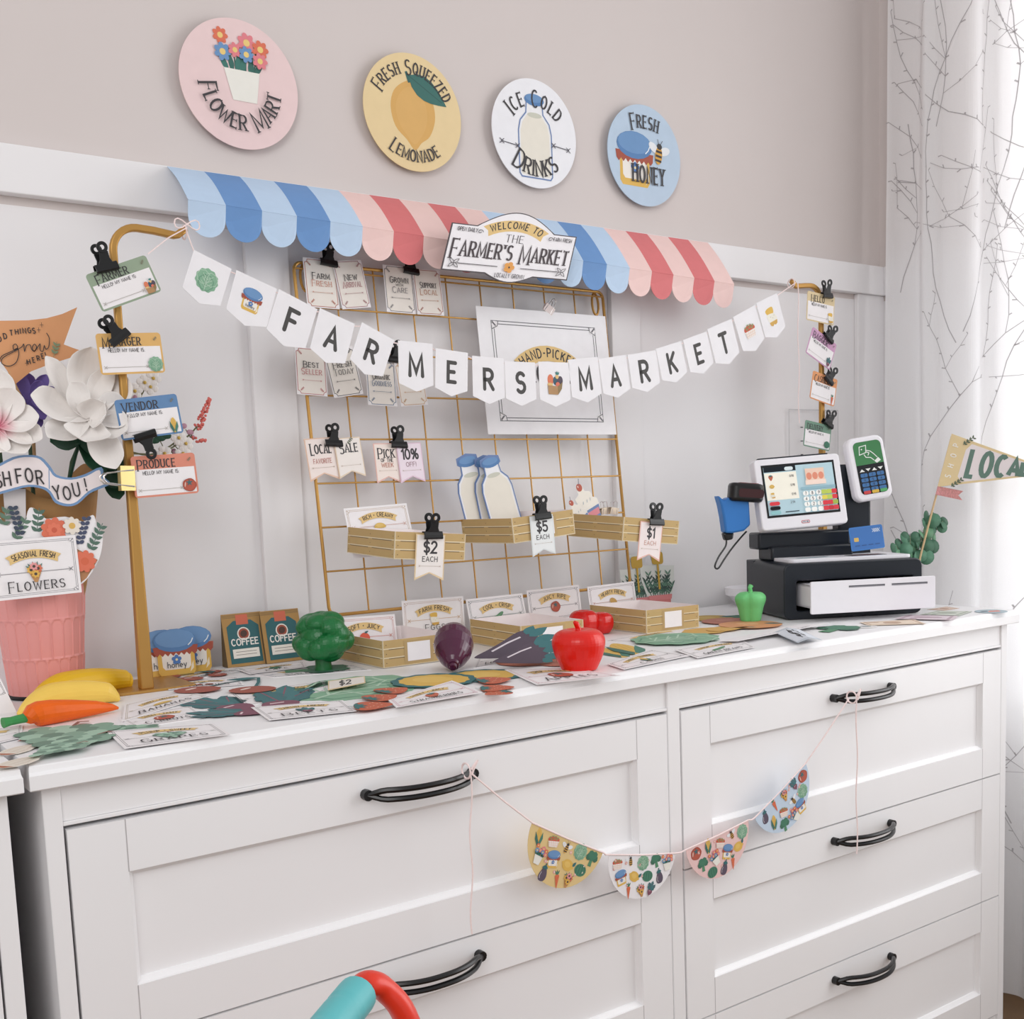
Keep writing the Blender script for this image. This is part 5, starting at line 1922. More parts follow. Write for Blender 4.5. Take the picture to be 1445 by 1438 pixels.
cp = [(-0.070, 0.086, 0.138), (-0.072, 0.086, 0.126), (-0.085, 0.086, 0.108), (-0.092, 0.086, 0.092), (-0.086, 0.086, 0.088), (-0.075, 0.086, 0.103), (-0.062, 0.086, 0.120), (-0.045, 0.088, 0.138), (-0.03, 0.095, 0.150)]
def spline(P, m=6):
    P = [V(p) for p in P]
    out = []
    for i in range(len(P) - 1):
        a, b, c_, d = P[max(0, i - 1)], P[i], P[i + 1], P[min(len(P) - 1, i + 2)]
        for k in range(m):
            q = k / m
            out.append(0.5 * (2 * b + (c_ - a) * q + (2 * a - 5 * b + 4 * c_ - d) * q * q + (3 * b - a - 3 * c_ + d) * q ** 3))
    return out + [P[-1]]
obj('cord', MB().tube(spline(cp), 0.0016, BLACKM(), 8), sc_, smooth=True)
# credit card and papers on the till
B3 = Matrix(((1, 0, 0), (0, 0, -1), (0, 1, 0)))
rv = V((-0.1396, 0.0596, 0.0725))
cf = RF @ Matrix.Translation((0.174, 0.05, 0.1314)) @ (B3 @ Matrix.Rotation(rv.length, 3, rv)).to_4x4()
mb = MB()
a = Art(mb, planar(Matrix.Identity(4), 0.000642))
a.slab(rect(100, 65, 0, 0, 5), '#2f79c4', 0.0012)
a.poly(rect(94, 59, 0, 0, 4), '#2f6fb8')
a.poly(rect(14, 11, -32, -2, 2), '#d9b45a')
for k in range(4):
    a.line([(18 + 5 * k, 14), (26 + 5 * k, 24)], 1.6, '#cfdcec', up=(k == 0))
    a.line([(26 + 5 * k, 14), (18 + 5 * k, 24)], 1.6, '#cfdcec', up=False)
for k in range(4):
    a.line([(-38 + 20 * k, -19), (-24 + 20 * k, -19)], 2.4, '#1f4f8c', up=(k == 0))
o = obj('toy_credit_card', mb, label='blue toy credit card standing in the till below the card reader', cat='toy card', fixn=False)
o.matrix_world = cf
def onreg(name, x, y, w, h, rot, col, col2, label, z=0.1019):
    mb = MB()
    a = Art(mb, planar(Matrix.Identity(4), 0.001), 0.0001)
    a.slab(rect(w, h), col, 0.0004)
    a.poly(rect(w * .8, h * .5), col2)
    o = obj(name, mb, label=label, cat='paper', fixn=False)
    o.matrix_world = RF @ Matrix.Translation((x, y, z)) @ Matrix.Rotation(radians(rot), 4, 'Z')
onreg('play_note', 0.172, 0.052, 66, 30, 4, '#1d2228', '#6a2b33', 'dark play card lying flat on the till top below the credit card')
onreg('play_note', 0.070, 0.045, 70, 34, 8, '#cfd6da', '#7c8e9a', 'pale blue grey play note lying on the left of the till top')

# ------------------------------------------------------------------ local flag and greenery behind the till
vz = thing('flower_vase', 'small white vase holding the eucalyptus behind the till', 'vase', (1.583, -0.302, 0.0004))
obj('body', MB().lathe([(0.012, 0), (0.017, 0.004), (0.018, 0.03), (0.012, 0.055), (0.0125, 0.062), (0.0105, 0.062), (0.010, 0.055), (0.0155, 0.03), (0.014, 0.006), (0.001, 0.004)], M('#f0eeee', 0.3), 32), vz, smooth=True)
FYL = -0.310
fl = thing('local_flag', 'cream pennant flag reading Shop Local on a wooden stick', 'flag', W(1334, 650, FYL))
fo = V(fl.location)
s0, s1 = W(1343, 616, FYL), W(1300, 780, FYL)
base = V((1.584, -0.303, 0.012))
obj('stick', MB().tube([s0 - fo, s1 - fo, base - fo], 0.0019, M('#d9b98c', 0.6), 8), fl, smooth=True)
P4 = [W(1343, 612, FYL - 0.003) - fo, W(1323, 687, FYL - 0.003) - fo, W(1495, 667, -0.47) - fo]
mb = MB()
cF = (P4[0] + P4[1]) / 2
exf = (P4[2] - cF)
eyf = (P4[0] - P4[1]) / 2
kx, ky = exf / 100, eyf / 26
nf = exf.cross(eyf).normalized()
a = Art(mb, lambda x, y, h: cF + kx * x + ky * y + nf * h)
a.slab([(0, 26), (0, -26), (100, 0)], '#ead2a0', 0.0006)
a.poly([(20, 18), (16, 12), (15, -14), (19, -19), (90, -1), (90, 1)], '#f0e6e6')
for i, (ch, s) in enumerate((('L', 1.0), ('O', .86), ('C', .72), ('A', .58), ('L', .44))):
    x = (22, 33, 46, 57.5, 68)[i]
    w, sts = strokes(ch)
    a.L[0] += 1
    for st in sts:
        a.line([(x + px * 1.25, (py - 5) * 2.6 * s) for px, py in st], 4.2, '#5f7f71', up=False)
for i, ch in enumerate('SHOP'):
    a.at(7, -15 + 10 * i, 1, 78).text(ch, 0, -2, 5, '#faf4ea', wt=0.2)
sprig(a.at(16, 20, .35), '#5c6b52')
sprig(a.at(15, -21, .35), '#5c6b52')
obj('pennant', mb, fl, fixn=False)
q = [W(*p, FYL - 0.004) - fo for p in ((1323, 686), (1359, 693), (1352, 699), (1358, 706), (1320, 698))]
mb = MB()
mb.add(q, [(0, 1, 2, 3, 4)], M('#c98483', 0.6, var=0.5, scale=260))
tp = obj('tape', mb, fl, fixn=False)
tp.modifiers.new('paper', 'SOLIDIFY').thickness = 0.0004
eu = thing('eucalyptus_sprig', 'green eucalyptus sprig with round leaves behind the till', 'plant', (1.583, -0.302, 0.01))
eo = V(eu.location)
rng = random.Random(8)
for (px, py) in ((1312, 730), (1330, 736), (1264, 770), (1284, 756)):
    tip = W(px, py, -0.30) - eo
    st = spline([(0, 0, 0), (tip.x * .2, tip.y * .3, 0.06), (tip.x * .65, tip.y * .7, max(.07, tip.z * .8)), tuple(tip)], 5)
    obj('stem', MB().tube(st, 0.0012, M('#6f7a5c', 0.6), 6), eu, smooth=True)
    for i, p in enumerate(st):
        if p.z < 0.066 or i % 2:
            continue
        for s in (-1, 1):
            mb = MB()
            d = V((s * 0.8, rng.uniform(-.6, .2), rng.uniform(-.1, .6))).normalized()
            n = V((rng.uniform(-.4, .1), -1, rng.uniform(0, .5))).normalized()
            w = d.cross(n).normalized()
            r = rng.uniform(0.010, 0.015)
            pts = [p + d * r * (1.05 + cos(2 * pi * k / 14)) + w * r * .95 * sin(2 * pi * k / 14) for k in range(14)]
            mb.add([p + d * r + n * r * .2] + pts, [(0, k + 1, (k + 1) % 14 + 1) for k in range(14)], M(('#55846a', '#6b9a78', '#466f58')[i % 3], 0.5, var=0.1))
            l = obj('leaf', mb, eu, smooth=3.0, fixn=False)
            l.modifiers.new('thick', 'SOLIDIFY').thickness = 0.0005

# ------------------------------------------------------------------ half-round pennants hung from the drawer pulls
HY = -0.5105
ho = W(905, 1180, HY)
hb = thing('fan_pennant_garland', 'pink string garland of four half-round patterned pennants on the drawer fronts', 'garland', ho)
PATT = [m_corn, m_cabbage, m_honey, m_eggplant, m_beet, m_berries, m_broccoli, m_lemon, m_carrot, m_tomato, m_bee, m_pot, m_melon, m_bouquet]
HALF = [((751, 1161), (851, 1203), '#e4c789', 0, 0.92), ((859, 1206), (953, 1204), '#f3f0f2', 5, 1), ((968, 1199), (1056, 1157), '#efc9c6', 9, 0.95), ((1065, 1154), (1137, 1077), '#c6d8ea', 3, 0.85)]
sp = [W(664, 1092, -0.523) + V((0, -0.004, 0))]
for i, (l, r, c, sd, dp) in enumerate(HALF):
    pl, pr = W(*l, HY), W(*r, HY)
    sp += [pl, pr]
    ex = (pr - pl)
    n = V((0, -1, 0))
    ey = n.cross(ex).normalized()
    k = ex.length / 100
    f = frame((pl + pr) / 2 - ho, ex, ey)
    mb = MB()
    a = Art(mb, planar(f, k))
    half = lambda r_: [(r_ * cos(pi + pi * t / 28), r_ * 1.0 * sin(pi + pi * t / 28)) for t in range(29)]
    a.slab(half(50), c)
    rg = random.Random(sd)
    ks = [(-36, -10), (-17, -8), (2, -10), (21, -8), (38, -10), (-28, -26), (-9, -25), (11, -25), (29, -25), (-15, -40), (4, -41), (18, -39)]
    for j, (x, y) in enumerate(ks):
        m = PATT[(j * 5 + sd) % len(PATT)]
        b = a.at(x, y, 0.185, rg.uniform(-25, 25))
        m(b, None) if m is m_honey else m(b)
        a.L[0] = 2
    for j in range(10):
        x = rg.uniform(-40, 40)
        y = -3 - rg.random() * (sqrt(max(1, 46 ** 2 - x * x)) - 8)
        m_daisy(a.at(x, y, 0.045), '#e9a9a5', '#f4ead0', 6)
        a.L[0] = 1
    obj('pennant', mb, hb, fixn=False)
sp.append(W(1195, 985, -0.523) + V((0, -0.004, 0)))
smb = MB()
for i in range(0, len(sp) - 1):
    smb.tube([sp[i] - ho, (sp[i] + sp[i + 1]) / 2 - ho - V((0, 0, 0.0015)), sp[i + 1] - ho], 0.0011, STRM, 6)
obj('string', smb, hb, smooth=True)
for (px, py), end, wob in (((664, 1090), (666, 1318), 1), ((1209, 985), (1209, 1205), -1)):
    p = W(px, py, -0.528)
    e = W(*end, -0.516)
    mb = MB()
    mb.tube([p.lerp(e, k / 14) - ho + V((0.0018 * sin(k * .9) * wob, 0, 0)) for k in range(15)], 0.001, STRM, 6)
    for s in (0, 1):
        mb.tube([p - ho + V((0.001 + 0.010 * sin(pi * k / 10) * (1 if s else .6), -0.001 + .002 * s, 0.012 * sin(pi * k / 5 * .5) * (1.0 if s else .8) + 0.006 * k / 10 - .003)) for k in range(11)], 0.001, STRM, 6)
    mb.tube([p - ho + V((0, 0.009 + 0.009 * cos(2 * pi * k / 12), 0.009 * sin(2 * pi * k / 12))) for k in range(12)], 0.0012, STRM, 6, closed=True)
    obj('bow', mb, hb, smooth=True)

# ------------------------------------------------------------------ toy trolley handle in the foreground
def PD(px, py, d):
    r = ray(px, py)
    return CAMPOS + r * d
tr = thing('toy_shopping_trolley', 'red toy shopping trolley with turquoise grip in front of the dresser', 'toy trolley', (0.18, -0.78, FLOOR))
to = V(tr.location)
gA, gB = PD(507, 1400, .93), PD(395, 1540, .80)
tq = M('#62b9bd', 0.42, var=0.03)
dirg = (gB - gA).normalized()
gp = [gA - dirg * 0.006, gA - dirg * 0.002, gA, gA.lerp(gB, .3), gA.lerp(gB, .6), gB]
prof = []
rr = []
for k in range(40):
    u = k / 39
    prof.append(gA.lerp(gB, u) - to)
    e_ = min(1, u / .06 + .55)
    rr.append(0.0172 * e_ * (1 - 0.05 * (1 if (k % 9) == 0 and k else 0)))
obj('grip', MB().tube(prof, rr, tq, 20), tr, smooth=True)
rd = M('#e2351d', 0.35, spec=0.5)
arc = spline([PD(506, 1402, .935) - to, PD(520, 1388, .94) - to, PD(542, 1396, .95) - to, PD(574, 1440, .955) - to, PD(604, 1560, .97) - to, V((0.30, -0.72, FLOOR + .06)) - to], 8)
obj('frame', MB().tube(arc, 0.0150, rd, 16, flat=0.7, up=(0, 1, 0)), tr, smooth=True)
obj('wheel', MB().lathe([(0.001, -0.012), (0.045, -0.012), (0.05, -0.008), (0.05, 0.008), (0.045, 0.012), (0.001, 0.012)], tq, 28, frame(V((0.30, -0.72, FLOOR + .05)) - to, (1, 0, 0), (0, 0, 1))), tr, smooth=True)
gl2 = gB + dirg * 0.05
obj('frame', MB().tube(spline([gB - to, V((0.10, -0.98, -0.42)) - to, V((0.12, -0.98, -0.55)) - to, V((0.14, -0.95, FLOOR + .06)) - to], 6), 0.014, rd, 14), tr, smooth=True)
obj('wheel', MB().lathe([(0.001, -0.012), (0.045, -0.012), (0.05, -0.008), (0.05, 0.008), (0.045, 0.012), (0.001, 0.012)], tq, 28, frame(V((0.14, -0.95, FLOOR + .05)) - to, (1, 0, 0), (0, 0, 1))), tr, smooth=True)

# ------------------------------------------------------------------ paper goods lying on the dresser top
PG = 'paper produce signs lying on the dresser'
def flatmap(px, z):
    P = [T(x, y, z) for x, y in px]     # TL TR BR BL
    def mp(x, y, h, hh):
        u, v = x / 100 + .5, .5 - y / (2 * hh)
        p = (P[0] * (1 - u) + P[1] * u) * (1 - v) + (P[3] * (1 - u) + P[2] * u) * v
        return p + V((0, 0, h))
    return P, mp


def lying(px, top, name, motif, label, lev, bc='#8a8688', lift=None):
    z = 0.0006 + 0.0009 * lev
    P, mp = flatmap(px, z)
    mb = MB()
    c = sum(P, V()) / 4
    hh = 50 * ((P[0] - P[3]).length + (P[1] - P[2]).length) / ((P[1] - P[0]).length + (P[2] - P[3]).length)
    hh = max(26, min(40, hh))
    a = Art(mb, lambda x, y, h: mp(x, y, h, hh) + V((0, 0, lift(x, y) if lift else 0)), 0.00006)
    produce_sign(a, 100, 2 * hh, top, name, motif, bc, bc)
    obj('produce_sign', mb, label=label, cat='sign', group=PG, fixn=False, loc=tuple(c))


lying([(224, 965), (336, 955), (345, 966), (238, 973)], 'SWEET + RIPE', 'Cherries', m_cherry, 'white produce sign lying flat reading Cherries', 1)
lying([(176, 994), (258, 976), (296, 981), (172, 1018)], 'SWEET + MELLOW', 'Bananas', m_butter, 'white produce sign lying flat reading Bananas', 1, '#b5a58a')
lying([(166, 1013), (270, 996), (290, 1012), (192, 1027)], 'SWEET + TASTY', 'Carrots', m_tomato, 'white produce sign lying flat reading Carrots', 0, '#a79c98')
lying([(150, 1031.7), (302, 1021), (324.4, 1036), (175.6, 1056)], 'PLUMP + SWEET', 'Grapes', m_grapes, 'white produce sign lying flat at the front edge reading Grapes', 2)
lying([(354, 998), (484, 988), (503, 1003), (379.5, 1016)], 'EARTHY + FRESH', 'Beets', m_beet, 'white produce sign lying flat at the front edge reading Beets', 2)
lying([(322, 979), (462, 960), (464, 974), (345, 997)], 'CRISP + GREEN', 'Lettuce', m_cabbage, 'white produce sign lying flat under the beet leaves reading Lettuce', 0)
lying([(336, 945), (429, 933), (432, 941), (352, 951)], 'LEAFY GREEN', 'Kale', m_broccoli, 'white produce sign lying flat in front of the coffee bags reading Kale', 2)
lying([(350, 950), (500, 938), (524, 945), (385, 956)], 'GREEN + FRESH', 'Broccoli', m_broccoli, 'white produce sign lying flat under the toy broccoli', 0, '#8d9aa8')
lying([(548, 988), (637.8, 960.2), (681, 977), (558.9, 998)], 'SWEET + JUICY', 'Strawberries', m_strawberry, 'white pink-bordered produce sign lying flat reading Strawberries', 4, '#d8a0ae')
lying([(676, 926), (738, 917), (752, 928), (668, 943)], 'FRESH PICKED', 'Eggplant', m_eggplant, 'white produce sign lying flat behind the paper eggplants', 0)
lying([(712, 945), (802, 942), (876, 953), (757, 966)], 'CRISP + SWEET', 'Apples', m_tomato, 'white produce sign lying flat under the toy apple reading Apples', 2, '#d9a9ae')
lying([(857, 937), (918, 916.5), (973, 925), (880, 944.5)], 'SWEET + TENDER', 'Corn', m_corn, 'white produce sign lying flat at the front edge reading Corn', 2)
lying([(952, 917), (1044, 901), (1066, 913), (984, 928.5)], 'CRISP + FRESH', 'Green Beans', m_cucumber, 'white produce sign lying flat reading Green Beans', 2, '#9a9a94')
lying([(850, 905), (955, 886), (990, 889), (905, 906)], 'FRESH', '', m_cabbage, 'white produce sign lying flat in front of the Hearty Fresh crate', 0)
lying([(1012, 905), (1120, 882), (1172, 882), (1040, 908)], 'JUICY + RIPE', 'Watermelon', m_melon, 'white produce sign lying flat with the bent $3 tag on it', 3, lift=lambda x, y: 0.004 * max(0, -y / 30))
lying([(-70, 1040), (33, 1022), (29, 1041), (-60, 1062)], '', '', m_potato, 'white produce sign lying flat cut by the left edge of the photo', 1)
lying([(228, 958), (330, 941), (350, 944), (262, 961)], 'SWEET', 'Cherries', m_cherry, 'white produce sign lying flat behind the Cherries sign', 0)


def lay(px0, px1, motif, lev, label, w=1.0, name='paper_cutout', group='paper produce cutouts lying on the dresser', tip=0.0, kmax=None):
    """cutout from its bottom point px0 to its top point px1"""
    z = 0.0006 + 0.0009 * lev
    a0, a1 = T(*px0, z), T(*px1, z)
    d = a1 - a0
    k = d.length / 100
    up = (d.normalized() + V((0, 0, tip))).normalized()
    ex = V((d.y, -d.x, 0)).normalized()
    c = (a0 + a1) / 2 + V((0, 0, tip * d.length * .5))
    fr = frame(c, ex, up)
    mb = MB()
    a = Art(mb, lambda x, y, h: V((x * k * w, y * k, h)), 0.00006)
    a.first[0] = 0.0004
    motif(a)
    o = obj(name, mb, label=label, cat='paper cutout', group=group, fixn=False)
    o.matrix_world = fr
    return o


def m_onion(a):
    a.poly([(-26, -34), (-32, -10), (-26, 16), (-8, 34), (-3, 50), (3, 50), (8, 34), (26, 16), (32, -10), (26, -34), (8, -46), (-8, -46)], '#e9e0d2')
    a.poly([(-22, -36), (22, -36), (8, -47), (-8, -47)], '#b0623f')
    for x in (-12, 0, 12):
        a.line([(x * 1.4, -30), (x * 1.6, -4), (x * .4, 34)], 1.4, '#d2bfa8', up=(x == -12))


def m_disc(col, col2):
    def f(a):
        a.poly(blobp(46, 46, 9, 0.01), col)
        a.ell(-8, 4, 18, 14, col2)
        a.poly(leafp(10, 20, 30, 14, 30), TEAL)
    return f


def m_pear(a):
    a.poly([(-20, -44), (-34, -24), (-30, -2), (-14, 18), (-10, 38), (0, 44), (10, 38), (14, 18), (30, -2), (34, -24), (20, -44), (0, -48)], '#d9ab57')
    a.poly(leafp(2, 40, 26, 10, 20), TEAL)


lay((4, 1066), (52, 1048), m_onion, 1, 'cream paper onion cutout lying near the left edge, behind', 0.8)
lay((-2, 1084), (62, 1064), m_onion, 3, 'cream paper onion cutout lying at the front left corner', 0.8)
lay((28, 1045), (92, 1030), m_carrot, 0, 'paper carrot cutout poking out under the toy carrot', 1.3)
lay((150, 1026), (202, 1034), m_grapes, 1, 'small end of a green paper grape cutout beside the Grapes sign', 1.1)
lay((72, 1056), (108, 1019), m_grapes, 2, 'green paper grape bunch cutout behind, stem towards the toy carrot', 0.8)
lay((60, 1062), (150, 1032), m_grapes, 3, 'green paper grape bunch cutout in the middle of the stack', 0.62)
lay((48, 1067), (118, 1046), m_grapes, 5, 'green paper grape bunch cutout lying on top at the front', 0.72)
lay((388, 1006), (258, 1006), m_beet, 1, 'paper beet cutout with teal leaves, front left of the Beets sign', 0.75)
lay((362, 1004), (268, 984), m_beet, 0, 'paper beet cutout with teal leaves, behind the first beet', 0.7)
lay((392, 1008), (404, 966), m_beet, 1, 'paper beet cutout whose leaves fan over the Lettuce sign', 0.55)
lay((236, 960), (300, 946), m_cherry, 2, 'paper cherry pair cutout lying behind the Cherries sign', 1.1)
lay((286, 952), (352, 944), m_cherry, 1, 'paper cherry pair cutout in front of the left coffee bag', 1.1)
lay((306, 980), (352, 955), m_cherry, 2, 'paper cherry pair cutout lying over the corner of the Cherries sign', 1.1)
lay((432, 990), (566, 952), m_cabbage, 0, 'green paper cabbage cutout lying under the $2 tag', 0.85)
lay((560, 980), (510, 988), m_strawberry, 3, 'paper strawberry cutout left of the Strawberries sign, upper', 1.5)
lay((556, 993), (488, 998), m_strawberry, 4, 'paper strawberry cutout left of the Strawberries sign, lower', 1.4)
lay((574, 970), (530, 978), m_strawberry, 2, 'paper strawberry cutout peeking out beside the teal-edged yellow cutout', 1.5)
lay((722, 957), (666, 962), m_strawberry, 3, 'paper strawberry cutout right of the Strawberries sign, top', 1.5)
lay((727, 969), (668, 972), m_strawberry, 2, 'paper strawberry cutout right of the Strawberries sign, middle', 1.3)
lay((684, 980), (724, 974), m_strawberry, 1, 'paper strawberry cutout right of the Strawberries sign, lowest', 1.3)
lay((574, 970), (648, 950), m_sunny, 2, 'yellow paper cutout with teal scalloped edge between cabbage and Strawberries sign', 1.0)
lay((650, 962), (712, 944), m_sunny, 1, 'yellow paper cutout with teal edge under the toy eggplant', 1.0)
for q0, q1, lb, dz in (((672, 938), (783, 904), 'paper eggplant cutout propped up beside the toy apple', 0.0), ((698, 944), (790, 922), 'paper eggplant cutout leaning in front of the other one', 0.0)):
    p0 = T(*q0, 0.004)
    p1 = W(*q1, p0.y + 0.004)
    up = (p1 - p0).normalized()
    exm = up.cross(V((0, -0.75, 0.65)))
    k = (p1 - p0).length / 100
    mb = MB()
    a = Art(mb, lambda x, y, h: V((x * k * .52, y * k, h)), 0.00006)
    a.first[0] = 0.0004
    m_eggplant_long(a)
    o = obj('paper_cutout', mb, label=lb, cat='paper cutout', group='paper produce cutouts lying on the dresser', fixn=False)
    o.matrix_world = frame((p0 + p1) / 2 + V((0, 0, 0.010)), exm, up)
lay((722, 940), (764, 926), m_disc('#b0614a', '#bb6e57'), 1, 'brick red paper apple cutout left, under the paper eggplants', 1.0)
lay((772, 940), (818, 926), m_disc('#b0614a', '#bb6e57'), 1, 'brick red paper apple cutout right, beside the toy apple', 1.0)
lay((904, 924), (866, 908), m_corn, 1, 'paper corn cutout lying right of the toy apple', 0.7)
lay((884, 928), (846, 914), m_corn, 0, 'paper corn cutout half under the toy apple', 0.7)
lay((900, 908), (1004, 894), m_cabbage, 3, 'green paper lettuce leaf cutout behind the Corn sign', 0.9)
lay((912, 905), (996, 898), m_cabbage, 1, 'green paper lettuce leaf cutout under the upper leaf', 0.7)
lay((972, 894), (1040, 882), m_pear, 2, 'golden paper pear cutout beside the lettuce leaf, left', 0.8)
lay((998, 890), (1060, 884), m_pear, 3, 'golden paper pear cutout beside the lettuce leaf, right', 0.7)
lay((1002, 880), (1050, 872), m_disc('#c47a68', '#cf8c78'), 2, 'dusty red paper peach cutout behind the golden pears', 1.0)
lay((1030, 886), (1086, 876), m_disc('#dd9a68', '#e6ab7c'), 3, 'orange paper peach cutout in front of the green pepper', 1.0)
lay((985, 876), (1016, 868), m_disc('#c9a64c', '#d3b35e'), 1, 'mustard paper cutout beside the Hearty Fresh crate', 1.0)
lay((1160, 892), (1200, 882), m_broccoli, 1, 'small teal paper cutout right of the $3 tag', 0.8)
lay((1028, 874), (1060, 868), m_broccoli, 1, 'dull green paper cutout behind the orange peach', 1.2)
lay((668, 908), (716, 900), m_pear, 0, 'golden paper cutout beside the Cool and Crisp crate', 0.7)
lay((396, 948), (500, 940), m_broccoli, 1, 'dark teal paper broccoli cutout under the toy broccoli', 0.9)

# two small price flags lying among the cutouts
def flagq(px, z, txt, edge, field, label, lift):
    P, mp = flatmap(px, z)
    c = sum(P, V()) / 4
    mb = MB()
    a = Art(mb, lambda x, y, h: mp(x, y, h, 20) + V((0, 0, lift(x))), 0.00006)
    for i in range(8):
        x0, x1 = -50 + 12.5 * i, -37.5 + 12.5 * i
        a.L[0] = 0
        a.slab([(x0, -20), (x1, -20), (x1, 20), (x0, 20)], edge, 0.0004)
        a.L[0] = 1
        a.poly([(x0 + (3 if i == 0 else 0), -17), (x1 - (3 if i == 7 else 0), -17), (x1 - (3 if i == 7 else 0), 17), (x0 + (3 if i == 0 else 0), 17)], field, up=False)
    a.L[0] = 2
    a.text(txt, -4, -9, 20, INK, wt=0.2, sx=1.1)
    obj('price_tag', mb, label=label, cat='tag', group='price tags lying on the dresser', fixn=False, loc=tuple(c))


flagq([(463, 961), (515, 958.5), (516, 968), (463, 974)], 0.0035, '$2', '#ead0a4', '#f3ece4', 'cream price tag reading $2 lying on the paper cabbage', lambda x: 0.004 * (x + 50) / 100)
flagq([(1092, 893), (1128, 889), (1160, 904), (1126, 908)], 0.0045, '$3', '#c8d0da', '#dfe4ec', 'bent pale blue price tag reading $3 at the front right', lambda x: 0.006 * (1 - abs(x) / 60))

def note(px, lev, c1, c2, label):
    P, mp = flatmap(px, 0.0006 + .0009 * lev)
    c = sum(P, V()) / 4
    mb = MB()
    a = Art(mb, lambda x, y, h: mp(x, y, h, 25), 0.00006)
    a.slab(rect(100, 50), c1, 0.0003)
    a.line(close(rect(88, 40)), 3, c2)
    a.ell(0, 0, 16, 13, c2)
    a.poly(rect(22, 6, -32, 10), c2)
    obj('play_money', mb, label=label, cat='play money', group='play money notes right of the till', fixn=False, loc=tuple(c))


note([(1213, 878), (1290, 874), (1307, 880), (1226, 882.5)], 1, '#ecd9c4', '#c3a48c', 'peach play money note nearest the front right of the till')
note([(1262, 873), (1280, 867.5), (1352, 869), (1345, 875)], 2, '#dccdd4', '#b79faa', 'lilac play money note right of the till drawer')
note([(1298, 867), (1322, 862), (1372, 862.5), (1354, 868.5)], 1, '#d6dbd0', '#a3ac9c', 'grey green play money note near the right end')
note([(1308, 860), (1336, 856), (1354, 858.5), (1332, 861.5)], 0, '#ead2c2', '#c59c86', 'peach play money note farthest back by the curtain')
mb = MB()
c = T(1412, 863, 0.0008)
a = Art(mb, planar(frame((0, 0, 0), (1, 0, 0), (0, 1, 0)), 0.00052), 0.00006)
a.slab([(50 * cos(2 * pi * i / 40), 50 * sin(2 * pi * i / 40)) for i in range(40)], '#aebfc8', 0.0008)
a.poly([(-30, -8), (8, -30), (34, -6), (6, 10)], '#df8f80')
a.ell(-18, 14, 16, 10, '#5d6f7c')
obj('round_sticker', mb, label='round grey and coral paper sticker at the right front corner of the dresser', cat='sticker', fixn=False, loc=(c.x - 0.022, c.y + 0.012, c.z)) if False else None
o = obj('round_sticker', mb, label='round grey and coral paper sticker at the right front corner of the dresser', cat='sticker', fixn=False)
o.location = (c.x - 0.006, c.y + 0.014, 0.0012)
mb = MB()
a = Art(mb, planar(Matrix.Identity(4), 0.00036), 0.00006)
a.slab([(50 * cos(2 * pi * i / 40), 50 * sin(2 * pi * i / 40)) for i in range(40)], '#e9e6e4', 0.0006)
a.ell(4, 4, 26, 22, '#9aa0a2')
o = obj('round_sticker', mb, label='small white round sticker in front of the till', cat='sticker', fixn=False)
c = T(1222, 884, 0.001)
o.location = (c.x, c.y, 0.001)

# leaning sign at the left edge
leaning((-78, 974), (-4, 948), -0.165, 0.42, 0.072, sg('FRESH', '', m_lemon, '#4b494c'), 'white bordered sign leaning at the left edge before the pink pot', group='produce signs standing at the crates')

# ------------------------------------------------------------------ pink pot with the kraft bouquet
PX, PY = 0.112, -0.076
pk = M('#e49a95', 0.42, var=0.03, scale=20, spec=0.4)
prof = []
NZ_ = 60
def potr(z):
    return 0.0445 + 0.0115 * min(1, z / 0.145)
rows = (0.004, 0.050, 0.098, 0.142)
vs, fs = [], []
NA = 288
for j in range(NZ_ + 1):
    z = 0.147 * j / NZ_
    for k in range(NA):
        an = 2 * pi * k / NA
        ri = 0 if z < rows[1] else 1 if z < rows[2] else 2
        z0, z1 = rows[ri], rows[ri + 1]
        ph = (an / (2 * pi) * 22 + 0.5 * (ri % 2)) % 1
        u = (ph - .5) * 2
        top = z1 - 0.007 * abs(u) ** 3
        e = min(1 - abs(u), (top - z) / 0.012 if top > z else 0, (z - z0) / 0.008)
        d = max(0, min(1, e / 0.16))
        r = potr(z) - 0.0014 * d * (1 if rows[0] < z < rows[3] else 0)
        vs.append((r * cos(an), r * sin(an), z))
for j in range(NZ_):
    for k in range(NA):
        q = (k + 1) % NA
        fs.append((j * NA + k, j * NA + q, (j + 1) * NA + q, (j + 1) * NA + k))
pt = thing('flower_pot', 'pink ribbed flower pot holding the kraft paper bouquet', 'pot', (PX, PY, 0.001))
obj('body', MB().add(vs, fs, pk).lathe([(0.0560, 0.147), (0.0545, 0.1485), (0.0525, 0.147), (0.045, 0.02), (0.001, 0.018)], pk, 64), pt, smooth=radians(60) if False else 3.0, fixn=False)
obj('foot', MB().lathe([(0.046, 0.0), (0.047, 0.002), (0.045, 0.004), (0.001, 0.004)], M('#1c1a1c', 0.5), 48), pt, smooth=True)

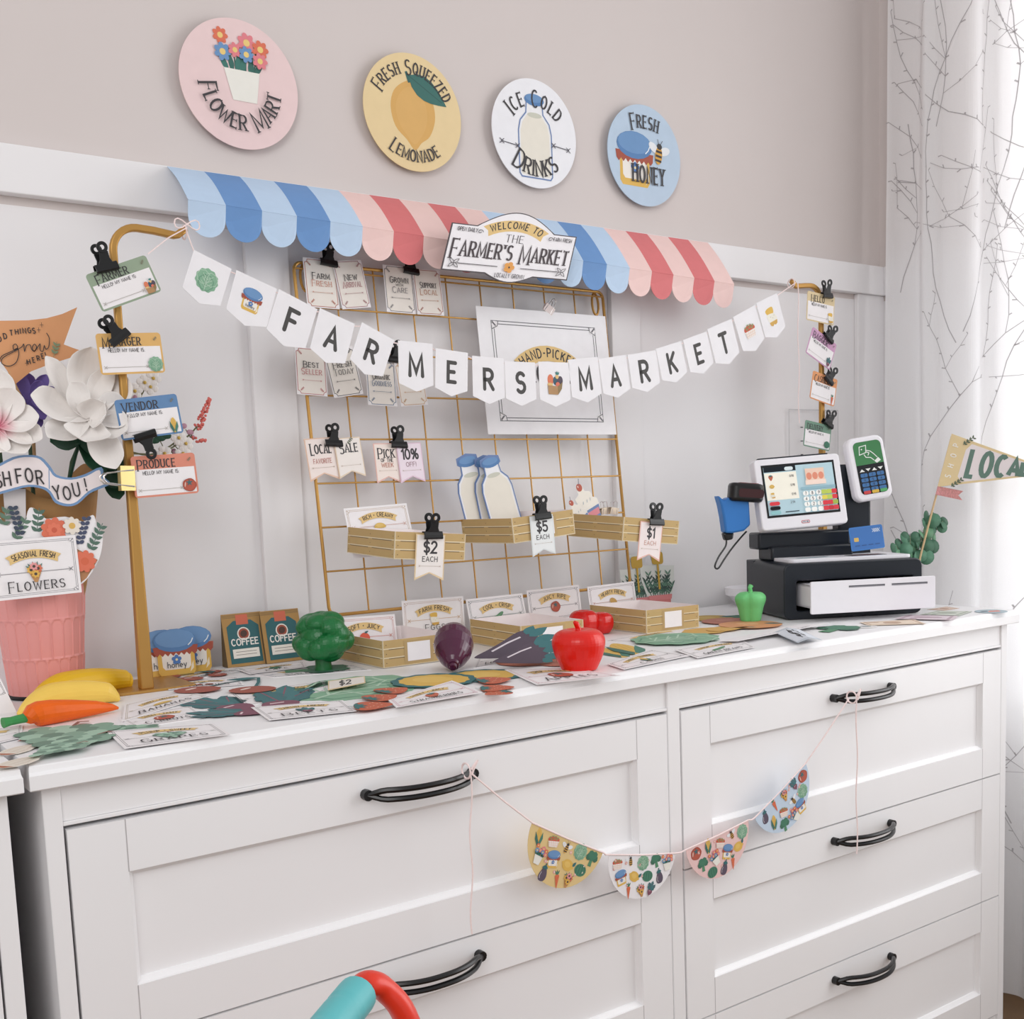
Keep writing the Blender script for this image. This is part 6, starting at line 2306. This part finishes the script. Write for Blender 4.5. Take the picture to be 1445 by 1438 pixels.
# kraft paper cone
bq = thing('kraft_bouquet_wrap', 'brown kraft paper cone standing in the pink pot around the flowers', 'wrapping paper', (PX, PY, 0.05))
km = M('#a57c4e', 0.7, var=0.06, scale=30)
vs, fs = [], []
NA = 64
for j in range(13):
    t = j / 12
    for k in range(NA):
        an = 2 * pi * k / NA
        r = 0.034 + 0.047 * t ** 0.8 + 0.002 * sin(3 * an + 4 * t) * t
        z = 0.0 + (0.215 + 0.018 * sin(2 * an + 0.6) + 0.008 * sin(5 * an)) * t
        vs.append((r * cos(an) * 1.0, r * sin(an) * .75, z))
for j in range(12):
    for k in range(NA):
        q = (k + 1) % NA
        fs.append((j * NA + k, j * NA + q, (j + 1) * NA + q, (j + 1) * NA + k))
w = obj('cone', MB().add(vs, fs, km), bq, smooth=3.0, fixn=False)
w.modifiers.new('paper', 'SOLIDIFY').thickness = 0.0007
mb = MB()
pts = [W(*p, -0.1445) - V((PX, PY, .05)) for p in ((4, 690), (36, 690), (37, 785), (12, 790))]
mb.add(pts, [(0, 1, 2, 3)], M('#cfc9c8', 0.7))
obj('paper_strip', mb, bq, fixn=False).modifiers.new('paper', 'SOLIDIFY').thickness = 0.0005

# bouquet cutout and Flowers sign in front of the pot
def poly_card(name, outline, y, col, draw, label, cat, th=0.0006, tilt=0.0, group=None, smooth_=False):
    n = V((0, -cos(tilt), sin(tilt)))
    cpx = (sum(p[0] for p in outline) / len(outline), sum(p[1] for p in outline) / len(outline))
    c = W(*cpx, y)
    ex, ey = V((1, 0, 0)), V((0, sin(tilt), cos(tilt)))
    k = 0.001
    pts = [PL(*p, c, n) - c for p in outline]
    loc = [(p.dot(ex) / k, p.dot(ey) / k) for p in pts]
    mb = MB()
    fr = frame(c, ex, ey)
    a = Art(mb, planar(Matrix.Identity(4), k))
    a.slab(cs(loc, 3) if smooth_ else loc, col, th)
    def at(px, py):
        p = PL(px, py, c, n) - c
        return p.dot(ex) / k, p.dot(ey) / k
    draw(a, at, loc)
    o = obj(name, mb, label=label, cat=cat, group=group, fixn=False)
    o.matrix_world = fr
    return o


def bouq(a, at, loc):
    a.poly([at(*p) for p in ((100, 770), (138, 790), (122, 816), (108, 827), (90, 830))], '#b57f52')
    for px, py, ang, n, c in ((52, 750, 80, 4, '#4d6e5f'), (22, 760, 60, 4, '#5a7a66'), (128, 775, 62, 5, '#4d6e5f'), (4, 740, 70, 3, '#5a7a66')):
        x, y = at(px, py)
        for i in range(n):
            d = 7 * i
            X, Y = x + d * cos(radians(ang)), y + d * sin(radians(ang))
            for s in (50, -50):
                a.poly(leafp(X, Y, 9, 4.6, ang + s), c, up=(i == 0 and s == 50))
        a.line([(x, y), (x + 7 * n * cos(radians(ang)), y + 7 * n * sin(radians(ang)))], 0.8, c, up=False)
    for px, py, ang in ((112, 765, 70), (28, 752, 100)):
        x, y = at(px, py)
        for i in range(6):
            X, Y = x + 6 * i * cos(radians(ang)), y + 6 * i * sin(radians(ang))
            for s in (-1, 1):
                a.ell(X + s * 2.6, Y, 3.2, 2.4, '#3d4664' if px > 50 else '#2f3d52', rot=s * 30, up=(i == 0 and s == -1), n=8)
    x, y = at(76, 748)
    m_daisy(a.at(x, y, 0.34), CORAL, '#cf5a3c', 9)
    m_daisy(a.at(x, y, 0.2), '#e8795a', '#cf5a3c', 8)
    x, y = at(101, 742)
    m_daisy(a.at(x, y, 0.24), '#efe5d8', '#e0b45a', 8)
    x, y = at(119, 792)
    m_daisy(a.at(x, y, 0.30), CORAL, '#d8643f', 9)


poly_card('bouquet_cutout', [(-20, 740), (-4, 728), (10, 742), (19, 736), (35, 735), (39, 722), (44, 716), (56, 722), (65, 732), (92, 729), (117, 736), (126, 729), (133, 728), (138, 746), (145, 754), (143, 778), (136, 797), (122, 818), (108, 828), (90, 832), (40, 836), (-10, 830)], -0.146, '#f4f1f2', bouq,
          'white-edged paper bouquet cutout behind the Flowers sign', 'paper cutout', smooth_=True)
card('produce_sign', [W(*p, -0.150) for p in ((-18, 765), (104, 754.5), (118, 836), (-14, 849))], lambda a, w, h: produce_sign(a, w, h, 'SEASONAL FRESH', 'Flowers', m_bouquet, '#8d8b90', '#77757a'), 'white bordered sign reading Flowers leaning on the pink pot', 'sign', 'produce signs standing at the crates')

# ribbon banner and orange flag
def ribb(a, at, loc):
    o = [(-50, 668), (-10, 662), (20, 648), (40, 645), (56, 648), (69, 662), (78, 673), (100, 677), (122, 672), (140, 663), (143, 675), (151, 681), (143, 685), (125, 693), (108, 708), (95, 711), (80, 706), (72, 694), (62, 687), (40, 684), (10, 691), (-20, 700), (-50, 712)]
    a.poly(cs([at(*p) for p in o], 3), '#f1e6e6')
    a.line([at(69, 659), at(69.5, 690)], 0.9, '#6f93bd')
    for s, pts_, h in (('FRESH', [(-38, 698), (-24, 695), (-10, 691), (-1, 688), (11, 685)], 15.5), ('FOR', [(28, 681), (42, 680), (57, 683)], 15.5), ('YOU', [(82, 704), (96, 705), (109, 700)], 15.5), ('!', [(122, 692)], 14)):
        for ch, p in zip(s, pts_):
            x, y = at(*p)
            a.at(x, y, 1, 4 if p[0] < 60 else 8).text(ch, 0, 0, h, '#2c2729', wt=0.13, sx=0.75)


poly_card('ribbon_banner', [(-54, 666), (-12, 659), (18, 645), (40, 642), (58, 645), (71, 658), (80, 670), (100, 674), (120, 669), (143, 659), (147, 673), (156, 682), (146, 688), (127, 696), (110, 711), (95, 714.5), (78, 709.5), (70, 697), (60, 690), (40, 687), (12, 694), (-18, 703), (-54, 716)], -0.158, '#6f93bd', ribb, 'wavy blue-edged paper ribbon reading Fresh for You on the kraft cone', 'paper banner', smooth_=True)


def growf(a, at, loc):
    def tx(s, pts_, h, wt, r=0):
        for ch, p in zip(s, pts_):
            x, y = at(*p)
            a.at(x, y, 1, r).text(ch, 0, 0, h, '#2e2624', wt=wt, sx=0.9)
    tx('GOOD', [(-16, 487), (-8, 485), (0, 482), (8, 478)], 6, 0.2, 8)
    tx('THINGS', [(16.5, 473.5), (24, 472), (29, 471), (34.5, 470.5), (41.5, 470), (48, 470.5)], 6, 0.2, 4)
    tx('HERE!', [(41, 514), (48, 511.5), (54.5, 509), (60.5, 506), (64.5, 504)], 5.6, 0.2, 10)
    g = [(-2, 512), (2, 503), (14, 497), (24, 492), (22, 486), (18, 488), (19, 494), (24, 492), (26, 500), (22, 512), (12, 517), (2, 513), (4, 505), (20, 496), (30, 490), (33, 486), (34, 496), (37, 488), (42, 487), (44, 493), (48, 496), (51, 490), (48, 486), (45, 491), (48, 496), (54, 488), (56, 486), (56, 494), (60, 496), (62, 488), (64, 493), (68, 490), (69, 478), (65, 470)]
    a.line([at(*p) for p in spl2(g)], 0.95, '#2e2624')
    x, y = at(76, 499)
    for i in range(3):
        for s in (-1, 1):
            a.poly(leafp(x + 1.4 * i, y + 4.4 * i, 6, 3, 75 + s * 45), '#7e8f6c', up=(i == 0 and s == -1))
    a.line([(x - 1, y - 4), (x + 4, y + 14)], 0.6, '#7e8f6c')
    for px, py in ((54, 466), (58, 459), (37, 513)):
        x, y = at(px, py)
        a.line([(x - 2, y), (x + 2, y)], .5, '#2e2624')
        a.line([(x, y - 3), (x, y + 3)], .5, '#2e2624', up=False)


def spl2(P, m=4):
    out = []
    for i in range(len(P) - 1):
        a, b, c_, d = P[max(0, i - 1)], P[i], P[i + 1], P[min(len(P) - 1, i + 2)]
        for k in range(m):
            q = k / m
            out.append(tuple(0.5 * (2 * b[j] + (c_[j] - a[j]) * q + (2 * a[j] - 5 * b[j] + 4 * c_[j] - d[j]) * q * q + (3 * b[j] - a[j] - 3 * c_[j] + d[j]) * q ** 3) for j in (0, 1)))
    return out + [P[-1]]


FGY = -0.125
gf = poly_card('garden_flag', [(-34, 458), (-14, 453), (8, 452.5), (40, 452), (66, 449), (88, 443), (109, 433.5), (101, 455), (90, 486), (103, 491), (121, 497), (96, 506), (70, 514), (44, 524), (20, 543.5), (14, 528), (-4, 504)], FGY, '#dd9c68', growf, 'orange paper flag reading Good Things Grow Here above the white blossoms', 'flag')
gi = gf.matrix_world.inverted()
obj('stick', MB().tube([gi @ W(4, 500, FGY + .002), gi @ W(22, 546, FGY + .002), gi @ W(46, 592, FGY + .006), gi @ V((PX + .005, PY - .01, .26))], 0.0021, M('#cfa676', 0.6), 8), gf, smooth=True)

# ------------------------------------------------------------------ flowers in the cone
def petal(c, tip, wid, cup, m, nrm, curl=0.25):
    c, tip = V(c), V(tip)
    d = tip - c
    L = d.length
    d.normalize()
    n = V(nrm)
    n = (n - d * n.dot(d)).normalized()
    s = d.cross(n)
    NU_, NV_ = 9, 8
    vs, fs = [], []
    for i in range(NU_ + 1):
        u = i / NU_
        wd = wid * (0.18 + 0.82 * min(1, u * 1.7) ** 0.7) * sqrt(max(0.0, 1 - max(0, (u - .35) / .65) ** 3.2)) + 0.0006
        for j in range(NV_ + 1):
            v = -1 + 2 * j / NV_
            h = cup * (v * v * wd / wid * .8 + sin(pi * u) * -.35) + curl * L * (u ** 2 - u * .6)
            vs.append(c + d * (L * u) + s * (wd * v / 2) + n * h)
    for i in range(NU_):
        for j in range(NV_):
            q = i * (NV_ + 1) + j
            fs.append((q, q + 1, q + NV_ + 2, q + NV_ + 1))
    return MB().add(vs, fs, m)


def blossom(name, label, cpx, cy, petals, mat, cat='flower', group=None, stem=True):
    c = W(*cpx, cy)
    t = thing(name, label, cat, c, group)
    for (px, py, dy, wd, cup, nr) in petals:
        tip = W(px, py, cy + dy)
        p = petal((0, 0, 0), tip - c, wd, cup, mat(px, py) if callable(mat) else mat, nr)
        o = obj('petal', p, t, smooth=3.0, fixn=False)
        o.modifiers.new('thick', 'SOLIDIFY').thickness = 0.0007
        sb = o.modifiers.new('subdiv', 'SUBSURF')
        sb.levels = sb.render_levels = 1
    if stem:
        b = V((PX + (c.x - PX) * .15, PY, 0.1)) - c
        obj('stem', MB().tube([(0, 0.002, -0.004), (b.x * .25, (b.y) * .6 + .003, -0.05), tuple(b)], 0.0025, M('#3c5a3a', 0.6), 8), t, smooth=True)
    return t


wm = M('#f3eeea', 0.6, var=0.02, scale=25)
wpk = bpy.data.materials.new('petal_white_to_pink')
wpk.use_nodes = True
nt = wpk.node_tree
b = nt.nodes['Principled BSDF']
b.inputs['Roughness'].default_value = 0.6
tc = nt.nodes.new('ShaderNodeTexCoord')
ln = nt.nodes.new('ShaderNodeVectorMath')
ln.operation = 'LENGTH'
cr = nt.nodes.new('ShaderNodeValToRGB')
cr.color_ramp.elements[0].color = (*lin('#d04a6e'), 1)
cr.color_ramp.elements[1].color = (*lin('#f3eeea'), 1)
cr.color_ramp.elements[1].position = 0.022
nt.links.new(tc.outputs['Object'], ln.inputs[0])
nt.links.new(ln.outputs['Value'], cr.inputs[0])
nt.links.new(cr.outputs[0], b.inputs['Base Color'])
F_ = (0, -1, 0.25)
blossom('magnolia', 'large white magnolia blossom spilling over the front of the kraft cone', (126, 590), -0.150, [
    (126, 492, 0.012, 0.062, 0.016, (0.1, -1, .1)), (60, 506, 0.010, 0.030, 0.010, (.4, -1, 0)), (172, 528, 0.010, 0.056, 0.015, (-.3, -1, .2)), (150, 508, 0.02, 0.06, 0.015, (-.2, -1, .1)),
    (40, 562, -0.002, 0.046, 0.014, (0.3, -1, .5)), (96, 540, -0.008, 0.036, 0.010, (.2, -1, .2)), (182, 575, -0.005, 0.050, 0.014, (-.4, -1, .3)),
    (66, 622, -0.020, 0.040, 0.012, (.2, -.8, .8)), (120, 628, -0.035, 0.056, 0.016, (0, -.8, .8)), (164, 664, -0.022, 0.040, 0.010, (-.3, -1, .4)), (180, 608, -0.018, 0.044, 0.013, (-.4, -1, .5)), (130, 560, -0.018, 0.038, 0.012, (0, -1, .2)), (152, 585, -0.026, 0.04, 0.012, (-.2, -1, .4))], wm, group='white magnolias in the bouquet')
blossom('magnolia', 'white magnolia blossom with a pink throat at the left edge', (-4, 600), -0.150, [
    (18, 548, -0.004, 0.040, 0.012, (.2, -1, .2)), (56, 590, -0.010, 0.040, 0.012, (.1, -1, .7)), (60, 622, -0.016, 0.036, 0.012, (.2, -1, .4)), (36, 642, -0.018, 0.040, 0.012, (.1, -1, .3)), (-20, 640, -0.018, 0.045, 0.012, (0, -1, .3)), (-40, 560, 0, 0.045, 0.012, (-.2, -1, .2)), (-6, 520, 0.006, 0.042, 0.012, (0, -1, .1))], wpk, group='white magnolias in the bouquet')
prng = random.Random(3)
blossom('purple_flower', 'purple many-petalled flower behind the orange flag', (44, 566), -0.108, [
    (44 + 44 * cos(a_) * prng.uniform(.6, 1.1), 562 + 42 * sin(a_) * prng.uniform(.6, 1.1), prng.uniform(-.018, .008), 0.016, 0.005, (cos(a_) * .4, -1, -sin(a_) * .4)) for a_ in [2 * pi * k / 15 for k in range(15)]], M('#6f5aa6', 0.6, var=0.25, scale=60))
lf = M('#1f4531', 0.45, var=0.15, scale=60)
for cpx, cy, tips, lb in (((112, 622), -0.135, [(70, 625, -0.02, .026), (156, 640, -0.012, .03), (148, 668, -0.012, .026), (62, 604, -.005, .024)], 'dark green leaves under the large magnolia'), ((150, 660), -0.128, [(162, 690, -0.02, .026), (182, 682, -.006, .022), (178, 648, -.01, .024), (168, 705, -.004, .024)], 'dark green leaves hanging at the right side of the cone')):
    c = W(*cpx, cy)
    t = thing('leaf_spray', lb, 'leaves', c, 'dark leaves in the bouquet')
    for (px, py, dy, wd) in tips:
        o = obj('leaf', petal((0, 0, 0), W(px, py, cy + dy) - c, wd, 0.004, lf, (0, -1, .5), 0.12), t, smooth=3.0, fixn=False)
        o.modifiers.new('thick', 'SOLIDIFY').thickness = 0.0006
    b = V((PX + .02, PY, 0.14)) - c
    obj('stem', MB().tube([(0, 0, 0), (b.x * .5, b.y * .6, b.z * .4), tuple(b)], 0.002, lf, 6), t, smooth=True)
# wild flower sprays showing right of the pole
SY = -0.085
for k, (path, heads, lb) in enumerate((([(150, 640), (182, 585), (198, 560), (207, 542)], [(204, 540, 'w'), (212, 546, 'w'), (190, 552, 'w'), (186, 560, 'p'), (216, 534, 'w')], 'thin spray with tiny white blossoms between the Manager and Vendor badges'),
                                     ([(150, 650), (210, 642), (236, 632), (252, 620)], [(252, 618, 'w'), (262, 626, 'w'), (244, 640, 'p'), (232, 640, 'w'), (258, 640, 'w'), (226, 622, 'g')], 'thin spray with daisies between the Vendor and Produce badges'),
                                     ([(150, 655), (225, 640), (262, 618), (278, 602)], [(287, 585, 'c'), (281, 621, 'd'), (262, 606, 'p'), (268, 616, 'p')], 'spray with a coral flower spike right of the Vendor badge'))):
    p0 = W(*path[0], SY)
    t = thing('flower_spray', lb, 'flower', p0, 'wild flower sprays in the bouquet')
    pts = spline([V((PX + .02, PY - .005, 0.16)) - p0] + [W(*p, SY) - p0 for p in path], 5)
    obj('stem', MB().tube(pts, 0.0011, M('#6b6a44', 0.6), 6), t, smooth=True)
    for hx, hy, kd in heads:
        h = W(hx, hy, SY - 0.002) - p0
        near = min(pts, key=lambda q: (q - h).length)
        mb = MB()
        if kd in 'cd':
            ax = V((0.45, -.1, 1)).normalized() if kd == 'c' else V((1, -.1, -.05)).normalized()
            L_ = 0.046 if kd == 'c' else 0.022
            cm_ = M('#d9685e', 0.6, var=0.25, scale=200)
            for i in range(70 if kd == 'c' else 24):
                u = rng.random()
                r_ = (0.0058 if kd == 'c' else 0.0035) * (1 - u * .75)
                an = rng.random() * 6.283
                s_ = ax.cross(V((0, 1, 0))).normalized()
                w_ = ax.cross(s_)
                mb.ball(h + ax * (L_ * (u - .5)) + s_ * r_ * cos(an) + w_ * r_ * sin(an), 0.0019, cm_, 6, 4)
            h = h - ax * L_ * .5
        elif kd == 'w':
            for i in range(5):
                an = 2 * pi * i / 5 + hx
                mb.ball(h + V((0.006 * cos(an), 0, 0.006 * sin(an))), (0.0052, 0.0016, 0.0045), wm, 8, 6)
            mb.ball(h + V((0, -0.0015, 0)), 0.0022, '#d8b44e', 8, 6)
        elif kd == 'p':
            for i in range(4):
                mb.ball(h + V((0.006 * rng.uniform(-1, 1), 0.002 * i, 0.006 * rng.uniform(-1, 1))), (0.004, 0.002, 0.0035), M('#b98a9c', 0.6), 8, 6)
        else:
            for i in range(3):
                mb.ball(h + V((0.008 * (i - 1), 0, 0.003 * i)), (0.008, 0.0012, 0.004), lf, 10, 6)
        mb.tube([near, h], 0.0007, M('#6b6a44', 0.6), 5)
        obj('flower_head', mb, t, smooth=3.0)
# paint chip on the front edge of the top
